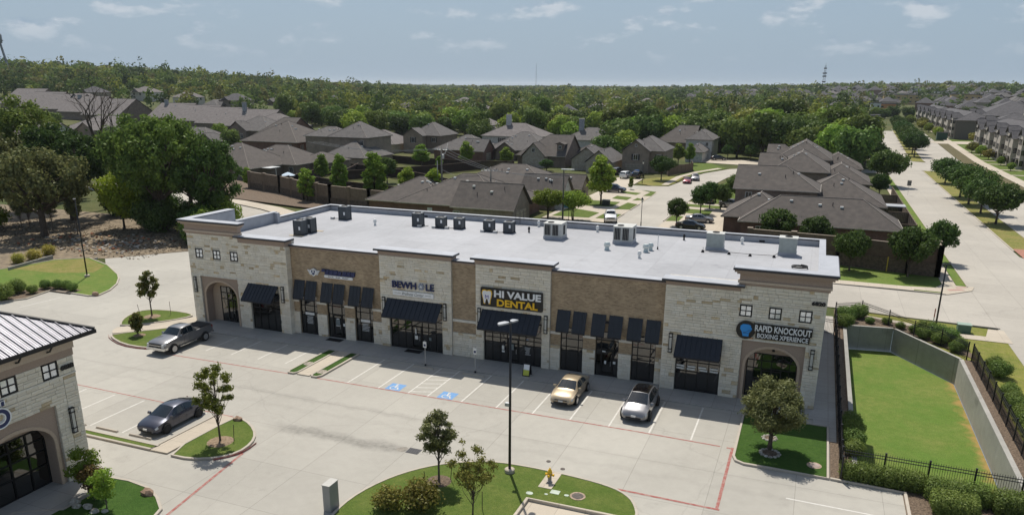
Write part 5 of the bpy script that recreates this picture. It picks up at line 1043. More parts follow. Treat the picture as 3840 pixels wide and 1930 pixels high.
car('sedan', 'black car at the right kerb just over the back parapet', 'car', (8.6, 77.6, .04), R(4), paint('black', (.012, .012, .014), .3, .25), BG)
car('suv', 'dark blue minivan parked behind the big roadside tree', 'car', (-13.5, 115.9, .04), R(0), paint('navy', (.02, .025, .05), .3, .3), BG)
car('sedan', 'dark red sedan parked in the side street', 'car', (-1.75, 139.2, 0), R(-84), paint('red', (.22, .02, .035), .4, .3), BG)
car('crossover', 'silver crossover parked right behind the red sedan', 'car', (-.9, 145.6, 0), R(-80), paint('silver', (.20, .20, .212), .5, .36), BG)
car('suv', 'white estate car on the drive of the two-storey house', 'car', (-17.3, 143.0, .04), R(80), paint('white', (.72, .73, .74), 0, .35), BG)
car('suv', 'black car with open look beside the white estate car', 'car', (-14.6, 144.2, .04), R(85), paint('black', (.012, .012, .014), .3, .25), BG)
car('sedan', 'blue car half hidden behind the white and black cars', 'car', (-16.0, 149.2, .04), R(88), paint('blue', (.03, .12, .38), .3, .3), BG)
car('suv', 'dark vehicle deep in the drive beside the gabled house', 'car', (-21.5, 150.8, .04), R(80), paint('charcoal', (.03, .033, .04), .3, .3), BG)
car('crossover', 'black crossover before the white two-storey house', 'car', (-2.2, 201.5, .04), R(15), paint('black', (.012, .012, .014), .3, .25), BG)
car('sedan', 'dark green car in shade behind the street trees', 'car', (7.6, 108.5, .04), R(90), paint('green', (.03, .05, .04), .3, .3), BG)
car('crossover', 'pale grey car nosing out behind the street trees', 'car', (12.2, 103.8, .04), R(0), paint('grey', (.30, .31, .32), .5, .3), BG)
car('sedan', 'white car far along the wide road', 'car', (55.4, 432, 0), R(92), paint('white', (.72, .73, .74), 0, .35), BG)
car('suv', 'white car glimpsed through the trees on the left', 'car', (-160, 119, 0), R(25), paint('white', (.72, .73, .74), 0, .35), BG)

# ---------------------------------------------------------------- lamps, signs and small site things
def pole_light(x, y, h, label, heads, grey_head=True):  # last flag: heads of plain grey metal, otherwise black
    t = thing('lamp_post', label, 'lamp post', (x, y, 0), 0, None)
    MB().lathe([(.30, 0), (.30, .2), (.24, .25)], (x, y, .1), 16).build('base', walk_m, t, 30)
    MB().tube([(x, y, .33), (x, y, h)], [.085, .065], 10).build('pole', black_m, t, True)
    for dx, dy in heads:
        b = MB(); e = Vector((dx, dy, 0)); n = Vector((-dy, dx, 0)); P = []
        for a, w, z in ((.1, .06, .05), (.28, .18, .06), (.62, .19, .03), (.74, .11, .0)): P += [Vector((x, y, h-.05+z))+e*a+n*w, Vector((x, y, h-.05+z))+e*a-n*w]
        Q = [p+Vector((0, 0, .09)) for p in P]; b.add(P+Q, [(i, i+1, i+3, i+2) for i in (0, 2, 4)]+[(8+i, 8+i+2, 8+i+3, 8+i+1) for i in (0, 2, 4)]+[(i, i+2, i+10, i+8) for i in (0, 2, 4)]+[(i+1, i+9, i+11, i+3) for i in (0, 2, 4)]+[(6, 7, 15, 14), (0, 8, 9, 1)])
        hd = b.build('lamp_head', flat('lamp head grey', (.40, .41, .43), .4, metal=.3) if grey_head else black_m, t); b = MB(); b.tube([(x, y, h-.05), tuple(Vector((x, y, h-.02))+e*.15)], .04, 6); b.build('arm', black_m, t)
    return t
pole_light(11.56, -8.72, 9.3, 'tall black lamp post with two grey heads on the front island', [(-.75, -.66), (.1, .95)])
MB().box(11.56-.3, 11.56-.02, -8.8, -8.6, 4.3, 4.5).build('camera', steel_m, [o for o in bpy.data.objects if o.name.startswith('lamp_post')][-1])
pole_light(-51.94, 16.69, 9.2, 'tall black lamp post on the left lawn against the wood', [(.6, -.6)], False)
pole_light(38.5, 32.3, 6.4, 'slim dark lamp post by the street beyond the black fence', [(-.5, -.1), (.5, .1)], False)
def post_top(x, y, h, label):
    t = thing('street_lamp', label, 'street lamp', (x, y, 0), 0, 'street lamps of the housing street'); MB().tube([(x, y, 0), (x, y, .8), (x, y, .81), (x, y, h-.7)], [.09, .08, .055, .045], 8).build('pole', black_m, t, 30)
    MB().lathe([(.10, 0), (.20, .45), (.2, .5)], (x, y, h-.7), 8).build('lantern', lampglass_m, t); MB().lathe([(.24, 0), (.12, .2), (.03, .32), (.01, .45)], (x, y, h-.2), 8).build('cap', black_m, t, 30)
post_top(.8, 76.6, 4.6, 'black lantern street lamp at the mouth of the housing street'); post_top(-11.3, 133.5, 5.2, 'slim street lamp beside the round tree on the corner')
t = thing('street_lamp', 'street light with long pale head in front of the round trees', 'street lamp', (-12.7, 77, 0)); MB().tube([(-12.7, 77, 0), (-12.7, 77, 8.6)], [.15, .10], 8).build('pole', mat('weathered timber', (.16, .15, .14), .9), t); MB().tube([(-12.7, 77, 8.3), (-12.2, 76.9, 8.5)], .05, 6).build('arm', steel_m, t); b = MB(); b.box(-13.1, -10.9, 76.7, 77.1, 8.5, 8.66); b.build('lamp_head', white_m, t)
for x, y, lb in ((-1.45, 5.5, 'accessible parking sign on a pole left of the hatched bay'), (2.95, 5.6, 'accessible parking sign on a pole right of the hatched bay')):
    t = thing('parking_sign', lb, 'parking sign', (x, y, 0), 0, 'accessible parking signs'); MB().tube([(x, y, .05), (x, y, 2.2)], .03, 6).build('pole', steel_m, t); b = MB(); b.box(x-.15, x+.15, y-.05, y-.035, 1.6, 2.12); pl_ = b.build('plate', white_m, t); b = MB(); b.box(x-.09, x+.09, y-.056, y-.051, 1.72, 1.9); b.build('symbol', navy_m, pl_); b = MB(); b.lathe([(.09, 0), (.07, .12), (.03, .14)], (x, y, .05), 8); b.build('base', black2_m, t)
t = thing('sandwich_board', 'black A-frame sandwich board with yellow poster on the walk', 'sandwich board', (7.0, 6.5, .08)); z = .08
b = MB(); b.add([(6.7, 6.25, z), (7.3, 6.25, z), (7.3, 6.5, z+1.0), (6.7, 6.5, z+1.0), (6.7, 6.29, z), (7.3, 6.29, z), (7.3, 6.54, z+1.0), (6.7, 6.54, z+1.0)], [(0, 1, 2, 3), (7, 6, 5, 4), (0, 4, 5, 1), (3, 2, 6, 7), (0, 3, 7, 4), (1, 5, 6, 2)]); b.build('front_board', black2_m, t)
b = MB(); b.add([(6.7, 6.8, z), (7.3, 6.8, z), (7.3, 6.55, z+1.0), (6.7, 6.55, z+1.0), (6.7, 6.84, z), (7.3, 6.84, z), (7.3, 6.59, z+1.0), (6.7, 6.59, z+1.0)], [(0, 1, 2, 3), (7, 6, 5, 4), (0, 4, 5, 1), (3, 2, 6, 7), (0, 3, 7, 4), (1, 5, 6, 2)]); b.build('back_board', black2_m, t)
def fpt(u, v): return (6.7+.6*u, 6.245+.25*v-.004, z+1.0*v)
b = MB(); b.quad(fpt(.1, .08), fpt(.9, .08), fpt(.9, .5), fpt(.1, .5)); b.build('poster', yel_m if False else flat('lime poster', (.52, .55, .08), .6), t); b = MB(); b.quad(fpt(.1, .51), fpt(.9, .51), fpt(.9, .92), fpt(.1, .92)); b.build('poster', wht_m, t)
for x, lb in ((-11.9, 'black door mat outside the middle of the left brick bay'), (-3.95, 'black door mat under the BEWHOLE awning')):
    b = MB(); b.box(x-.75, x+.75, 7.75, 8.45, .082, .105); o = b.build('door_mat', mat('mat', (.012, .011, .012), .95)); tag(o, lb, 'door mat', 'door mats on the front walk')
ws_ = [((-16.2, -13.3), 'concrete wheel stop in the bay left of the dark sedan'), ((-13.3, -13.3), 'concrete wheel stop under the nose of the dark sedan'), ((-19.0, -13.35), 'concrete wheel stop half hidden by the corner building'), ((-1.5, 5.0), 'wheel stop in the left accessible bay'), ((2.95, 5.0), 'wheel stop in the right accessible bay')]
for (x, y), lb in ws_:
    a = x if y < 0 else x-.85; b = MB(); b.add([(a, y-.09, .0), (a+1.9, y-.09, .0), (a+1.9, y+.09, .0), (a, y+.09, 0), (a+.06, y-.05, .12), (a+1.84, y-.05, .12), (a+1.84, y+.05, .12), (a+.06, y+.05, .12)], [(4, 5, 6, 7), (0, 1, 5, 4), (1, 2, 6, 5), (2, 3, 7, 6), (3, 0, 4, 7)]); tag(b.build('wheel_stop', kerb_m), lb, 'wheel stop', 'concrete wheel stops')
# hydrant
t = thing('fire_hydrant', 'fire hydrant with yellow top on its concrete slab', 'hydrant', (14.15, -9.0, .13)); hx, hy = 14.15, -9.0
MB().lathe([(.17, 0), (.17, .05), (.11, .07), (.11, .5), (.14, .52), (.14, .56)], (hx, hy, .135), 12).build('barrel', flat('hydrant grey', (.32, .30, .28), .5), t, 30)
MB().lathe([(.15, .56), (.15, .62), (.13, .66), (.11, .76), (.05, .84), (.03, .84), (.03, .92)], (hx, hy, .135), 12).build('bonnet', yel_m, t, 30)
for dx, dy in ((-1, 0), (1, 0), (0, -1)): MB().tube([(hx+dx*.08, hy+dy*.08, .6), (hx+dx*.2, hy+dy*.2, .6), (hx+dx*.21, hy+dy*.21, .6), (hx+dx*.26, hy+dy*.26, .6)], [.065, .065, .08, .08], 8).build('nozzle', yel_m, t)
def disc(name, label, cat, x, y, r, z, m, ring=None, group=None):
    o = tag(MB().lathe([(r, 0), (r, .02)], (x, y, z), 20).build(name, m), label, cat, group); 
    if ring: MB().lathe([(r*1.35, -.01), (r*1.35, .012), (r*1.02, .012)], (x, y, z), 20).build('collar', ring, None).parent = o
    return o
iron_m = mat('cast iron', (.10, .085, .075), .8, scale=8, var=.2); cring = mat('concrete collar', (.36, .27, .2), .9, scale=6, var=.2)
disc('manhole_cover', 'iron manhole cover with tan collar on the front island', 'manhole cover', 16.1, -9.9, .33, .115, iron_m, cring); disc('manhole_cover', 'pale round cover on the turf by the black fence', 'manhole cover', 28.3, -1.0, .32, .115, mat('sandy cover', (.34, .27, .24), .9), cring)
disc('manhole_cover', 'small iron cover in the lot nearer the hydrant', 'manhole cover', 14.3, -7.0, .14, .0, iron_m); disc('manhole_cover', 'small iron cover in the lot farther from the hydrant', 'manhole cover', 13.2, -6.4, .14, .0, iron_m)
pv = mat('pale green plastic', (.42, .48, .40), .7)
for x, y, s, lb in ((13.5, -10.6, .2, 'round pale valve lid left of the hydrant'), (14.8, -9.95, .26, 'square pale valve lid right of the hydrant'), (15.5, -10.05, .13, 'small pale valve lid beside the manhole'), (14.4, -10.35, .1, 'tiny pale valve lid behind the square one')):
    b = MB(); b.prism(chaikin(rect(x-s, x+s, y-s*.8, y+s*.8), 2 if s != .26 else 0), .1, .125); tag(b.build('valve_box', pv), lb, 'valve box', 'valve lids on the front island')
t = thing('storm_drain', 'black iron storm drain grate set in the lot', 'drain', (4.95, -8.3, 0)); MB().box(4.5, 5.35, -8.65, -7.95, -.02, .004).build('recess', black2_m, t)
b = MB()
for k in range(9): b.box(4.52+k*.095, 4.56+k*.095, -8.63, -7.97, .004, .016)
b.build('grate', flat('grate grey', (.10, .10, .11), .6), t); tag(sheet('stain', chaikin([(3.7, -8.55), (4.45, -8.75), (4.45, -7.95), (3.9, -8.1)], 2), .0045, mat('damp stain', (.16, .15, .13), .9, scale=3, col2=(.30, .27, .23))), kind='structure')
t = thing('utility_cabinet', 'grey metal utility cabinet at the bottom edge of the lot', 'cabinet', (4.0, -16.0, 0)); b = MB(); b.add([(3.85, -16.4, 0), (4.3, -16.4, 0), (4.3, -15.6, 0), (3.85, -15.6, 0), (3.85, -16.4, 1.55), (4.3, -16.4, 1.55), (4.3, -15.6, 1.55), (3.85, -15.6, 1.55)], [(4, 5, 6, 7), (0, 1, 5, 4), (1, 2, 6, 5), (2, 3, 7, 6), (3, 0, 4, 7)]); b.build('casing', flat('cabinet grey', (.30, .295, .28), .6), t); MB().box(3.83, 4.32, -16.43, -15.57, 1.55, 1.59).build('lid', flat('lid grey', (.42, .41, .38), .6), t)
t = thing('transformer_box', 'green transformer box on the pale walk beyond the fence', 'utility box', (40.9, 32.9, 0)); MB().box(40.4, 41.5, 32.6, 33.4, 0, .75).build('casing', flat('utility green', (.08, .15, .10), .6), t); MB().box(40.36, 41.54, 32.56, 33.44, .75, .82).build('lid', flat('lid green', (.26, .34, .28), .6), t)
t = thing('marker_post', 'red and white marker post on the verge beyond the fence', 'marker post', (38.6, 34.6, 0)); MB().tube([(38.6, 34.6, 0), (38.6, 34.6, .75)], .05, 6).build('lower_post', white_m, t); MB().tube([(38.6, 34.6, .75), (38.6, 34.6, 1.6)], .05, 6).build('upper_post', flat('marker red', (.42, .12, .08), .6), t)
t = thing('marker_post', 'yellow cable marker post in front of the perimeter wall', 'marker post', (35.9, 57.3, 0)); MB().tube([(35.9, 57.3, 0), (35.9, 57.3, 1.9)], .07, 6).build('post', flat('marker yellow', (.55, .40, .05), .6), t)
t = thing('speed_sign', 'small road sign on a post beside the wide road', 'road sign', (45.0, 137, 0)); MB().tube([(45.0, 137, 0), (45.0, 137, 2.0)], .03, 6).build('post', steel_m, t); MB().box(44.6, 45.4, 137.0, 137.03, 2.0, 3.1).build('plate', flat('sign back grey', (.16, .15, .14), .6), t)
t = thing('bin_store', 'dark green bin enclosure beside the far right drive', 'bin', (75.5, 343, 0)); MB().box(73.6, 77.6, 342, 345, 0, 3).build('casing', flat('bin green', (.02, .06, .04), .6), t); MB().box(73.5, 77.7, 341.9, 345.1, 3, 3.2).build('lid', black2_m, t)
t = thing('house_sign', 'small blue sign on a post near the round trees', 'sign', (-12.0, 77.2, 0)); MB().tube([(-11.7, 77.2, 0), (-11.7, 77.2, 3.4)], .05, 6).build('post', black_m, t); MB().box(-12.8, -11.75, 77.15, 77.2, 2.2, 3.0).build('plate', flat('sign blue', (.08, .28, .5), .5), t)
t = thing('mailbox', 'low dark box on the lawn beside the big roadside tree', 'utility box', (-10.3, 96.6, 0)); MB().box(-11.0, -9.6, 96.2, 97.1, .05, 1.0).build('casing', flat('dark green box', (.02, .03, .025), .6), t); MB().box(-11.03, -9.57, 96.17, 97.13, 1.0, 1.1).build('lid', flat('box top', (.30, .32, .28), .6), t)
# rocks
def rock(name, label, x, y, s, z, m, seed, group=None, parent=None):
    r = random.Random(seed); b = MB(); import bmesh
    bm = bmesh.new(); bmesh.ops.create_icosphere(bm, subdivisions=2, radius=1)
    for v in bm.verts: k = 1+r.uniform(-.22, .18); v.co = Vector((v.co.x*s[0]*k, v.co.y*s[1]*k, max(-.3, v.co.z)*s[2]*k))
    b.add([(x+v.co.x, y+v.co.y, z+v.co.z) for v in bm.verts], [tuple(v.index for v in f.verts) for f in bm.faces]); bm.free()
    o = b.build(name, m, parent); shade(o.data, 25); return o if parent else tag(o, label, 'rock', group)
rk = mat('field stone', (.34, .24, .17), .95, scale=4, col2=(.20, .13, .09), bump=.6); rg = 'landscape boulders at kerbs'
rock('boulder', 'brown boulder on the kerb of the corner bed', -6.15, -18.75, (.42, .3, .3), .14, rk, 1, rg); rock('boulder', 'brown boulder at the tip of the left lawn', -44.25, 11.1, (.42, .3, .3), .14, rk, 2, rg); rock('boulder', 'brown boulder on the tip of the sedan island', -8.2, -8.95, (.33, .25, .25), .14, rk, 3, rg)
wrk = mat('white boulders', (.50, .48, .43), .9, scale=6, col2=(.25, .22, .18), bump=.5)
for i, (x, y, s) in enumerate(((-9.1, -20.9, .32), (-8.6, -21.2, .28), (-8.0, -21.0, .3), (-7.3, -21.2, .26), (-6.8, -21.0, .2))): rock('boulder', 'whitish rock under the shrubs at the corner building', x, y, (s, s*.8, s*.7), .12, wrk, 10+i, 'whitish rocks under the shrubs')
def ringstones(x, y, r, n, seed, label):
    t = thing('stone_ring', label, 'stone ring', (x, y, .1), 0, 'tree rings of rubble on the turf'); MB().lathe([(r*.95, 0), (r*.95, .03)], (x, y, .105), 18).build('gravel', mulch_m, t)
    rr = random.Random(seed)
    for k in range(n): a = k*2*math.pi/n; rock('stone', None, x+r*math.cos(a), y+r*math.sin(a), (.13, .11, .09), .12, wrk, seed+k, parent=t)
ringstones(25.7, -.35, .55, 13, 100, 'ring of white stones round the big right tree trunk'); ringstones(25.55, 1.9, .4, 10, 140, 'smaller ring of white stones behind the big right tree')

# ---------------------------------------------------------------- retaining walls and the black fence
def rwall(label, pts, th=.28, z0=-2.25, z1=.12):
    t = thing('retaining_wall', label, 'wall', (pts[0][0], pts[0][1], 0), 0, None)
    for a, c in zip(pts, pts[1:]):
        a, c = Vector(a), Vector(c); e = (c-a); n = Vector((-e.y, e.x)).normalized()*th; ln = e.length; k = max(1, round(ln/4)); 
        for i in range(k):
            p, q = a+e*(i/k), a+e*((i+1)/k)-e.normalized()*.012; b = MB(); b.prism([tuple(p), tuple(q), tuple(q+n), tuple(p+n)], z0, z1); b.build('wall_panel', wallc_m, t)
    return t
rwall('grey concrete retaining wall along the far side of sunken lawn', [(39.4, 24.05), (34.92, 31.25), (30.76, 30.65)][::-1], .28)
rwall('grey concrete retaining wall along the right side of sunken lawn', [(39.4, 24.0), (39.4, -.9)], .32); rwall('pale concrete retaining wall between black fence and sunken lawn', [(30.75, -.6), (30.75, 30.6)], .30)
rwall('low concrete wall at the near end of the sunken lawn', [(39.35, -.62), (30.8, -.62)], .25, z1=.02)
sheet('mulch_bed', [(39.75, 24.1), (40.9, 24.4), (40.9, -2), (39.75, -2)], .03, mulch_m); sheet('mulch_bed', [(30.4, 31.1), (34.9, 31.7), (40.9, 24.4), (40.9, 26), (36.6, 33), (31.4, 35.8), (29.7, 36.4), (29.7, 31)], .025, mulch_m); sheet('mulch_bed', [(29.62, -.6), (30.44, -.6), (30.44, 31), (29.62, 33)], .024, mulch_m)
PK = MB(); PK.box(-.009, .009, -.009, .009, 0, 1.0); pk_me = PK.mesh('picket'); pk_me.materials.append(black_m)
def fence(label, pts, h=1.5, sp=.125, single=True, post_every=2.4, z=0.0):
    t = thing('iron_fence', label, 'fence', (*pts[0], z), 0, None); off = Vector((*pts[0], z)); st = MB(); first = True
    for a, c in zip(pts, pts[1:]):
        a, c = Vector(a), Vector(c); e = c-a; ln = e.length; u = e/ln; n = Vector((-u.y, u.x))*.018
        for zz in (.12, h-.32, h-.14): b = MB(); b.prism([tuple(a+n), tuple(a-n), tuple(c-n), tuple(c+n)], z+zz, z+zz+.04); b.build('rail', black_m, t)
        k = max(1, round(ln/post_every))
        for i in range(0 if first else 1, k+1): p = a+e*(i/k); b = MB(); b.box(p.x-.045, p.x+.045, p.y-.045, p.y+.045, z, z+h+.06); b.box(p.x-.055, p.x+.055, p.y-.055, p.y+.055, z+h+.06, z+h+.1); b.build('post', black_m, t)
        first = False; q = int(ln/sp)
        for i in range(1, q):
            p = a+u*(i*sp)
            if single: o = obj('picket', pk_me, t, (p.x-off.x, p.y-off.y, .05)); o.scale = (1, 1, h-.02)
            else: st.box(p.x-.009, p.x+.009, p.y-.009, p.y+.009, z+.05, z+h+.03)
    if st.v: tag(st.build('pickets', black_m, t), kind='stuff')
    return t
fence('black picket fence across the near end of the sunken lawn', [(29.75, -1.05), (41.2, -1.35)], 1.6)
fence('black picket fence between the shops side walk and the sunken lawn', [(29.75, -2.2), (29.72, 33.2)], 1.5, single=False)
fence('black picket fence around the far corner of sunken lawn', [(29.75, 33.4), (32.2, 35.1), (34.5, 32.4), (36.4, 29.4), (38.4, 27.6), (40.0, 24.4)], 1.5, single=True)
fence('black picket fence along the right side of the sunken lawn', [(40.3, 24.0), (40.35, -1.4)], 1.5, single=False, post_every=2.4)
fence('black stair gate fence beside the right tower', [(28.6, 27.5), (29.6, 27.3)], 1.5, single=True)
# ---------------------------------------------------------------- trees and shrubs
bark_m = mat('bark', (.105, .08, .06), .95, scale=6, col2=(.05, .038, .03), bump=.6, stretch=(1, 1, .25)); bark2_m = mat('pale bark', (.17, .14, .115), .95, scale=6, col2=(.09, .07, .055), bump=.4)
LM = {'bright2': leafmat('young leaves', (.085, .130, .022), (.150, .180, .040), .1), 'liveoak': leafmat('live oak leaves', (.080, .098, .040), (.165, .180, .085), .1), 'oak': leafmat('oak leaves', (0.056, 0.092, 0.021), (0.102, 0.145, 0.036)), 'dark': leafmat('dark leaves', (0.036, 0.076, 0.021), (0.069, 0.119, 0.033)), 'bright': leafmat('bright leaves', (0.112, 0.198, 0.030), (0.190, 0.272, 0.046), .25),
      'lime': leafmat('lime leaves', (0.206, 0.272, 0.025), (0.281, 0.330, 0.041), .2), 'grey': leafmat('grey green leaves', (0.091, 0.119, 0.049), (0.157, 0.173, 0.079)), 'olive': leafmat('olive leaves', (0.124, 0.145, 0.033), (0.214, 0.206, 0.058)),
      'box': leafmat('hedge leaves', (0.083, 0.145, 0.036), (0.148, 0.214, 0.063), .15), 'bronze': leafmat('bronze leaves', (0.083, 0.049, 0.033), (0.132, 0.099, 0.033), .2), 'far': leafmat('far leaves', (0.049, 0.091, 0.023), (0.091, 0.135, 0.036), .5), 'gold': leafmat('yellow green leaves', (0.198, 0.214, 0.033), (0.281, 0.247, 0.049), .2), 'magnolia': leafmat('glossy leaves', (0.049, 0.083, 0.020), (0.165, 0.140, 0.049), .15), 'rust': leafmat('russet leaves', (0.231, 0.116, 0.058), (0.181, 0.148, 0.049), .2)}
def leaf_mesh(name, clumps, n, size, seed, m, upb=.25, shell=.55, asp=.6, rnd=.6):
    """n small leaf faces through the volume of the clumps (x, y, z, rx, ry, rz)"""
    r = np.random.default_rng(seed); c = np.array(clumps, float); w = (c[:, 3]*c[:, 4]*c[:, 5])**(2/3); w /= w.sum(); k = r.choice(len(c), n, p=w)
    d = r.normal(size=(n, 3)); d /= np.linalg.norm(d, axis=1)[:, None]
    rad = shell+(1-shell)*r.random(n)**.7; rad *= np.where(r.random(n) < .16, r.random(n), 1); rad *= 1+.14*r.normal(size=n)
    p = c[k, :3]+d*c[k, 3:]*rad[:, None]
    nn = d*.9+r.normal(size=(n, 3))*rnd+np.array([0, 0, upb]); nn /= np.linalg.norm(nn, axis=1)[:, None]
    a = np.cross(nn, r.normal(size=(n, 3))); a /= np.linalg.norm(a, axis=1)[:, None]; b = np.cross(nn, a); s = size*(.6+.8*r.random(n))[:, None]
    V = np.stack([p-a*s, p-b*s*asp+nn*s*.12, p+a*s, p+b*s*asp+nn*s*.12], 1).reshape(-1, 3)
    return quads(name, V, m)
def quads(name, V, m):
    n = len(V)//4; me = bpy.data.meshes.new(name); me.vertices.add(4*n); me.vertices.foreach_set('co', V.astype(np.float32).ravel()); me.loops.add(4*n); me.loops.foreach_set('vertex_index', np.arange(4*n, dtype=np.int32)); me.polygons.add(n); me.polygons.foreach_set('loop_start', np.arange(0, 4*n, 4, dtype=np.int32)); me.update(calc_edges=True); me.materials.append(m); return me
def trunk_mesh(h, r, clumps, seed, m, lean=(0, 0), fork=.45, stems=1, spread=.0):
    q = random.Random(seed); b = MB()
    for s_ in range(stems):
        ox, oy = (q.uniform(-spread, spread), q.uniform(-spread, spread)) if stems > 1 else (0, 0)
        top = Vector((lean[0]+ox*3, lean[1]+oy*3, h)); mid = Vector((lean[0]*.4+q.uniform(-.06, .06)*h*.3+ox*2, lean[1]*.4+oy*2, h*.5)); b.tube([(ox, oy, -.05), (ox*1.3, oy*1.3, h*.12), tuple(mid), tuple(top)], [r*1.25, r, r*.75, r*.3], 7)
    for c in clumps:
        t = q.uniform(fork, .95); base = Vector((lean[0]*t, lean[1]*t, h*t*min(1, max(.3, c[2]/max(h, .1)*.8)))); e = Vector(c[:3]); md = base.lerp(e, .5)+Vector((q.uniform(-.1, .1), q.uniform(-.1, .1), -.06*h)); b.tube([tuple(base), tuple(md), tuple(e)], [r*.42, r*.26, r*.06], 5, False)
    me = b.mesh('trunk'); me.materials.append(m); shade(me, 60); return me
def sph(n, R_, H, z0, cr, seed, flat_=.75, cone=0.0):
    """clumps spread over an ellipsoidal crown"""
    q = random.Random(seed); L_ = []
    for i in range(n):
        t = (i+.5)/n; ph = i*2.399+q.uniform(-.4, .4); zz = 1-2*t; rr = math.sqrt(max(0, 1-zz*zz)); k = q.uniform(.55, .86); u = (zz+1)/2; sc = 1-cone*u
        c = cr*q.uniform(.7, 1.25)*(1-.5*cone*u); L_.append((R_*rr*k*sc*math.cos(ph), R_*rr*k*sc*math.sin(ph), z0+H*(.5+.5*zz*k), c, c, c*flat_))
    return L_
PROTO = {}
def proto(key, clumps, n, size, seed, lm, th, tr, bark=None, **k):
    tk = {a: k.pop(a) for a in ('lean', 'fork', 'stems', 'spread') if a in k}
    PROTO[key] = (leaf_mesh('crown', clumps, n, size, seed, LM[lm], **k), trunk_mesh(th, tr, clumps if len(clumps) < 40 else clumps[::2], seed, bark or bark_m, **tk))
proto('oak_big', sph(60, 7.2, 9.0, 3.6, 1.35, 3), 17000, .21, 3, 'oak', 8.5, .42, shell=.35)
proto('oak_big2', sph(52, 6.6, 9.8, 3.0, 1.3, 4), 15000, .21, 4, 'dark', 9, .40, shell=.35)
proto('oak_wide', sph(46, 6.2, 5.4, 3.0, 1.15, 5), 12000, .19, 5, 'grey', 5.5, .40, shell=.35)
proto('tall', sph(40, 4.4, 11, 3.0, 1.15, 6), 10000, .2, 6, 'oak', 10, .26)
proto('lime', sph(20, 3.0, 7, 1.8, 1.3, 7), 7500, .17, 7, 'lime', 7, .16)
proto('under', sph(16, 3.0, 4.2, .2, 1.4, 8), 6000, .17, 8, 'bright', 3, .12, stems=3, spread=.3)
proto('underdark', sph(16, 3.4, 4.6, .1, 1.5, 9), 6500, .18, 9, 'dark', 3, .12, stems=3, spread=.3)
proto('live_oak', sph(40, 2.0, 3.2, 1.25, .5, 10, cone=.15), 17000, .078, 10, 'liveoak', 3.4, .11, asp=.36, shell=.3)
proto('young', sph(26, 1.3, 3.2, 1.25, .30, 11, cone=.2), 5200, .066, 11, 'bright2', 3.5, .055, asp=.5, shell=.2)
proto('young2', sph(30, 1.1, 2.6, 1.6, .32, 12, cone=.5), 6500, .066, 12, 'liveoak', 3.4, .05, bark2_m, asp=.42, shell=.2)
proto('magnolia', sph(15, 1.0, 2.7, 1.6, .40, 13, cone=.45), 1500, .13, 13, 'magnolia', 3.6, .06, asp=.5, shell=.2)
proto('magnolia_small', sph(11, .55, 1.75, .25, .34, 14, cone=.3), 1300, .11, 14, 'magnolia', 1.7, .04, asp=.5, shell=.3)
proto('whip', [c for c in sph(15, 1.6, 2.4, 1.6, .26, 15)]+sph(8, .8, 1.3, 1.6, .4, 16), 2600, .075, 15, 'olive', 2.5, .04, asp=.45, shell=.1, fork=.25)
proto('street', sph(20, 2.0, 3.4, 1.7, .85, 16), 5200, .15, 16, 'dark', 3.6, .12)
proto('street_bright', sph(20, 2.0, 5.4, 1.3, .85, 17, cone=.5), 5200, .16, 17, 'bright', 5.5, .12)
proto('crape', sph(18, 3.0, 2.4, 2.4, .95, 18), 5200, .15, 18, 'bright', 3.2, .07, stems=4, spread=.35)
proto('median', sph(24, 3.6, 3.4, 2.3, 1.2, 19), 6500, .2, 19, 'dark', 3.6, .17)
proto('column', sph(22, 1.5, 5.6, .9, .6, 20, cone=.4), 4200, .15, 20, 'bright', 5, .09)
proto('cypress', [(0, 0, .3+k*.3, .27*(1-abs(k-3)/9), .27*(1-abs(k-3)/9), .35) for k in range(8)], 2200, .06, 21, 'dark', 2, .04)
proto('ball', [(0, 0, .62, .66, .66, .58)]+[(.42*math.cos(a), .42*math.sin(a), .6+.22*math.sin(a*2), .34, .34, .3) for a in range(6)], 4200, .048, 22, 'box', .6, .04, shell=.85, rnd=.45)
proto('shrub', [(.25*math.cos(a), .25*math.sin(a), .35, .3, .3, .32) for a in range(0, 6, 2)], 1000, .06, 23, 'box', .4, .03)
proto('shrub_olive', [(.5*math.cos(a), .5*math.sin(a), .6, .5, .5, .5) for a in range(6)]+[(0, 0, .9, .6, .6, .5)], 1600, .075, 24, 'olive', .8, .03, shell=.3)
proto('shrub_bright', sph(10, .62, 2.1, .35, .36, 25), 2600, .062, 25, 'bright', 2.2, .03, bark2_m, stems=2, spread=.05)
proto('shrub_bronze', sph(9, .5, 1.9, .25, .34, 26), 1800, .065, 26, 'bronze', 1.9, .03)
proto('shrub_dark', [(0, 0, .5, .7, .7, .5)], 900, .09, 27, 'dark', .4, .03)
proto('grassy', [(0, 0, .4, .6, .6, .5)], 1500, .12, 28, 'gold', .2, .02, asp=.12, upb=1.2)
proto('far_round', sph(20, 4.2, 6.5, 2.2, 1.9, 30), 3000, .40, 30, 'far', 5, .28, rnd=.32, shell=.82)
proto('far_wide', sph(20, 5.2, 5.5, 2.4, 2.1, 31), 3000, .40, 31, 'far', 5, .3, rnd=.32, shell=.82)
proto('far_tall', sph(20, 3.6, 8.5, 1.8, 1.8, 32), 3000, .40, 32, 'oak', 6.5, .26, rnd=.32, shell=.82)
proto('far_bright', sph(20, 4.2, 6.2, 1.8, 1.8, 33), 3000, .40, 33, 'bright', 5, .25, rnd=.32, shell=.82)
proto('far_olive', sph(20, 4.4, 5.6, 2.0, 1.9, 34), 3000, .40, 34, 'olive', 5, .25, rnd=.32, shell=.82)
for k_ in PROTO:
    PROTO[k_][0].name = 'crown'; PROTO[k_][1].name = 'trunk'
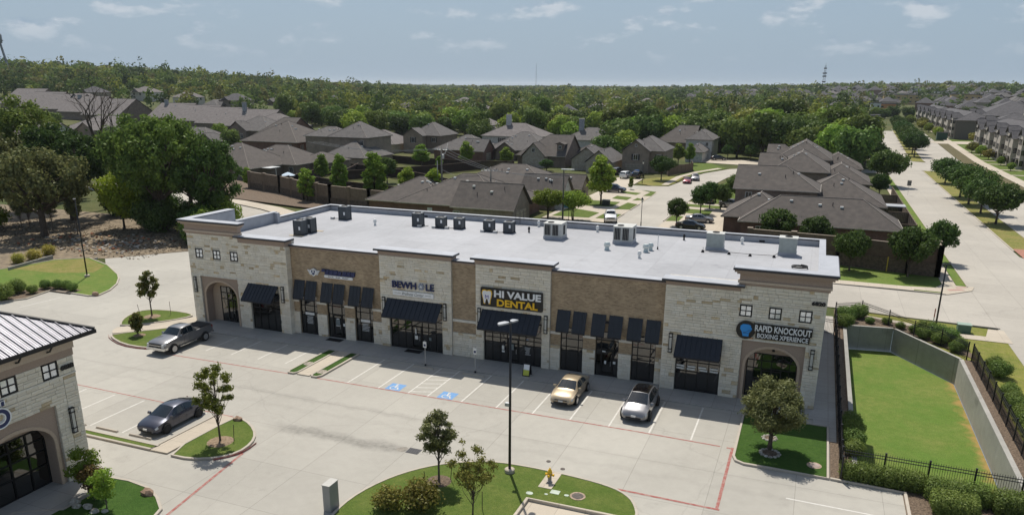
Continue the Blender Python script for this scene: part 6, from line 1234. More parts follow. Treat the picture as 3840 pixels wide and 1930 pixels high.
def tree(key, label, x, y, s=1.0, z=0.0, rz=None, sz=None, cat='tree', name='tree', group=None, trunk=True):
    cm, tm = PROTO[key]; t = thing(name, label, cat, (x, y, z), random.uniform(0, 6.28) if rz is None else rz, group); t.scale = (s, s, sz or s)
    obj('crown' if cat == 'tree' else 'foliage', cm, t)
    if trunk: obj('trunk' if cat == 'tree' else 'stem', tm, t)
    return t
# the lot's own trees
tree('live_oak', 'full grey-green live oak in the right turf bed before the arch', 25.65, .2, 1.24, .1, rz=.4, sz=1.08)
tree('young', 'open young tree beside the dark sedan on its island', -7.0, -12.0, 1.18, .1, rz=1.0, sz=1.25)
tree('young2', 'slender young tree in a tan mulch ring on the front island', 8.2, -11.3, 1.3, .1, rz=2.0, sz=1.1)
tree('whip', 'twiggy young tree with long bare shoots on the front island', 11.6, -14.1, 1.1, .1, rz=.5, sz=1.12)
tree('shrub_olive', 'low yellow-green bush at the bottom of the front island', 8.6, -14.2, 1.3, .1, cat='shrub', name='shrub'); tree('shrub_olive', 'yellow-green leafy top at the very bottom edge of the frame', 7.0, -15.0, 1.0, .1, cat='shrub', name='shrub')
tree('magnolia', 'young magnolia with open crown on the upper left island', -32.4, 7.3, 1.12, .1, sz=1.12); tree('magnolia_small', 'small bushy magnolia on the lower left island', -29.0, 2.35, 1.1, .1, sz=1.12)
tree('cypress', 'narrow dark cypress against the left tower corner', -28.2, 9.9, 1.0, .05, cat='shrub', name='shrub'); tree('shrub_bright', 'fresh green upright shrub against the corner building', -9.3, -19.9, 1.15, .12, cat='shrub', name='shrub'); tree('shrub_bronze', 'bronze-leaved upright shrub between two green ones', -8.3, -20.3, 1.1, .12, cat='shrub', name='shrub'); tree('shrub_bright', 'light green upright shrub nearest the camera by the corner bed', -6.9, -20.8, .98, .12, cat='shrub', name='shrub')
for x, y, r_, lb in ((-7.0, -12.0, .85, 'sedan island'), (8.2, -11.3, .75, 'front island'), (-32.4, 7.3, .8, 'upper left island'), (-28.9, 2.4, .55, 'lower left island')):
    b = MB(); b.lathe([(r_, 0), (r_*.8, .05), (.1, .09)], (x, y, .105), 14); tag(b.build('mulch_ring', mulch_m if x > 0 else mat('tan mulch', (.34, .25, .17), .95, scale=9, col2=(.20, .14, .09), bump=1)), kind='structure')
for x, y, h, lb, lean in ((8.75, -10.9, 1.2, 'thin dark stake right of the slender tree', .12), (7.85, -12.2, 1.0, 'thin dark stake left of the slender tree', -.12), (-6.35, -11.5, 1.1, 'thin stake beside the open young tree', .1), (-31.2, 8.5, 1.35, 'thin stake right of the young magnolia', 0), (-33.1, 6.6, 1.3, 'thin stake left of the young magnolia', -.25), (11.75, -13.2, 1.1, 'thin stake by the twiggy young tree', 0)):
    MBo = MB().tube([(x, y, .1), (x+lean, y, .1+h)], .022, 5).build('tree_stake', bark_m); tag(MBo, lb, 'stake', 'thin stakes beside the young trees')
# left wood
LWG = 'wooded edge left of the shops'
for k, x, y, s, sz, lb in [('oak_big', -66.8, 43.5, 1.18, 1.42, 'biggest dark oak at the corner of the wood by the shops'), ('oak_big2', -60.5, 46.5, .92, 1.12, 'dark oak overhanging the drive behind the left tower'), ('oak_wide', -79.5, 33, 1.28, 1.5, 'spreading grey-green oak with a thick bare trunk at far left'),
        ('oak_big2', -88, 45, 1.15, 1.25, 'tall leafy oak behind the spreading one'), ('oak_wide', -95, 36, 1.4, 1.75, 'broad oak cut by the left picture edge'), ('tall', -71, 46, 1.0, 1.05, 'tall narrow oak between the spreading oak and the biggest'), ('oak_big', -75, 58, .9, .95, 'rounded oak deeper in the left wood'),
        ('tall', -103, 50, 1.3, 1.45, 'tall tree deeper at the left edge'), ('oak_big2', -112, 62, 1.0, 1.0, 'dense oak farthest back at the left edge'), ('tall', -66, 52, .9, .9, 'narrow oak behind the biggest oak')]: tree(k, lb, x, y, s, 0, sz=sz, group=LWG)
for k, x, y, s, lb in [('lime', -73.5, 42, 1.05, 'lime-yellow tree glowing in the middle of the wood'), ('lime', -82, 55, .9, 'yellow-green tree behind the lime one'), ('under', -55.2, 39.5, 1.0, 'bright undergrowth tree behind the left tower'), ('under', -59.5, 47, 1.2, 'bright undergrowth tree under the overhanging oak'), ('underdark', -54, 36.8, .72, 'dark bush at the wood edge by the left tower'), ('underdark', -67.5, 43, 1.1, 'dark undergrowth below the biggest oak'), ('underdark', -62, 45, 1.0, 'dark undergrowth right of the biggest oak'), ('underdark', -72.5, 49, 1.1, 'dark undergrowth behind the lime tree'), ('under', -92, 33, 1.0, 'green bush at the left picture edge'), ('underdark', -84.5, 52, 1.1, 'dark undergrowth behind the spreading oak'), ('underdark', -57.8, 41.5, .95, 'dark bush left of the wood-edge bush')]: tree(k, lb, x, y, s, 0, group='undergrowth of the left wood')
# leafless oak
t = thing('dead_tree', 'bare dead oak with crooked limbs above the left wood', 'tree', (-92.5, 55.7, 0)); q = random.Random(4); b = MB()
def limb(p, d, L, r, n):
    pts = [p]; 
    for k in range(4): d = (d+Vector((q.uniform(-.35, .35), q.uniform(-.35, .35), q.uniform(-.12, .25)))).normalized(); pts.append(pts[-1]+d*L/4)
    b.tube(pts, [r, r*.85, r*.7, r*.55, r*.4], 6, False)
    if n: 
        for k in range(3 if n > 1 else 2): limb(pts[2+min(2, k)], (d+Vector((q.uniform(-1, 1), q.uniform(-1, 1), q.uniform(-.2, .7)))).normalized(), L*.68, r*.45, n-1)
limb(Vector((-92.5, 55.7, 0)), Vector((.05, 0, 1)), 12, .42, 0); 
for dx, dy, dz in ((-.5, .1, .8), (.4, -.2, .9), (.9, .3, .45), (-.2, .5, 1), (.1, -.6, .9)): limb(Vector((-92.0, 55.9, 11.4 if dz > .6 else 9.5)), Vector((dx, dy, dz)), 6, .24, 3)
b.build('trunk', bark_m, t)
# thin trunks under the spreading oak
for i, (x, y) in enumerate(((-86, 34.3), (-86.5, 36), (-82.6, 36.8), (-77, 36.5))): tree('young2', 'slim young tree near the spreading oak, '+['leftmost of four', 'second from the left', 'third from the left', 'rightmost of four'][i], x, y, 1.5, 0, sz=1.5, group='slim trees near the spreading oak')
# brush and rubble under the wood
rub = [mat('concrete rubble', (.40, .37, .33), .95, var=.2), mat('red rubble', (.40, .15, .08), .95, var=.2), mat('timber scrap', (.34, .24, .14), .95, var=.3)]; qq = random.Random(9)
for k, m in enumerate(rub):
    b = MB()
    for i in range(150 if k == 0 else 55):
        x, y = (qq.gauss(-66, 4.5), qq.gauss(32, 2.6)) if i % 3 else (qq.uniform(-80, -58), qq.uniform(27, 39)); s = qq.uniform(.08, .32); a = qq.uniform(0, 3); c_, s_ = math.cos(a)*s, math.sin(a)*s; h = s*qq.uniform(.3, 1); z = -.03
        w = qq.uniform(.3, 1); P = [(x+c_, y+s_), (x-s_*w, y+c_*w), (x-c_, y-s_), (x+s_*w, y-c_*w)]; b.add([(px, py, z) for px, py in P]+[(px+qq.uniform(-.04, .04), py, z+h*qq.uniform(.6, 1.1)) for px, py in P], [(4, 5, 6, 7), (0, 1, 5, 4), (1, 2, 6, 5), (2, 3, 7, 6), (3, 0, 4, 7)])
    tag(b.build('debris', m), kind='stuff')
LL_ = [np.array([(x+qq.uniform(-.2, .2), y+qq.uniform(-.2, .2), z) for z in (0, .0, .08, .06)]) for x, y in [(qq.uniform(-96, -54), qq.uniform(26, 44)) for _ in range(3000)]]
tag(obj('leaf_litter', quads('leaf_litter', np.concatenate(LL_), mat('leaf litter', (.13, .09, .05), .95, var=.5, irand=.6))), kind='stuff')
tree('grassy', 'tuft of pale tall grass behind the left lawn', -66.5, 19.0, 1.4, 0, cat='plant', name='grass_tuft', group='pale grass tufts'); tree('grassy', 'wide tuft of pale tall grass at the lawn wall', -66.2, 21, 1.6, 0, cat='plant', name='grass_tuft', group='pale grass tufts'); tree('grassy', 'shaded tuft of pale tall grass under the spreading oak', -67.4, 24, 1.5, 0, cat='plant', name='grass_tuft', group='pale grass tufts')
tag(MB().prism([(-63.3, 15.4), (-63.5, 15.4), (-64.8, 22.4), (-64.6, 22.4)], -.05, .45).build('low_wall', wallc_m), 'low pale wall behind the left lawn', 'wall')
# clipped shrubs
for i, (x, y, s, lb) in enumerate([(-51.3, 5.9, 1.45, 'big clipped shrub at the left picture edge'), (-52.6, 8.4, 1.3, 'second clipped shrub from the left edge of the lawn'), (-50.9, 8.9, .8, 'small clipped shrub third in the left row'), (-51.4, 10.9, .85, 'clipped shrub fourth in the left row'), (-50.2, 11.4, .85, 'clipped shrub fifth in the left row'), (-49.2, 11.7, .82, 'clipped shrub sixth in the left row'), (-47.8, 11.3, .78, 'last clipped shrub of the left row by the lamp shadow'), (-53.6, 6.6, 1.2, 'clipped shrub behind the big one at the left edge')]): tree('ball', lb, x, y, s, .1, cat='shrub', name='shrub', group='clipped shrubs of the left lawn', trunk=True)
for x, y, s, lb in [(30.75, 32.6, 1.25, 'round bush left of the far fence corner'), (31.9, 34.2, 1.25, 'dark round bush behind the far fence corner'), (30.6, 30.4, 1.15, 'round bush in front of the far wall end'), (30.6, 33.9, 1.0, 'bush squeezed against the far black fence'), (32.9, 32.6, .62, 'small low bush, first on the far wall bed'), (34.4, 32.9, .66, 'small low bush, second on the far wall bed'), (35.5, 31.8, .66, 'small low bush, third on the far wall bed'), (36.6, 30.9, .72, 'small low bush, fourth on the far wall bed'),
        (37.6, 31.0, 1.15, 'big leafy bush behind the fence in the middle of the bend'), (38.4, 30.1, 1.2, 'second big leafy bush behind the bend of the fence'), (39.3, 29.1, 1.2, 'third big leafy bush behind the bend of the fence'), (37.2, 29.4, .9, 'dark bush in front of the fence bend'), (38.4, 28.2, 1.0, 'dark bush below the leafy bushes'), (39.4, 26.3, .8, 'dark low bush at the far right corner'), (39.9, 27.4, .9, 'leafy bush at the corner post'),
        (41.7, 22.6, 1.0, 'first round bush outside the right fence'), (41.8, 20.8, 1.2, 'large round bush outside the right fence'), (41.6, 16.2, 1.0, 'round bush outside the right fence past the gap'), (41.6, 14.6, 1.0, 'fourth round bush outside the right fence'), (41.6, 13.2, 1.0, 'fifth round bush outside the right fence'), (41.6, 11.8, 1.0, 'sixth round bush outside the right fence'), (41.6, 10.4, 1.0, 'seventh round bush outside the right fence'), (41.6, 9.0, 1.0, 'eighth round bush outside the right fence'),
        (30.55, 6.1, .95, 'dark round bush against the left wall of the sunken lawn'), (30.6, 4.5, 1.0, 'middle round bush against the left wall of the sunken lawn'), (30.6, 3.0, 1.0, 'third round bush against the left wall of the sunken lawn'), (30.6, 1.6, .9, 'low round bush at the near fence corner')]: tree('ball', lb, x, y, s, 0, cat='shrub', name='shrub', group='round bushes around the sunken lawn', sz=s*(.95 if s > .7 else .85))
def hedge(label, x0, x1, y0, y1, h, seed):
    q = random.Random(seed); cl = [(x0+(i+.5)*(x1-x0)/6+q.uniform(-.08, .08), (y0+y1)/2+(j-.5)*(y1-y0)*.5, h*z, (x1-x0)/7.5, (y1-y0)*.38, h*.42) for i in range(6) for j in range(2) for z in (.35, .66)]
    t = thing('hedge', label, 'hedge', ((x0+x1)/2, (y0+y1)/2, 0)); c = [(a-(x0+x1)/2, b2-(y0+y1)/2, *r_) for a, b2, *r_ in cl]; obj('foliage', leaf_mesh('foliage', c, 20000, .047, seed, LM['box'], shell=.86, rnd=.4), t)
hedge('long clipped hedge behind the near black fence', 29.9, 34.0, -2.25, -1.2, 1.02, 50)
hedge('rounded hedge bush right of the long hedge', 34.2, 37.2, -2.75, -1.6, 1.05, 51); hedge('rounded hedge bush at the bottom edge', 34.3, 36.4, -4.5, -3.2, 1.1, 52); hedge('rounded hedge bush at the right end of near fence', 37.4, 39.4, -3.2, -1.9, 1.1, 53)
# street side
for k, x, y, s, sz, lb in [('street_bright', -11.6, 97.6, 1.5, 1.4, 'big bright roadside tree on the lawn by the housing street'), ('crape', -15.8, 78.3, 1.05, 1.0, 'round many-stemmed tree left of the street light'), ('crape', -11.2, 78.3, 1.0, 1.0, 'round many-stemmed tree right of the street light'), ('street', 6.0, 79.6, .82, .9, 'dark young tree by the black car'), ('street', 7.9, 93.4, .95, 1.0, 'first of three street trees on the right side'), ('street', 8.6, 100.4, .95, 1.0, 'second of three street trees on the right side'), ('street', 10.6, 100.0, .85, .95, 'third of three street trees on the right side'),
        ('column', -11.3, 121.9, .45, .45, 'small sapling at the end of the drive'), ('median', -8.4, 141.5, .85, .95, 'round dark tree on the corner before the gabled house'), ('street_bright', -11.6, 184, 1.1, .9, 'leafy tree before the dark porch'), ('street_bright', -8.2, 183, .85, .95, 'pointed tree beside the white house'), ('street', 12.4, 110, 1.1, 1.1, 'dark tree beside the second house of the right row'), ('street', 0, 206, .9, .9, 'pale tree at the wood edge behind the white house'), ('street', 7, 205, .9, 1.0, 'second pale tree at the wood edge'), ('column', 8.5, 152, .4, .4, 'tiny tree in front of the right row'),
        ('column', -64.5, 77.1, 1.3, 1.05, 'bright small tree, first in the row along the left wall'), ('column', -58.5, 79.5, 1.25, 1.5, 'bright narrow tree, second in the row along the wall'), ('column', -50.6, 79.2, 1.75, 1.6, 'bright tree, third and biggest along the wall'), ('column', -42.6, 77.2, 1.45, 1.25, 'bright tree, fourth in the row, before the brown roof'), ('column', -37.2, 77, 1.4, 1.25, 'bright tree, fifth in the row, by the utility pole'),
        ('street', 22.2, 67, 1.25, 1.1, 'fluffy green tree behind the parapet, left'), ('street', 27.3, 66.0, 1.05, 1.0, 'darker tree behind the parapet near the wall end'), ('median', 31.6, 56, .62, .85, 'small round tree in front of the perimeter wall'), ('median', 38.1, 55.4, .8, 1.0, 'larger round tree in front of the perimeter wall'), ('street', 42.6, 66, 1.0, 1.1, 'tree leaning over the pavement at the wall corner'),
        ('street', -66, 110, 1.2, 1.15, 'bright yard tree between the wooden fences'), ('street_bright', -75, 144, 1.35, .95, 'bulky bright yard tree before the brick house'), ('street_bright', -64.5, 151, 1.2, 1.05, 'tall yard tree before the ranch house'), ('column', -68, 141, .8, .6, 'small bright yard tree'), ('street_bright', -55, 157, 1.1, .8, 'bright bush tree by the steep roofed house'), ('street', -41, 151, .9, .6, 'low round tree under the steep gable'), ('street_bright', -96, 82.5, .8, .8, 'yard tree at the brick wall on the left'), ('street_bright', -88, 88.5, .62, .7, 'yard tree behind the wall beside the patio'), ('street_bright', -79, 103, 1.0, 1.0, 'yard tree in front of the left hip roof')]: tree(k, lb, x, y, s, 0, sz=sz)
for x, y, s, z in ((55.3, 164, 1.0, 0), (54.9, 138, 1.15, 0), (54.9, 127, 1.2, 0), (55.1, 115, 1.05, 0), (55.5, 103, 1.12, 0)): tree('median', 'spreading dark oak on the grass median, '+{164: 'farthest of five', 138: 'second of five', 127: 'third of five', 115: 'fourth of five', 103: 'nearest of five'}[y], x, y, s, .02, group='oaks on the near median')
for i, y in enumerate((243, 256, 278, 292, 310, 330, 355, 385, 420)): tree('median', 'dark round oak in the far median row', 55.3+xo(y), y, 1.15, .02, sz=1.25, group='oaks on the far median')
for i, (x, y, s) in enumerate(((41.5, 152, 1.25), (40.6, 167, 1.1), (40, 190, 1.2), (39.5, 207, 1.4), (36.5, 215, 1.2), (39, 130, .9))): tree('street' if i % 2 else 'median', 'leafy tree between the right house row and the wide road, '+['second from the front', 'third from the front', 'fourth from the front', 'fifth from the front', 'farthest, nearest the wood', 'nearest the shops'][i], x, y, s, 0, sz=s*1.1, group='trees between the house row and the wide road')
for i, (x, y, s_, k) in enumerate(((2, 214, 1.25, 'far_round'), (10, 210, 1.3, 'far_tall'), (18, 205, 1.3, 'far_round'), (24, 198, 1.25, 'far_wide'), (30, 192, 1.25, 'far_bright'), (35, 184, 1.2, 'far_round'), (38, 198, 1.3, 'far_tall'), (33, 207, 1.35, 'far_bright'), (25, 214, 1.4, 'far_wide'), (15, 222, 1.4, 'far_round'), (6, 228, 1.35, 'far_bright'), (38, 220, 1.3, 'far_round'), (31, 226, 1.4, 'far_tall'), (22, 232, 1.4, 'far_round'), (39.5, 238, 1.25, 'far_bright'), (34, 243, 1.3, 'far_wide'), (-6, 236, 1.2, 'far_wide'), (-14, 242, 1.2, 'far_round'), (-24, 246, 1.2, 'far_bright'), (-32, 240, 1.2, 'far_round'), (-40, 232, 1.25, 'far_wide'), (-46, 240, 1.2, 'far_tall'), (-56, 232, 1.1, 'far_round'), (-66, 240, 1.15, 'far_bright'), (-76, 236, 1.2, 'far_tall'), (-88, 244, 1.2, 'far_bright'), (-96, 232, 1.1, 'far_tall'), (-90, 218, 1.0, 'far_round'), (-36, 205, 1.0, 'far_round'), (-30, 196, .9, 'far_bright'), (-34, 187, .85, 'far_wide'), (-56, 222, 1.0, 'far_bright'), (-118, 226, 1.1, 'far_round'), (-132, 216, 1.1, 'far_tall'), (-146, 222, 1.2, 'far_bright'), (-160, 232, 1.2, 'far_round'))):
    w = {'far_round': 'dark round tree', 'far_wide': 'dark broad tree', 'far_tall': 'tall olive tree', 'far_bright': 'bright green tree'}[k]+(' at the wood edge behind the right row' if x > 0 else ' just behind the middle houses'); tree(k, w, x, y, s_, 0, sz=s_*1.1, group=w.replace('tree', 'trees'))
for i, (x, y, s_, k) in enumerate(((-150, 120, .8, 'far_round'), (-142, 105, .75, 'far_bright'), (-128, 92, .7, 'far_round'), (-160, 140, .85, 'far_wide'), (-176, 150, .8, 'far_tall'), (-195, 150, .9, 'far_round'), (-130, 118, .7, 'far_bright'), (-120, 78, .8, 'far_tall'), (-145, 88, .9, 'far_round'), (-165, 104, .9, 'far_wide'), (-185, 118, .9, 'far_bright'), (-205, 160, .8, 'far_olive'), (-150, 172, .75, 'far_bright'), (-145, 150, .8, 'far_tall'), (-212, 190, .9, 'far_round'), (-190, 196, .8, 'far_bright'), (-235, 215, .9, 'far_wide'), (-270, 215, .9, 'far_round'), (-290, 205, .9, 'far_tall'), (-300, 180, 1.0, 'far_round'), (-205, 95, 1.0, 'far_round'), (-235, 120, 1.0, 'far_bright'))):
    w = {'far_round': 'dark round tree', 'far_wide': 'dark broad tree', 'far_tall': 'tall olive tree', 'far_bright': 'bright green tree', 'far_olive': 'yellowish tree'}[k]+' among the houses beyond the left wood'; tree(k, w, x, y, s_, 0, group=w.replace('tree', 'trees'))
# ---------------------------------------------------------------- houses
shingle_m = mat('brown shingles', (0.118, 0.102, 0.091), .95, scale=1.1, col2=(0.075, 0.066, 0.061), bump=.5, bscale=18, detail=8, ramp=(.3, .7)); shingle2_m = mat('grey shingles', (0.134, 0.124, 0.119), .95, scale=1.1, col2=(0.094, 0.087, 0.084), bump=.5, bscale=18, detail=8); shingle3_m = mat('pale shingles', (0.183, 0.164, 0.157), .95, scale=1.0, col2=(0.134, 0.119, 0.115), bump=.4, bscale=15); shingle4_m = mat('slate grey shingles', (.10, .095, .10), .95, scale=1.0, col2=(.065, .062, .066), bump=.4, bscale=15)
ridge_m = mat('ridge cap', (.21, .185, .165), .95, scale=5)
hb = {'red': brickmat('red brown brick', (.17, .085, .062), (.11, .055, .042), (.16, .12, .095)), 'brown': brickmat('brown brick', (.20, .15, .12), (.13, .095, .08), (.21, .18, .15)), 'tan': brickmat('buff brick', (.27, .215, .17), (.20, .155, .12), (.26, .22, .18)), 'beige': mat('beige siding', (.42, .35, .26), .9, scale=2), 'white': mat('white siding', (.50, .49, .47), .9, scale=2), 'grey': mat('grey siding', (.30, .31, .33), .9, scale=2), 'stone': mat('pale house stone', (.40, .36, .31), .9, scale=3, col2=(.28, .24, .2), bump=.5)}
gutter_m = mat('gutter', (.40, .36, .31), .6, var=.1); hwin_m = glassmat('house glass', (.02, .024, .028), .12, .05); wframe_m = flat('white window frame', (.55, .54, .52), .6); dkshut = flat('dark shutter', (.02, .018, .018), .7); gdoor_m = mat('garage door', (.30, .26, .21), .8, scale=1); vcap_m = flat('roof vent white', (.70, .70, .68), .5)
def roof_shape(x0, x1, y0, y1, ze, p, l='h', r='h', axis=None):
    ax = axis or ('x' if x1-x0 >= y1-y0 else 'y')
    a0, a1, b0, b1 = (x0, x1, y0, y1) if ax == 'x' else (y0, y1, x0, x1)
    half = (b1-b0)/2; zr = ze+half*p; m = (b0+b1)/2; h = min(half, (a1-a0)/2)
    r0 = a0+(h if l == 'h' else 0); r1 = a1-(h if r == 'h' else 0)
    V = lambda a, b2, z: (a, b2, z) if ax == 'x' else (b2, a, z)
    return ax, V, a0, a1, b0, b1, m, zr, r0, r1
def house_roof(par, mm, rm):
    x0, x1, y0, y1, ze, p, l, r, axis = mm; ax, V, a0, a1, b0, b1, m, zr, r0, r1 = roof_shape(*mm)
    b = MB(); t = .16; A, B_, C, D = V(a0, b0, ze), V(a1, b0, ze), V(a1, b1, ze), V(a0, b1, ze); E, F = V(r0, m, zr), V(r1, m, zr)
    b.add([A, B_, C, D, E, F], [(0, 1, 5, 4), (2, 3, 4, 5)]+([(3, 0, 4)] if l == 'h' else [])+([(1, 2, 5)] if r == 'h' else []))
    lo = [(q[0], q[1], q[2]-t) for q in (A, B_, C, D, E, F)]; b.add(lo, [(0, 4, 5, 1), (2, 5, 4, 3)]+([(3, 4, 0)] if l == 'h' else [])+([(1, 5, 2)] if r == 'h' else []))
    if l != 'h': b.add([A, E, D, lo[0], lo[4], lo[3]], [(0, 1, 4, 3), (1, 2, 5, 4)])
    if r != 'h': b.add([B_, F, C, lo[1], lo[5], lo[2]], [(0, 1, 4, 3), (1, 2, 5, 4)])
    o = b.build('roof', rm, par)
    g = MB()
    for P, Q in ((A, B_), (C, D))+(((D, A),) if l == 'h' else ())+(((B_, C),) if r == 'h' else ()):
        P, Q = Vector(P), Vector(Q); e = (Q-P).normalized(); n = Vector((e.y, -e.x, 0))*.07; z = Vector((0, 0, .17)); u = Vector((0, 0, .012)); g.add([tuple(v) for v in (P-z, Q-z, Q-z+n, P-z+n, P-u, Q-u, Q-u+n, P-u+n)], [(4, 5, 6, 7), (3, 2, 6, 7), (0, 3, 7, 4), (1, 5, 6, 2), (0, 1, 2, 3)])
    g.build('gutter', gutter_m, o)
    c = MB(); up_ = .03
    for P, Q in [(E, F)]+([(A, E), (D, E)] if l == 'h' else [])+([(B_, F), (C, F)] if r == 'h' else []):
        if (Vector(P)-Vector(Q)).length > .3: c.tube([(P[0], P[1], P[2]+up_-.04), (Q[0], Q[1], Q[2]+up_-.04)], .09, 4)
    if c.v: c.build('ridge_cap', ridge_m if rm is not shingle4_m else shingle4_m, o)
    return o
def zroof(mm, x, y):
    x0, x1, y0, y1, ze, p, l, r, axis = mm; ax, V, a0, a1, b0, b1, m, zr, r0, r1 = roof_shape(*mm); a, b2 = (x, y) if ax == 'x' else (y, x)
    z = ze+min(b2-b0, b1-b2)*p
    if l == 'h': z = min(z, ze+(a-a0)*p)
    if r == 'h': z = min(z, ze+(a1-a)*p)
    return z
def hwindow(par, face, u, v, z, w, h, shut=False, fm=None):
    """face 'f': wall facing the camera (-y) at y=v, centre x=u; 'r': wall facing +x at x=v, centre y=u; 'l': -x"""
    def B(b, a0, a1, d0, d1, z0, z1):
        if face == 'f': b.box(u+a0, u+a1, v-d1, v-d0, z0, z1)
        elif face == 'r': b.box(v+d0, v+d1, u+a0, u+a1, z0, z1)
        else: b.box(v-d1, v-d0, u+a0, u+a1, z0, z1)
    f = MB(); t = .08
    for a0, a1, z0, z1 in ((-w/2, -w/2+t, z-h/2, z+h/2), (w/2-t, w/2, z-h/2, z+h/2), (-w/2+t, w/2-t, z-h/2, z-h/2+t), (-w/2+t, w/2-t, z+h/2-t, z+h/2), (-.025, .025, z-h/2+t, z+h/2-t)): B(f, a0, a1, .0, .06, z0, z1)
    o = f.build('window', fm or wframe_m, par); g = MB(); B(g, -w/2+t, w/2-t, .002, .025, z-h/2+t, z+h/2-t); g.build('pane', hwin_m, o)
    if shut:
        for s in (-1, 1): k = MB(); B(k, *(sorted((s*(w/2+.02), s*(w/2+.42)))), .0, .05, z-h/2, z+h/2); k.build('shutter', dkshut, o)
def house(label, masses, wallm='brown', roofm=None, wins=(), doors=(), gm=None, vents=3, chim=(), seed=0, ov=.45, cat='house', name='house', group=None, wm={}):
    q = random.Random(seed); cx, cy = (masses[0][0]+masses[0][1])/2, (masses[0][2]+masses[0][3])/2; z0 = hgt(cx, cy)
    t = thing(name, label, cat, (cx, cy, z0 if abs(z0) > .3 else 0), 0, group); rm = roofm or shingle_m
    for i, m in enumerate(masses):
        m = tuple(m)+('h', 'h', None)[len(m)-6:] if len(m) < 9 else tuple(m); m = m[:4]+(m[4]+(z0 if z0 > .3 else 0),)+m[5:]
        x0, x1, y0, y1, ze, p, l, r, axis = m; b = MB(); b.box(x0+ov, x1-ov, y0+ov, y1-ov, z0-.1, ze-.02)
        ax, V, a0, a1, b0, b1, mm_, zr, r0, r1 = roof_shape(*m)
        for e, sd_ in ((l, a0), (r, a1)):
            if e != 'h':
                s = ov if sd_ == a0 else -ov; w = .2 if sd_ == a0 else -.2; c0, c1 = b0+ov, b1-ov; zz = ze-.02
                b.add([V(sd_+s, c0, zz), V(sd_+s, c1, zz), V(sd_+s, mm_, zr-p*.0-.2), V(sd_+s+w, c0, zz), V(sd_+s+w, c1, zz), V(sd_+s+w, mm_, zr-.2)], [(0, 1, 2), (3, 5, 4), (0, 2, 5, 3), (1, 4, 5, 2)])
        b.build('wall', wm.get(i) and hb[wm[i]] or hb[wallm], t); ro = house_roof(t, m, rm)
        for k in range(vents if i < 2 else max(0, vents-2)):
            vx = q.uniform(x0+.25*(x1-x0), x1-.25*(x1-x0)); vy = y0+(y1-y0)*q.uniform(.30, .42)
            zv = zroof(m, vx, vy); v = MB(); v.box(vx-.22, vx+.22, vy-.2, vy+.2, zv-.05, zv+.2); v.build('roof_vent', vcap_m, ro)
        for k in range(min(2, vents)):
            vx = q.uniform(x0+.25*(x1-x0), x1-.25*(x1-x0)); vy = y0+(y1-y0)*q.uniform(.2, .4); zv = zroof(m, vx, vy); MB().tube([(vx, vy, zv-.1), (vx, vy, zv+.5)], .06, 5).build('vent_pipe', black2_m, ro)
    for w in wins: hwindow(t, *w)
    for d in doors:
        face, u, v, w, h, m = d; b = MB()
        if face == 'f': b.box(u-w/2, u+w/2, v-.05, v+.02, 0, h)
        else: b.box(v-.02, v+.05, u-w/2, u+w/2, 0, h)
        dm = b.build('garage_door' if w > 2 else 'door', m, t)
        if w > 2:
            for k in range(1, 4):
                b = MB(); zz = h*k/4
                if face == 'f': b.box(u-w/2, u+w/2, v-.056, v-.045, zz-.02, zz+.02)
                else: b.box(v+.045, v+.056, u-w/2, u+w/2, zz-.02, zz+.02)
                b.build('panel_joint', dkshut, dm)
    for x, y, s, za, zb, m in chim:
        c = MB(); c.box(x-s, x+s, y-s*.7, y+s*.7, za, zb); co = c.build('chimney', m, t); c = MB(); c.box(x-s-.1, x+s+.1, y-s*.7-.1, y+s*.7+.1, zb, zb+.15); c.build('chimney_cap', gutter_m, co)
    return t
H = house
H('nearest brown roofed brick house, end of the right row', [(16.3, 38.7, 71.8, 82.8, 2.8, .62, 'h', 'h', None), (13.4, 24, 75.3, 88, 2.8, .6, 'h', 'h', None)], 'red', wins=[('f', 33.1, 72.25, 1.5, 1.5, 1.5), ('f', 25.9, 72.25, 1.5, 1.3, 1.4), ('f', 19.5, 72.25, 1.5, 1.2, 1.3)], vents=3, seed=1, doors=[('f', 26.9, 72.2, .95, 2.2, wframe_m)])
H('two-storey brick house, second in the right row', [(13.6, 27.4, 88.3, 99.9, 5.6, .58, 'g', 'h', 'x'), (22, 38.1, 94.8, 112, 2.8, .55, 'h', 'h', None)], 'brown', wins=[('f', 16.2, 88.75, 4.4, 1.1, 1.2)], vents=2, seed=2)
H('third dark roofed house in the right row', [(17.5, 29, 119.8, 139.5, 5.6, .6, 'h', 'h', None), (14.8, 23, 122.5, 133, 5.6, .55, 'g', 'h', 'x'), (25, 37.4, 128, 146, 2.8, .55, 'h', 'h', None)], 'brown', vents=3, seed=3)
H('fourth house in the right row with a tall hip roof', [(16.8, 29.6, 149.2, 171, 5.6, .6, 'h', 'h', None), (14.5, 22, 153, 163, 5.6, .55, 'g', 'h', 'x'), (25, 37, 160, 176, 2.8, .55, 'h', 'h', None)], 'brown', vents=4, seed=4)
H('long ranch house with brick gable behind the utility poles', [(-46, -31, 68.4, 82.5, 2.8, .5, 'h', 'h', None), (-40, -19.5, 68.1, 86, 2.8, .48, 'h', 'h', 'x'), (-29, -17.6, 66.9, 75.6, 2.8, .85, 'g', 'g', 'x')], 'red', vents=4, seed=5, wm={2: 'tan'}, wins=[('f', -38.5, 68.8, 1.4, 1.6, 1.3), ('f', -28, 67.3, 1.4, 1.2, 1.3)], doors=[('r', 71.2, -18.05, 4.6, 2.3, hb['beige']), ('f', -33.5, 68.5, .9, 2.1, wframe_m)])
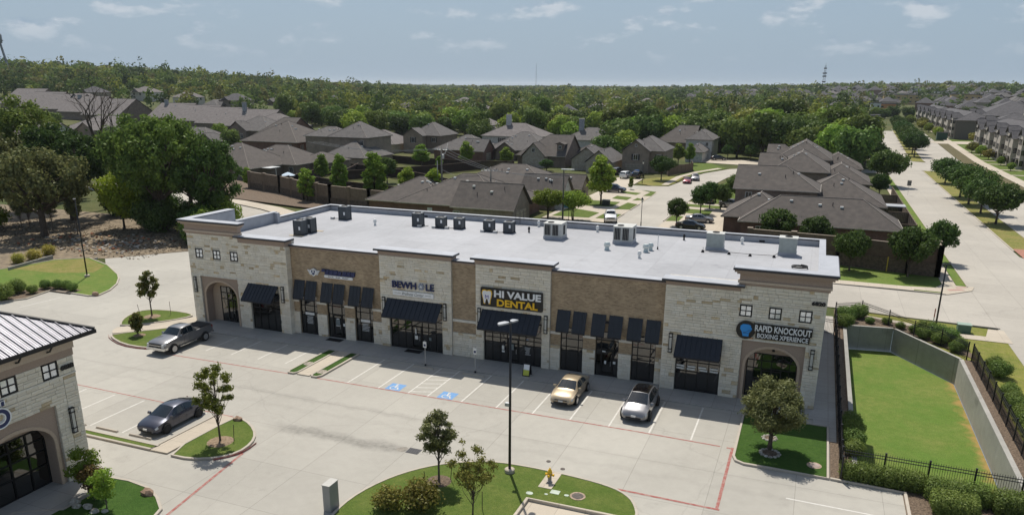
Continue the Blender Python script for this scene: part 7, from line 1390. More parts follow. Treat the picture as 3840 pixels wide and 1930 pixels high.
H('ranch house with two pale gables right of the poles', [(-41, -17.5, 87.5, 106, 2.8, .46, 'h', 'h', 'x'), (-25, -16.2, 88, 95, 2.8, .9, 'g', 'g', 'x'), (-24, -15.3, 97, 103.5, 2.8, .75, 'g', 'g', 'x')], 'tan', vents=4, seed=6, wm={1: 'white', 2: 'tan'}, wins=[('r', 91.5, -16.65, 1.5, 1.2, 1.3)], doors=[('r', 100.2, -15.75, 1.0, 2.1, dkshut)])
H('stone fronted gabled house beside the parked cars', [(-30.5, -22.9, 150.6, 167, 2.8, .8, 'g', 'h', 'y'), (-36, -27, 155.5, 169, 2.8, .75, 'g', 'h', 'y')], 'stone', roofm=shingle2_m, vents=1, seed=7, wins=[('f', -26.7, 151.05, 3.4, .8, .7)], doors=[('f', -26.7, 151.0, 4.6, 2.2, gdoor_m)])
H('two-storey buff brick house with dark shutters by the cars', [(-21.7, -10.8, 157.6, 173, 5.6, .62, 'h', 'h', None), (-22.2, -14.3, 155.8, 164, 5.6, .72, 'g', 'h', 'y')], 'tan', roofm=shingle2_m, vents=1, seed=8, wins=[('f', -18.2, 156.25, 4.0, 1.3, 1.5, True), ('f', -12.4, 158.05, 4.0, 1.2, 1.4, True), ('f', -18.2, 156.25, 7.0, .6, .7)], doors=[('f', -18.4, 156.2, 4.8, 2.3, gdoor_m)])
H('white two-storey house at the edge of the wood', [(-13.6, -4.6, 205.2, 222, 5.8, .62, 'h', 'h', None), (-11.5, -5.6, 192.5, 206, 2.9, .7, 'h', 'h', 'y')], 'white', roofm=shingle2_m, vents=2, seed=9, wins=[('r', 210, -5.05, 4.3, 1.2, 1.3), ('f', -6.6, 205.65, 4.4, .9, 1.2)], doors=[('r', 207, -5.05, 1.0, 2.2, dkshut)])
H('low dark house between the buff brick and white houses', [(-24.5, -11.5, 213.5, 230, 4.2, .62, 'h', 'g', 'x')], 'brown', vents=2, seed=10, wins=[('f', -16, 213.95, 1.6, 1.4, 1.6)])
H('steep roofed house with front gable and dormer', [(-53.5, -38.6, 160.2, 176.5, 3.0, .66, 'h', 'g', 'x'), (-51, -43.6, 157.4, 166, 3.0, 1.0, 'g', 'h', 'y'), (-41, -31.5, 172, 183, 3.0, .5, 'h', 'h', None), (-42.3, -39.6, 161.8, 168, 6.2, .4, 'g', 'h', 'y')], 'brown', roofm=shingle_m, vents=0, seed=11, wm={1: 'stone'}, wins=[('f', -47.3, 157.85, 4.6, .9, 1.1), ('f', -40.95, 162.25, 5.3, .8, .9)])
H('ranch house with a brown brick gable left of centre', [(-85, -67.3, 170, 186, 2.8, .52, 'h', 'h', 'x'), (-74.5, -66.6, 168, 177, 2.8, .75, 'g', 'g', 'x')], 'red', roofm=shingle2_m, vents=2, seed=12, doors=[('r', 172.5, -67.05, 3.8, 2.1, gdoor_m)])
H('ranch house with broad hip roof right of centre gable', [(-70, -49.5, 176, 194, 2.9, .55, 'h', 'h', None), (-66, -59, 174, 182, 2.9, .7, 'g', 'h', 'y')], 'brown', roofm=shingle2_m, vents=3, seed=13)
H('cream house with white chimney and black shutters', [(-80, -59, 196, 212, 5.6, .5, 'h', 'h', None)], 'white', roofm=shingle3_m, vents=0, seed=14, chim=[(-72.5, 203, .8, 7, 12.2, hb['white'])], wins=[('f', -72.5, 196.45, 4.2, 1.8, 1.6, True), ('f', -66.5, 196.45, 4.3, 1.5, 1.7)])
H('pale house with a grey chimney behind the steep roof', [(-55, -37, 206, 221, 4.5, .5, 'h', 'h', None)], 'white', roofm=shingle2_m, vents=2, seed=15, chim=[(-49.5, 212, .8, 6, 11, hb['grey'])])
H('two-storey brick house with a front gable left of centre', [(-102.8, -90.6, 187.2, 201.5, 5.6, .66, 'h', 'h', None), (-103.8, -95.8, 184.4, 193.5, 5.6, .62, 'g', 'h', 'y')], 'brown', roofm=shingle2_m, vents=1, seed=16, wm={1: 'tan'}, wins=[('f', -99.6, 184.85, 4.2, 1.3, 1.7, True), ('f', -93.4, 187.65, 4.2, 1.4, 1.5, True)])
H('tan house with small front gable behind the yards', [(-121, -104, 180, 196, 2.9, .52, 'h', 'h', None), (-119, -111.5, 178, 186, 2.9, .7, 'g', 'h', 'y')], 'beige', roofm=shingle3_m, vents=2, seed=17)
H('white two-storey house half hidden by tall trees', [(-112, -101, 254, 268, 5.8, .55, 'h', 'h', None), (-101.5, -95, 251, 262, 3.2, .7, 'g', 'h', 'y')], 'white', roofm=shingle3_m, vents=0, seed=18, wins=[('f', -106, 254.4, 4.2, 1.2, 1.2)])
H('low spreading brown roofed house behind the left wall', [(-116.5, -96.8, 99.8, 118, 2.8, .56, 'h', 'h', None), (-112, -92.8, 112, 127.5, 2.8, .52, 'h', 'h', None), (-99, -88.6, 118.5, 130.5, 2.8, .42, 'h', 'h', None)], 'brown', vents=4, seed=19, wins=[('f', -101, 100.25, 1.5, 1.4, 1.4), ('f', -94.6, 112.45, 1.5, 1.2, 1.3)])
H('two-storey house with red brick corner behind the left wall', [(-134.5, -114, 141.5, 162, 5.6, .54, 'h', 'h', None), (-140, -127, 152, 172, 5.6, .6, 'h', 'g', 'x')], 'red', vents=4, seed=20, wins=[('r', 144.5, -114.45, 4.0, 1.4, 1.5), ('r', 150, -114.45, 4.0, 1.8, 2), ('f', -117, 141.95, 4.2, 1.4, 1.5)])
H('tall house with a skirt roof below a pale upper wall', [(-103.4, -90.3, 141.2, 155.5, 7.6, .62, 'h', 'h', None), (-112, -99, 142, 152, 7.6, .5, 'h', 'h', 'x'), (-101.4, -86.8, 134.2, 150, 2.8, .55, 'h', 'h', None)], 'tan', roofm=shingle2_m, vents=3, seed=21, wins=[('f', -92.3, 141.65, 6.2, 1.0, 1.5)])
H('brick house with white trimmed gables behind dark tree, left', [(-176, -157, 183, 200, 5.6, .55, 'h', 'h', None), (-174, -165, 181, 190, 5.6, .72, 'g', 'h', 'y')], 'brown', roofm=shingle2_m, vents=1, seed=22, wins=[('f', -171.5, 181.45, 3.8, 1.2, 1.6), ('f', -167.5, 181.45, 3.8, 1.2, 1.6)])
H('grey roofed house with twin gables behind the two-storey house', [(-186, -166, 205, 222, 5.8, .55, 'h', 'h', None), (-177, -170, 200, 208, 5.4, .8, 'g', 'h', 'y'), (-166, -159, 202, 210, 5.4, .8, 'g', 'h', 'y')], 'tan', roofm=shingle3_m, vents=1, seed=23)
H('low gabled house at the left behind the wood', [(-190, -168, 165, 180, 2.9, .55, 'h', 'h', None), (-172, -164, 163, 172, 2.9, .7, 'g', 'h', 'y')], 'brown', roofm=shingle2_m, vents=1, seed=24)
H('brown hip roofed house showing between the wood trees', [(-258, -228, 182, 202, 3.0, .5, 'h', 'h', None), (-246, -236, 178, 190, 3.0, .6, 'g', 'h', 'y')], 'tan', roofm=shingle3_m, vents=2, seed=25)
H('white gabled house with tan roof at far left', [(-226, -206, 132, 150, 3.6, .6, 'g', 'g', 'x'), (-222, -211, 128, 140, 2.8, .6, 'g', 'h', 'y')], 'white', roofm=shingle3_m, vents=1, seed=26, wins=[('r', 141, -206.45, 2.2, 2.4, 1.5)])
H('brick ended house with reddish roof at the left edge', [(-262, -240, 158, 172, 3.0, .55, 'g', 'g', 'x')], 'red', roofm=mat('reddish shingles', (.23, .165, .135), .95, scale=1, col2=(.17, .125, .1), bump=.4), vents=1, seed=27)
tg = 'townhouse row with long pale roofs on the left'
for i, (x, y, d) in enumerate(((-398, 268, 26), (-374, 261, 24), (-350, 253, 24), (-326, 246, 24), (-300, 238, 24))): H('townhouse with long pale slanting roof, '+['far left end of the row', 'second from the left', 'third from the left', 'fourth from the left', 'right end of the left row'][i], [(x-13, x+12, y, y+d, 3.9, .62, 'g', 'g', 'x')], 'red' if i == 1 else 'brown', roofm=shingle3_m, vents=1, seed=30+i, group=tg, chim=[(x-8, y+11, .9, 10, 15.5, hb['grey'])] if i in (3,) else (), wins=[('r', y+8, x+11.6, 3.2, 1.5, 1.5)])
H('blue-grey gabled house with white arched window trim', [(-352, -336, 262, 280, 6.2, .7, 'g', 'h', 'y')], 'grey', roofm=shingle3_m, vents=0, seed=36, wins=[('f', -344, 262.45, 7.4, 3.0, 1.4)], chim=[(-349, 272, 1.1, 11, 15.5, hb['grey'])])
for i, (x, y) in enumerate(((-262, 240), (-241, 233), (-220, 226), (-198, 219))): H('townhouse with long grey slanting roof, '+['left of the second row', 'second of the second row', 'third of the second row', 'right end of the second row'][i], [(x-11, x+10.5, y, y+22, 4.2, .60, 'g', 'g', 'x')], 'brown', roofm=shingle3_m, vents=1, seed=40+i, group='second townhouse row behind the wood', chim=[(x-7, y+10, .8, 9, 14, hb['grey'])] if i in (0, 3) else ())
# apartment blocks along the wide road, right
abr = mat('grey brown apartment brick', (.155, .135, .12), .9, scale=3); astn = mat('pale apartment stone', (.46, .42, .37), .9, scale=3, var=.12)
def apartments(label, x0, x1, y0, y1, ze, n, seed, tall=False):
    t = thing('apartment_block', label, 'apartment block', ((x0+x1)/2, (y0+y1)/2, 0), 0, 'apartment blocks along the wide road'); q = random.Random(seed); MB().box(x0+1.2, x1, y0, y1, -.1, ze).build('wall', abr, t); house_roof(t, (x0+.3, x1+.6, y0-.6, y1+.6, ze, .42, 'h', 'h', None), shingle4_m)
    bw = (y1-y0)/n
    for i in range(n):
        c = y0+bw*(i+.5); w = bw*.52; zt = ze+(.9 if i % 2 == 0 else -.3); ex = x0-(.6 if i % 2 else 0)
        b = MB(); b.box(ex, x0+1.4, c-w/2, c+w/2, -.1, zt); bb = b.build('bay', astn, t); m = (ex-.45, x0+5, c-w/2-.45, c+w/2+.45, zt, .75, 'g', 'h', 'x') ; house_roof(t, m, shingle4_m)
        b = MB(); b.add([(ex+.02, c-w/2, zt-.05), (ex+.02, c+w/2, zt-.05), (ex+.02, c, zt+(w/2)*.75)], [(0, 2, 1)]); b.build('gable', dkshut, t)
        for fl in range(3 if not tall else 4):
            zc = 1.6+fl*2.9
            if zc+1 < zt:
                for s in (-.8, .8): hwindow(bb, 'l', c+s*w*.26, ex, zc, w*.3, 1.5, fm=dkshut)
                hwindow(bb, 'f', (ex+x0+1.2)/2, c-w/2, zc, .9, 1.4, fm=dkshut)
                gapy = c+bw*.5
                if i < n-1: hwindow(t, 'l', gapy, x0+1.2, zc, bw*.26, 1.6, fm=dkshut)
        b = MB(); b.box(ex-1.1, ex, c-w*.3, c+w*.3, 2.7, 2.85); b.build('porch_roof', dkshut, t)
    return t
apartments('apartment block with gabled stone bays, nearest on the right edge', 79, 95, 208, 288, 8.2, 9, 1); apartments('grey apartment block with pale parapet band, middle', 88, 108, 318, 336, 8.2, 2, 2); apartments('long apartment block with gabled bays, beyond the drive', 80, 96, 350, 440, 8.2, 9, 3); apartments('farthest apartment block along the wide road', 82, 97, 455, 530, 8.2, 7, 4)
apartments('tall cream apartment block behind the others at the right edge', 122, 146, 372, 430, 13, 6, 5, True); apartments('broad grey roofed apartment block behind the middle one', 104, 140, 446, 486, 7.5, 4, 6)
# ---------------------------------------------------------------- fences and perimeter walls
pw_m = mat('perimeter wall block', (.145, .105, .08), .95, scale=2, col2=(.10, .072, .055), bump=.6, bscale=9); pwl_m = mat('rough ledgestone', (.15, .115, .085), .95, scale=3.5, col2=(.07, .055, .043), bump=1, bscale=6); tw_m = mat('tan wall block', (.20, .155, .11), .95, scale=2, col2=(.15, .115, .085), bump=.5)
capw_m = mat('wall cap', (.26, .21, .165), .9, scale=3)
def perimeter(label, pts, z0, zm, z1, up, lo, step=6.0, pil=True, caps=True):
    t = thing('perimeter_wall', label, 'wall', (*pts[0], 0)); 
    for a, c in zip(pts, pts[1:]):
        a, c = Vector(a), Vector(c); e = c-a; u = e.normalized(); n = Vector((-u.y, u.x))*.12; k = max(1, round(e.length/step))
        for i in range(k):
            p, q = a+e*(i/k)+u*.22, a+e*((i+1)/k)-u*.22; b = MB(); b.prism([tuple(p+n), tuple(p-n), tuple(q-n), tuple(q+n)], zm, z1); o = b.build('wall_panel', up, t); b = MB(); b.prism([tuple(p+n*1.4), tuple(p-n*1.4), tuple(q-n*1.4), tuple(q+n*1.4)], z1, z1+.07); b.build('cap', capw_m, o)
            if lo: b = MB(); b.prism([tuple(p+n*2.2), tuple(p-n*2.2), tuple(q-n*2.2), tuple(q+n*2.2)], z0, zm); b.build('stone_base', lo, t)
        for i in range(k+1): p = a+e*(i/k); b = MB(); b.box(p.x-.3, p.x+.3, p.y-.3, p.y+.3, z0, z1+.12); o = b.build('pillar', up, t); b = MB(); b.box(p.x-.36, p.x+.36, p.y-.36, p.y+.36, z1+.12, z1+.24); b.build('cap', capw_m, o)
perimeter('brown block perimeter wall with stone base behind right end', [(19, 60.5), (30.2, 59.3), (38.2, 57.2), (41.4, 56.6), (41.5, 60)], -.05, 1.75, 3.6, pw_m, pwl_m, 7)
perimeter('tan block perimeter wall behind the left end of shops', [(-87, 88), (-76, 84), (-66, 78.5), (-58, 75.5), (-48, 73), (-38, 72)], .1, 1.5, 3.7, tw_m, pwl_m, 5)
wood_m = mat('dark fence boards', (.050, .030, .024), .9, scale=2, col2=(.03, .02, .017), stretch=(6, 6, .4)); wood2_m = mat('weathered fence boards', (.17, .125, .09), .9, scale=2, col2=(.11, .08, .06), stretch=(6, 6, .4))
def wfence(label, pts, h=2.2, m=None, step=2.4):
    t = thing('wooden_fence', label, 'fence', (*pts[0], 0)); m = m or wood_m
    for a, c in zip(pts, pts[1:]):
        a, c = Vector(a), Vector(c); e = c-a; u = e.normalized(); n = Vector((-u.y, u.x))*.03; k = max(1, round(e.length/step))
        for i in range(k):
            p, q = a+e*(i/k), a+e*((i+1)/k); b = MB(); nb = 12
            for j in range(nb): s, f = p+(q-p)*(j/nb), p+(q-p)*((j+.93)/nb); b.prism([tuple(s+n), tuple(s-n), tuple(f-n), tuple(f+n)], 0, h+random.uniform(-.03, .02), False)
            b.build('fence_panel', m, t); b = MB(); b.prism([tuple(p+n*2.5), tuple(p-n*2.5), tuple(q-n*2.5), tuple(q+n*2.5)], h, h+.05); b.build('top_rail', wood2_m, t)
        for i in range(k+1): p = a+e*(i/k); MB().box(p.x-.06, p.x+.06, p.y-.06, p.y+.06, 0, h+.08).build('post', m, t)
wfence('dark board fence running down the middle of back yards', [(-85, 128), (-78, 110), (-63.5, 132.5), (-58, 146)]); wfence('dark board fence between the yards left of centre', [(-86, 126), (-66, 118), (-48, 106), (-46, 84)]); wfence('dark board fence behind the long ranch house', [(-84, 100), (-66, 93), (-48, 88.5), (-47, 72)]); wfence('dark board fence below the brick two-storey house', [(-90, 152), (-76, 148), (-62, 146), (-50, 150)]); wfence('dark board fence along the second yard at left', [(-87, 118), (-84, 100), (-82, 86)])
wfence('brown board fence at the corner of the side street', [(-9.8, 156), (-8.5, 152), (-4.6, 166), (-6, 172)], 2.2, wood2_m)
for i, (y, yb) in enumerate(((84, 97), (97, 108), (108, 120), (120, 134))): wfence('board fence round the back yard of the '+['nearest', 'second', 'third', 'fourth'][i]+' right row house', [(38.5, y), (41.6, y), (41.6, yb)], 1.9, wood2_m if i % 2 else wood_m)
tag(MB().box(38.2, 41.2, 98.5, 101.5, 2.5, 2.65).build('patio_cover', flat('patio cover grey', (.35, .36, .38), .6)), 'flat grey patio cover beside the right row', 'patio cover'); 
t = thing('patio_umbrella', 'pale blue patio umbrella behind the tan wall', 'umbrella', (-84.6, 98, 0)); MB().tube([(-84.6, 98, 0), (-84.6, 98, 2.6)], .04, 5).build('pole', white_m, t); MB().lathe([(1.6, 2.1), (.8, 2.5), (.05, 2.8)], (-84.6, 98, 0), 10).build('canopy', flat('pale blue canvas', (.50, .60, .70), .8), t)
t = thing('patio_awning', 'flat grey awning on the low brown roofed house', 'awning', (-96, 104, 0)); MB().box(-97, -94.2, 104, 108, 2.55, 2.7).build('cover', steel_m, t); MB().tube([(-92.7, 104.2, 0), (-92.7, 104.2, 2.6)], .06, 5).build('post', white_m, t)
for x, y, lb in ((-81.5, 130.5, 'white garden chair in the left yard'), (-79.5, 131, 'white garden table in the left yard')): t = thing('garden_chair' if 'chair' in lb else 'garden_table', lb, 'garden furniture', (x, y, 0)); MB().box(x-.5, x+.5, y-.4, y+.4, .45, .55).build('seat' if 'chair' in lb else 'table_top', white_m, t); MB().box(x-.5, x+.5, y+.35, y+.42, .55, 1.5).build('backrest', white_m, t) if 'chair' in lb else MB().tube([(x, y, 0), (x, y, .45)], .08, 6).build('leg', white_m, t)
# ---------------------------------------------------------------- utility poles and wires
pole_m = mat('utility pole wood', (.20, .185, .165), .9, scale=3, var=.2)
def upole(x, y, h, label, arm=True):
    t = thing('utility_pole', label, 'utility pole', (x, y, 0), 0, 'utility poles behind the shops'); MB().tube([(x, y, 0), (x, y, h)], [.19, .12], 8).build('pole', pole_m, t, True)
    if arm: MB().tube([(x-1.3, y, h-.7), (x+1.3, y, h-.7)], .07, 5).build('cross_arm', steel_m, t); 
    b = MB(); [b.lathe([(.07, 0), (.09, .1), (.05, .28)], (x+d, y, h-.62), 6) for d in (-1.2, -.6, .7, 1.2)]; b.build('insulators', steel_m, t); MB().lathe([(.22, 0), (.24, .1), (.24, .7), (.1, .8)], (x+.35, y-.1, h-2.2), 8).build('transformer', steel_m, t) if h > 10 else None
    return t
upole(-35.6, 77.5, 11.6, 'tall timber utility pole with cross arm, left of two'); upole(-26.0, 77.2, 8.4, 'timber utility pole with cross arm, right of two'); t = thing('utility_pole', 'thin pale pole beside the tall utility pole', 'utility pole', (-36.3, 77.2, 0), 0, 'utility poles behind the shops'); MB().tube([(-36.3, 77.2, 0), (-36.3, 77.2, 9)], .09, 6).build('pole', steel_m, t); t = thing('utility_pole', 'thin short pale pole beside the right utility pole', 'utility pole', (-25.0, 77.2, 0), 0, 'utility poles behind the shops'); MB().tube([(-25.0, 77.2, 0), (-25.0, 77.2, 6)], .08, 6).build('pole', steel_m, t); MB().tube([(-25, 77.2, 4.4), (-22.9, 77.2, 4.6)], .05, 5).build('arm', steel_m, t)
wire_m = flat('cable', (.30, .30, .30), .5)
def wire(a, c, sag, label, r=.028):
    p = [tuple(Vector(a).lerp(Vector(c), k/10)+Vector((0, 0, -sag*4*(k/10)*(1-k/10)))) for k in range(11)]; tag(MB().tube(p, r, 4).build('cable', wire_m), label, 'cable', 'overhead cables behind the shops')
for k in range(3): wire((-36.8+k*1.2, 77.5, 11.1), (-27.1+k*1.0, 77.2, 7.9), .3, 'overhead cable strung between the two utility poles'); wire((-36.8+k*1.2, 77.5, 11.1), (-80+k*.8, 100+k, 9.5), 1.0, 'overhead cable running left from the tall utility pole'); wire((-27.1+k*1.0, 77.2, 7.9), (-12.7, 77, 7.8-k*.3), .4, 'overhead cable from the right pole to the street light')
wire((-35.6, 77.5, 10.4), (-60, 130, 8), 1.2, 'overhead cable slanting back over the yards'); wire((-35.6, 77.5, 7.5), (-26, 77.2, 5.0), .4, 'low cable between the two utility poles')
# ---------------------------------------------------------------- distance: woods, far houses, towers
def far(u, d):
    v = fw+r2*((u-1908.55)/2870.04)-u2*((317-1217.2)/2870.04); h = Vector((v.x, v.y)).normalized()*d; return CAM.x+h.x, CAM.y+h.y
def azd(x, y): dx, dy = x-CAM.x, y-CAM.y; return math.degrees(math.atan2(dx, dy)), math.hypot(dx, dy)
EDGE = [(-58, 560), (-47, 560), (-43.5, 480), (-40.5, 470), (-38, 475), (-35, 400), (-33, 372), (-30.5, 352), (-28, 345), (-25.5, 348), (-22, 352), (-18.5, 362), (-15, 352), (-12, 330), (-8.5, 268), (-5.5, 266), (-3, 300), (-1.0, 300), (1, 275), (2.5, 262), (3.6, 300), (14, 600), (20, 640)]
def edge(a):
    for p, q in zip(EDGE, EDGE[1:]):
        if p[0] <= a <= q[0]: return p[1]+(q[1]-p[1])*(a-p[0])/(q[0]-p[0])
    return 560
ROOFS = [(-258, -228, 182, 202), (-420, -280, 230, 300), (-275, -185, 210, 262), (-115, -93, 248, 270)]
def free(x, y, m=4):
    if 43.5+xo(y)-m < x < 78+xo(y) and y < 700: return False
    if x > 60 and 190 < y < 560 and x < 150: return False
    if -30 < x < 32 and y < 232: return False
    return not any(a-m < x < b2+m and c-m < y < d+m for a, b2, c, d in ROOFS)
q = random.Random(21); near = []; tries = 0
def far_ok(x, y, r): return all((x-a)**2+(y-b2)**2 > r*r for a, b2, *_ in near)
cand = []
for _ in range(9000):
    a = q.uniform(-55, 13); d = 230+(q.random()**.6)*560; x, y = CAM.x+d*math.sin(R(a)), CAM.y+d*math.cos(R(a)); e = edge(a)
    if d > e and free(x, y): cand.append((d-e*.6, x, y, d, a))
cand.sort()
for dd, x, y, d, a in cand:
    if len(near) >= 125: break
    if far_ok(x, y, 7.2): near.append((x, y, d, a))
REG = lambda a: 'beyond the townhouses at the left edge' if a < -46 else 'above the dead tree at left' if a < -40 else 'behind the second townhouse row' if a < -33 else 'behind the tall skirt-roofed house' if a < -27 else 'behind the cream chimney house' if a < -21 else 'behind the steep roofed house' if a < -15 else 'behind the white two-storey house' if a < -9 else 'behind the right house row' if a < -2 else 'left of the wide road' if a < 4.2 else 'far along the wide road'
TONE = {'far_round': 'dark green round', 'far_wide': 'dark green broad', 'far_tall': 'tall olive green', 'far_bright': 'bright green', 'far_olive': 'yellow olive'}
for x, y, d, a in near:
    k = q.choices(list(TONE), (.3, .22, .2, .16, .12))[0]; s = q.uniform(.85, 1.45)*(1.1 if -9 < a < 4 else 1.0)
    if d < edge(a)*1.06 and q.random() < .3: k = 'far_bright'; s *= .8
    lb = '%s%s tree in the wood %s' % ('large ' if s > 1.08 else '', TONE[k], REG(a)); tree(k, lb, x, y, s, hgt(x, y)-.1, sz=s*q.uniform(.9, 1.15), group=lb.replace(' tree ', ' trees '))
FM = [leafmat('wood canopy dark', (.036, .066, .018), (.052, .082, .025), .1), leafmat('wood canopy mid', (.072, .112, .026), (.092, .128, .034), .1), leafmat('wood canopy bright', (.125, .175, .035), (.155, .19, .045), .1), leafmat('wood canopy olive', (.105, .115, .040), (.14, .13, .05), .1)]
rn = np.random.default_rng(5); acc = [[], [], [], []]
def add_far(x, y, z, h, rad, nq, size, k):
    nc = 7; c = rn.normal(size=(nc, 3))*np.array([.42, .42, .26])*[rad, rad, h]+np.array([0, 0, h*.58]); id_ = rn.integers(0, nc, nq); d = rn.normal(size=(nq, 3)); d /= np.linalg.norm(d, axis=1)[:, None]
    p = c[id_]+d*np.array([rad*.5, rad*.5, h*.24])*(.88+.2*rn.random((nq, 1))); p[:, 2] = np.maximum(p[:, 2], .3); nn = d+rn.normal(size=(nq, 3))*.28+np.array([0, 0, .15]); nn /= np.linalg.norm(nn, axis=1)[:, None]; a = np.cross(nn, rn.normal(size=(nq, 3))); a /= np.linalg.norm(a, axis=1)[:, None]; b = np.cross(nn, a); s = size*(.6+.8*rn.random((nq, 1)))
    acc[k].append((np.stack([p-a*s, p-b*s*.7, p+a*s, p+b*s*.7], 1)+np.array([x, y, z])).reshape(-1, 3))
FH = []          # clearings for the far houses
def clear_(x, y):
    return any((x-a)**2+(y-b2)**2 < r*r for a, b2, r in FH)
hq = random.Random(77)
far_h = []
# the far right rise, roof behind roof; and roofs showing among the trees elsewhere
for i in range(420):
    a = hq.uniform(-9, 14); d = hq.uniform(620, 1650) if a > -4 else hq.uniform(900, 1700); x, y = CAM.x+d*math.sin(R(a)), CAM.y+d*math.cos(R(a))
    if free(x, y, 12) and all((x-p[0])**2+(y-p[1])**2 > 20**2 for p in far_h): far_h.append((x, y, 'r', a, d))
for a, d in [(-49, 620), (-46, 640), (-43.5, 600), (-41.8, 560), (-40.5, 560), (-37.8, 650), (-34, 640), (-31, 620), (-29.4, 560), (-28.9, 640), (-27.8, 540), (-26.6, 460), (-26.2, 500), (-24.8, 720), (-23.9, 560), (-23.3, 600), (-22.6, 730), (-21, 800), (-20.2, 640), (-18.4, 470), (-17.4, 455), (-16.6, 500), (-15.2, 620), (-14.4, 620), (-12.6, 700), (-11.8, 760), (-13.4, 405), (-9.6, 560), (-9.2, 500), (-7.4, 520), (-6.4, 640), (-4.7, 440), (-19.4, 980), (-17, 1000), (-14, 900), (-11, 950)]:
    x, y = CAM.x+d*math.sin(R(a)), CAM.y+d*math.cos(R(a)); far_h.append((x, y, 'l', a, d))
far_h = far_h[:250]+[h for h in far_h[250:] if h[2] == 'l']
for x, y, s, a, d in far_h: FH.append((x, y, 13))
for a in np.arange(-57, 18, 1):
    pass
nfar = 0
for d0, d1, sp, nq, size in ((230, 520, 9.5, 230, .72), (520, 1000, 13, 130, 1.05), (1000, 2000, 22, 70, 1.9), (2000, 5200, 46, 44, 4.4)):
    area = R(74)/1*(d1*d1-d0*d0)/2; n = int(area/(sp*sp)*(.85 if d0 < 500 else .62))
    for _ in range(n):
        a = rn.uniform(-57, 17); d = math.sqrt(rn.uniform(d0*d0, d1*d1)); x, y = CAM.x+d*math.sin(R(a)), CAM.y+d*math.cos(R(a))
        if d < edge(a)*1.04 or not free(x, y, 5): continue
        if d < 760 and any(abs(x-p[0]) < 4 and abs(y-p[1]) < 4 for p in near): continue
        if clear_(x, y) or any(abs(a-fa) < 12/d*57 and 0 < fd-d < 60 and d < 1000 and fs == 'l' for _x, _y, fs, fa, fd in far_h): continue
        if a > 2.6 and 620 < d < 1750 and rn.random() < .72: continue
        if a > -9 and a <= 2.6 and 900 < d < 1700 and rn.random() < .45: continue
        k = rn.choice(4, p=[.36, .34, .17, .13]); h = rn.uniform(7, 12.5)*(1.0 if d < 1000 else 1.1)*(1.5 if (rn.random() < .03 and a < -30) else 1); r_ = rn.uniform(4.0, 7.5)*(1 if d < 1000 else 1.9 if d < 2000 else 4.2); add_far(x, y, hgt(x, y), h, r_, nq, size, k); nfar += 1
for k in range(4): tag(obj('distant_woods', quads('distant_woods', np.concatenate(acc[k]), FM[k])), kind='stuff')
# far houses: a few kinds, copied
FP = []
for i, (w, d_, ze, p, wm_, rm) in enumerate(((15, 12, 5.4, .6, 'tan', shingle4_m), (18, 12, 3.0, .62, 'brown', shingle2_m), (13, 13, 5.6, .7, 'red', shingle4_m), (17, 12, 5.2, .55, 'white', shingle3_m))):
    t = thing('house', 'distant house', 'house', (0, 0, 0)); b = MB(); b.box(-w/2+.4, w/2-.4, -d_/2+.4, d_/2-.4, -2, ze); b.build('wall', {'tan': flat('far buff wall', (.30, .25, .20), .9), 'brown': flat('far brown wall', (.18, .14, .115), .9), 'red': flat('far red wall', (.2, .12, .09), .9), 'white': flat('far white wall', (.5, .47, .43), .9)}[wm_], t)
    b = MB(); ax, V, a0, a1, b0, b1, m, zr, r0, r1 = roof_shape(-w/2, w/2, -d_/2, d_/2, ze, p); E, F = V(r0, m, zr), V(r1, m, zr); b.add([V(a0, b0, ze), V(a1, b0, ze), V(a1, b1, ze), V(a0, b1, ze), E, F], [(0, 1, 5, 4), (2, 3, 4, 5), (3, 0, 4), (1, 2, 5), (3, 2, 1, 0)]); b.add([(-w*.32, -d_/2-1.2, ze), (w*.02, -d_/2-1.2, ze), (-w*.15, -d_/2-1.2, ze+w*.13), (-w*.15, 0, ze+w*.13), (-w*.32, 0, ze), (w*.02, 0, ze)], [(0, 1, 2), (0, 2, 3, 4), (1, 5, 3, 2)]); b.build('roof', rm, t)
    b = MB(); [b.box(x-.6, x+.6, -d_/2+.33, -d_/2+.41, ze-1.9, ze-.5) for x in (-w*.3, 0, w*.3)]; b.build('windows', hwin_m, t); FP.append(t)
used = [False]*4
for x, y, s, a, d in far_h:
    k = hq.choices(range(4), (.4, .2, .35, .05) if s == 'r' else (.1, .4, .1, .4))[0]
    o = FP[k] if not used[k] else copy_tree(FP[k]); used[k] = True; o.location = (x, y, hgt(x, y)); o.rotation_euler.z = hq.choice((0, R(90)))+R(hq.uniform(-12, 12)); f = hq.uniform(.9, 1.25); o.scale = (f, f, f)
    kd = ('dark grey roof and buff walls', 'grey roof and brown walls', 'dark grey roof and red walls', 'pale roof and white walls')[k]; rg_ = ('on the far right rise' if a > 2.6 else 'among the far trees right of centre') if s == 'r' else 'showing among the trees '+('at left' if a < -33 else 'in the middle' if a < -20 else 'right of centre')
    o['label'] = 'distant house with %s %s' % (kd, rg_); o['group'] = 'distant houses with %s %s' % (kd, rg_)
for k in range(4):
    if not used[k]: 
        for c in list(FP[k].children): bpy.data.objects.remove(c)
        bpy.data.objects.remove(FP[k])
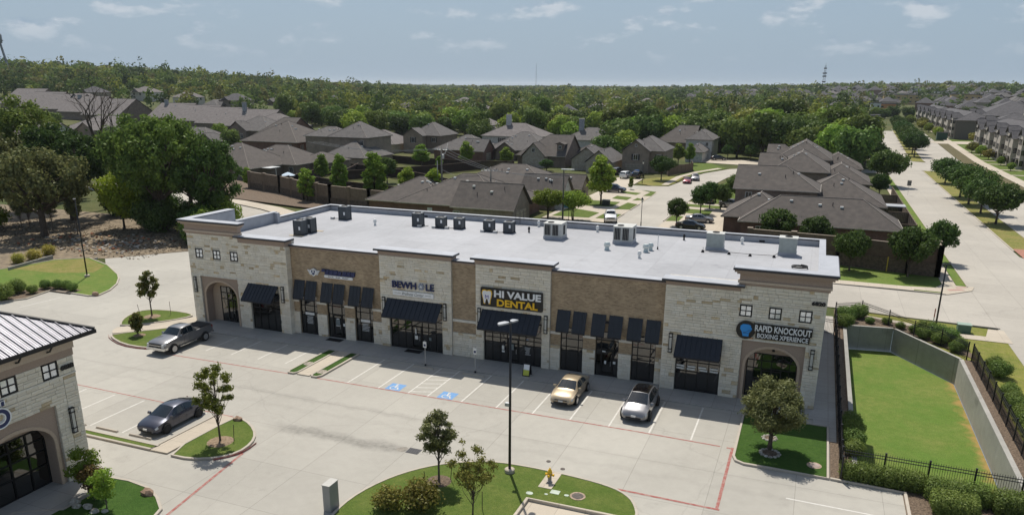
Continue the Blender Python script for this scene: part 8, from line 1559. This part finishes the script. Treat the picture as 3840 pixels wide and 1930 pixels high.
# pale walls and building site along the wide road far away
def block(label, x, y, w, d, h, m, name='building', rm=None):
    z = hgt(x, y); t = thing(name, label, 'building', (x, y, z)); MB().box(x-w/2, x+w/2, y-d/2, y+d/2, z-2, z+h).build('wall', m, t); MB().box(x-w/2-.4, x+w/2+.4, y-d/2-.4, y+d/2+.4, z+h, z+h+.5).build('roof', rm or shingle4_m, t)
    b = MB(); n = max(2, int(w/5)); [b.box(x-w/2+w*(i+.3)/n, x-w/2+w*(i+.7)/n, y-d/2-.06, y-d/2+.02, z+h*f, z+h*f+1.3) for i in range(n) for f in (.25, .65)]; b.build('windows', hwin_m, t)
osb = flat('bare sheathing', (.48, .34, .17), .9); org = flat('orange sheathing', (.45, .22, .10), .9); pal = flat('pale wrap', (.55, .55, .55), .9); crm = flat('cream walling', (.52, .46, .33), .9)
for u, d, w, dd, h, m, lb in ((3295, 660, 7, 7, 9, pal, 'pale wrapped house frame beside the orange one'), (3335, 675, 13, 9, 8, org, 'unfinished house with orange sheathing far along the road'), (3410, 900, 44, 12, 9, osb, 'long unfinished tan block far along the road'), (3500, 960, 44, 12, 9, crm, 'long cream block right of the tan block'), (3560, 1000, 26, 12, 10, pal, 'white wrapped block on the far right'), (3630, 900, 26, 12, 10, osb, 'tan unfinished block behind the apartments'), (3690, 950, 30, 12, 8, crm, 'cream block farthest right behind the apartments'), (3270, 560, 14, 9, 4, pal, 'low white building at the road bend'), (3255, 1250, 24, 12, 8, pal, 'white block on the far right rise'), (3445, 1300, 26, 12, 7, pal, 'small white block high on the far right rise')):
    x, y = far(u, d); block(lb, x, y, w, dd, h, m)
# yellow shrubs and street trees by the far apartments
for x, y, k, s in ((75.5, 485, 'far_bright', .7), (79, 455, 'far_olive', .7), (76.5, 430, 'far_olive', .6), (77, 405, 'far_bright', .55), (78, 380, 'far_olive', .5), (76.8, 365, 'far_bright', .5), (76.5, 270, 'far_olive', .45), (76.9, 255, 'far_bright', .42), (77, 242, 'far_olive', .4), (77, 222, 'far_bright', .3), (76.4, 205, 'far_bright', .26), (86, 330, 'far_olive', .5), (90, 312, 'far_olive', .5), (84, 300, 'far_olive', .45), (66, 560, 'far_round', .9), (73, 585, 'far_round', 1.0), (82, 575, 'far_round', 1.0), (92, 565, 'far_round', 1.0), (104, 560, 'far_wide', 1.0), (117, 558, 'far_round', 1.1), (131, 556, 'far_wide', 1.1), (147, 552, 'far_round', 1.1), (62, 600, 'far_bright', .9), (163, 556, 'far_round', 1.1), (180, 560, 'far_wide', 1.1)):
    lb = {'far_bright': 'bright leafy tree', 'far_olive': 'yellowish tree', 'far_round': 'dark round tree', 'far_wide': 'dark broad tree'}[k]+(' in front of the apartment blocks' if y < 500 else ' closing the wide road behind the apartments'); tree(k, lb, x, y, s, 0, group=lb.replace('tree', 'trees'))
# water tower, radio mast, lattice tower
x, y = far(-8, 1000); t = thing('water_tower', 'grey water tower on splayed legs at the left edge of the horizon', 'water tower', (x, y, 20)); wt = flat('tower grey', (.16, .18, .20), .6)
MB().lathe([(2, 58.5), (10.8, 60), (11.2, 63), (11.2, 68), (9, 71.5), (4, 73.4), (.3, 74)], (x, y, 0), 24).build('tank', wt, t, 30); MB().lathe([(11.9, 62.2), (11.9, 62.9), (11.3, 62.9)], (x, y, 0), 24).build('walkway', wt, t)
for k in range(6): a = k*math.pi/3+.36; MB().tube([(x+10*math.cos(a), y+10*math.sin(a), 60), (x+16.5*math.cos(a), y+16.5*math.sin(a), 18)], [.8, .95], 6).build('leg', wt, t)
MB().tube([(x, y, 59), (x, y, 20)], 1.0, 8).build('riser', wt, t)
x, y = far(2010, 2600); t = thing('radio_mast', 'thin pale radio mast on the horizon', 'mast', (x, y, 0)); MB().tube([(x, y, 0), (x, y, 86)], [1.0, .5], 4).build('shaft', flat('mast grey', (.42, .46, .50), .7), t); MB().tube([(x, y, 86), (x, y, 90)], .2, 4).build('aerial', flat('mast grey', (.42, .46, .50), .7), t)
x, y = far(3088, 1500); z = hgt(x, y); t = thing('lattice_tower', 'dark lattice antenna tower on the right horizon', 'tower', (x, y, z)); lm_ = flat('tower steel', (.07, .08, .09), .7); b = MB(); HT = 57
def lp(k, h): w = 2.6-1.7*(h-z)/(HT-z); return (x+w*(1 if k in (0, 1) else -1), y+w*(1 if k in (0, 3) else -1), h)
for k in range(4):
    b.tube([lp(k, z), lp(k, HT)], .28, 4)
    for i in range(7): h0, h1 = z+(HT-z)*i/7, z+(HT-z)*(i+1)/7; b.tube([lp(k, h0), lp((k+1) % 4, h1)], .16, 3)
b.build('frame', lm_, t)
for h, w in ((52, 2.6), (44, 3.6), (39, 3.4), (30, 3.0)): MB().lathe([(w*.6, -1), (w, -.6), (w, .9), (w*.5, 1.2)], (x, y, h), 8).build('antenna_ring', lm_, t)
MB().tube([(x, y, HT), (x, y, HT+4)], .2, 4).build('aerial', lm_, t)
# ---------------------------------------------------------------- the air between
HAZE = 0.00006
if HAZE:
    hb_ = MB().box(-14200, 14200, -600, 26200, -9, 94).build('haze', bpy.data.materials.new('haze')); hm = hb_.data.materials[0]; hm.use_nodes = True; N = hm.node_tree.nodes; N.remove(N['Principled BSDF']); v = N.new('ShaderNodeVolumePrincipled'); v.inputs['Density'].default_value = HAZE; v.inputs['Color'].default_value = (.80, .88, .96, 1); v.inputs['Anisotropy'].default_value = .2; hm.node_tree.links.new(v.outputs[0], N['Material Output'].inputs['Volume']); tag(hb_, kind='stuff')
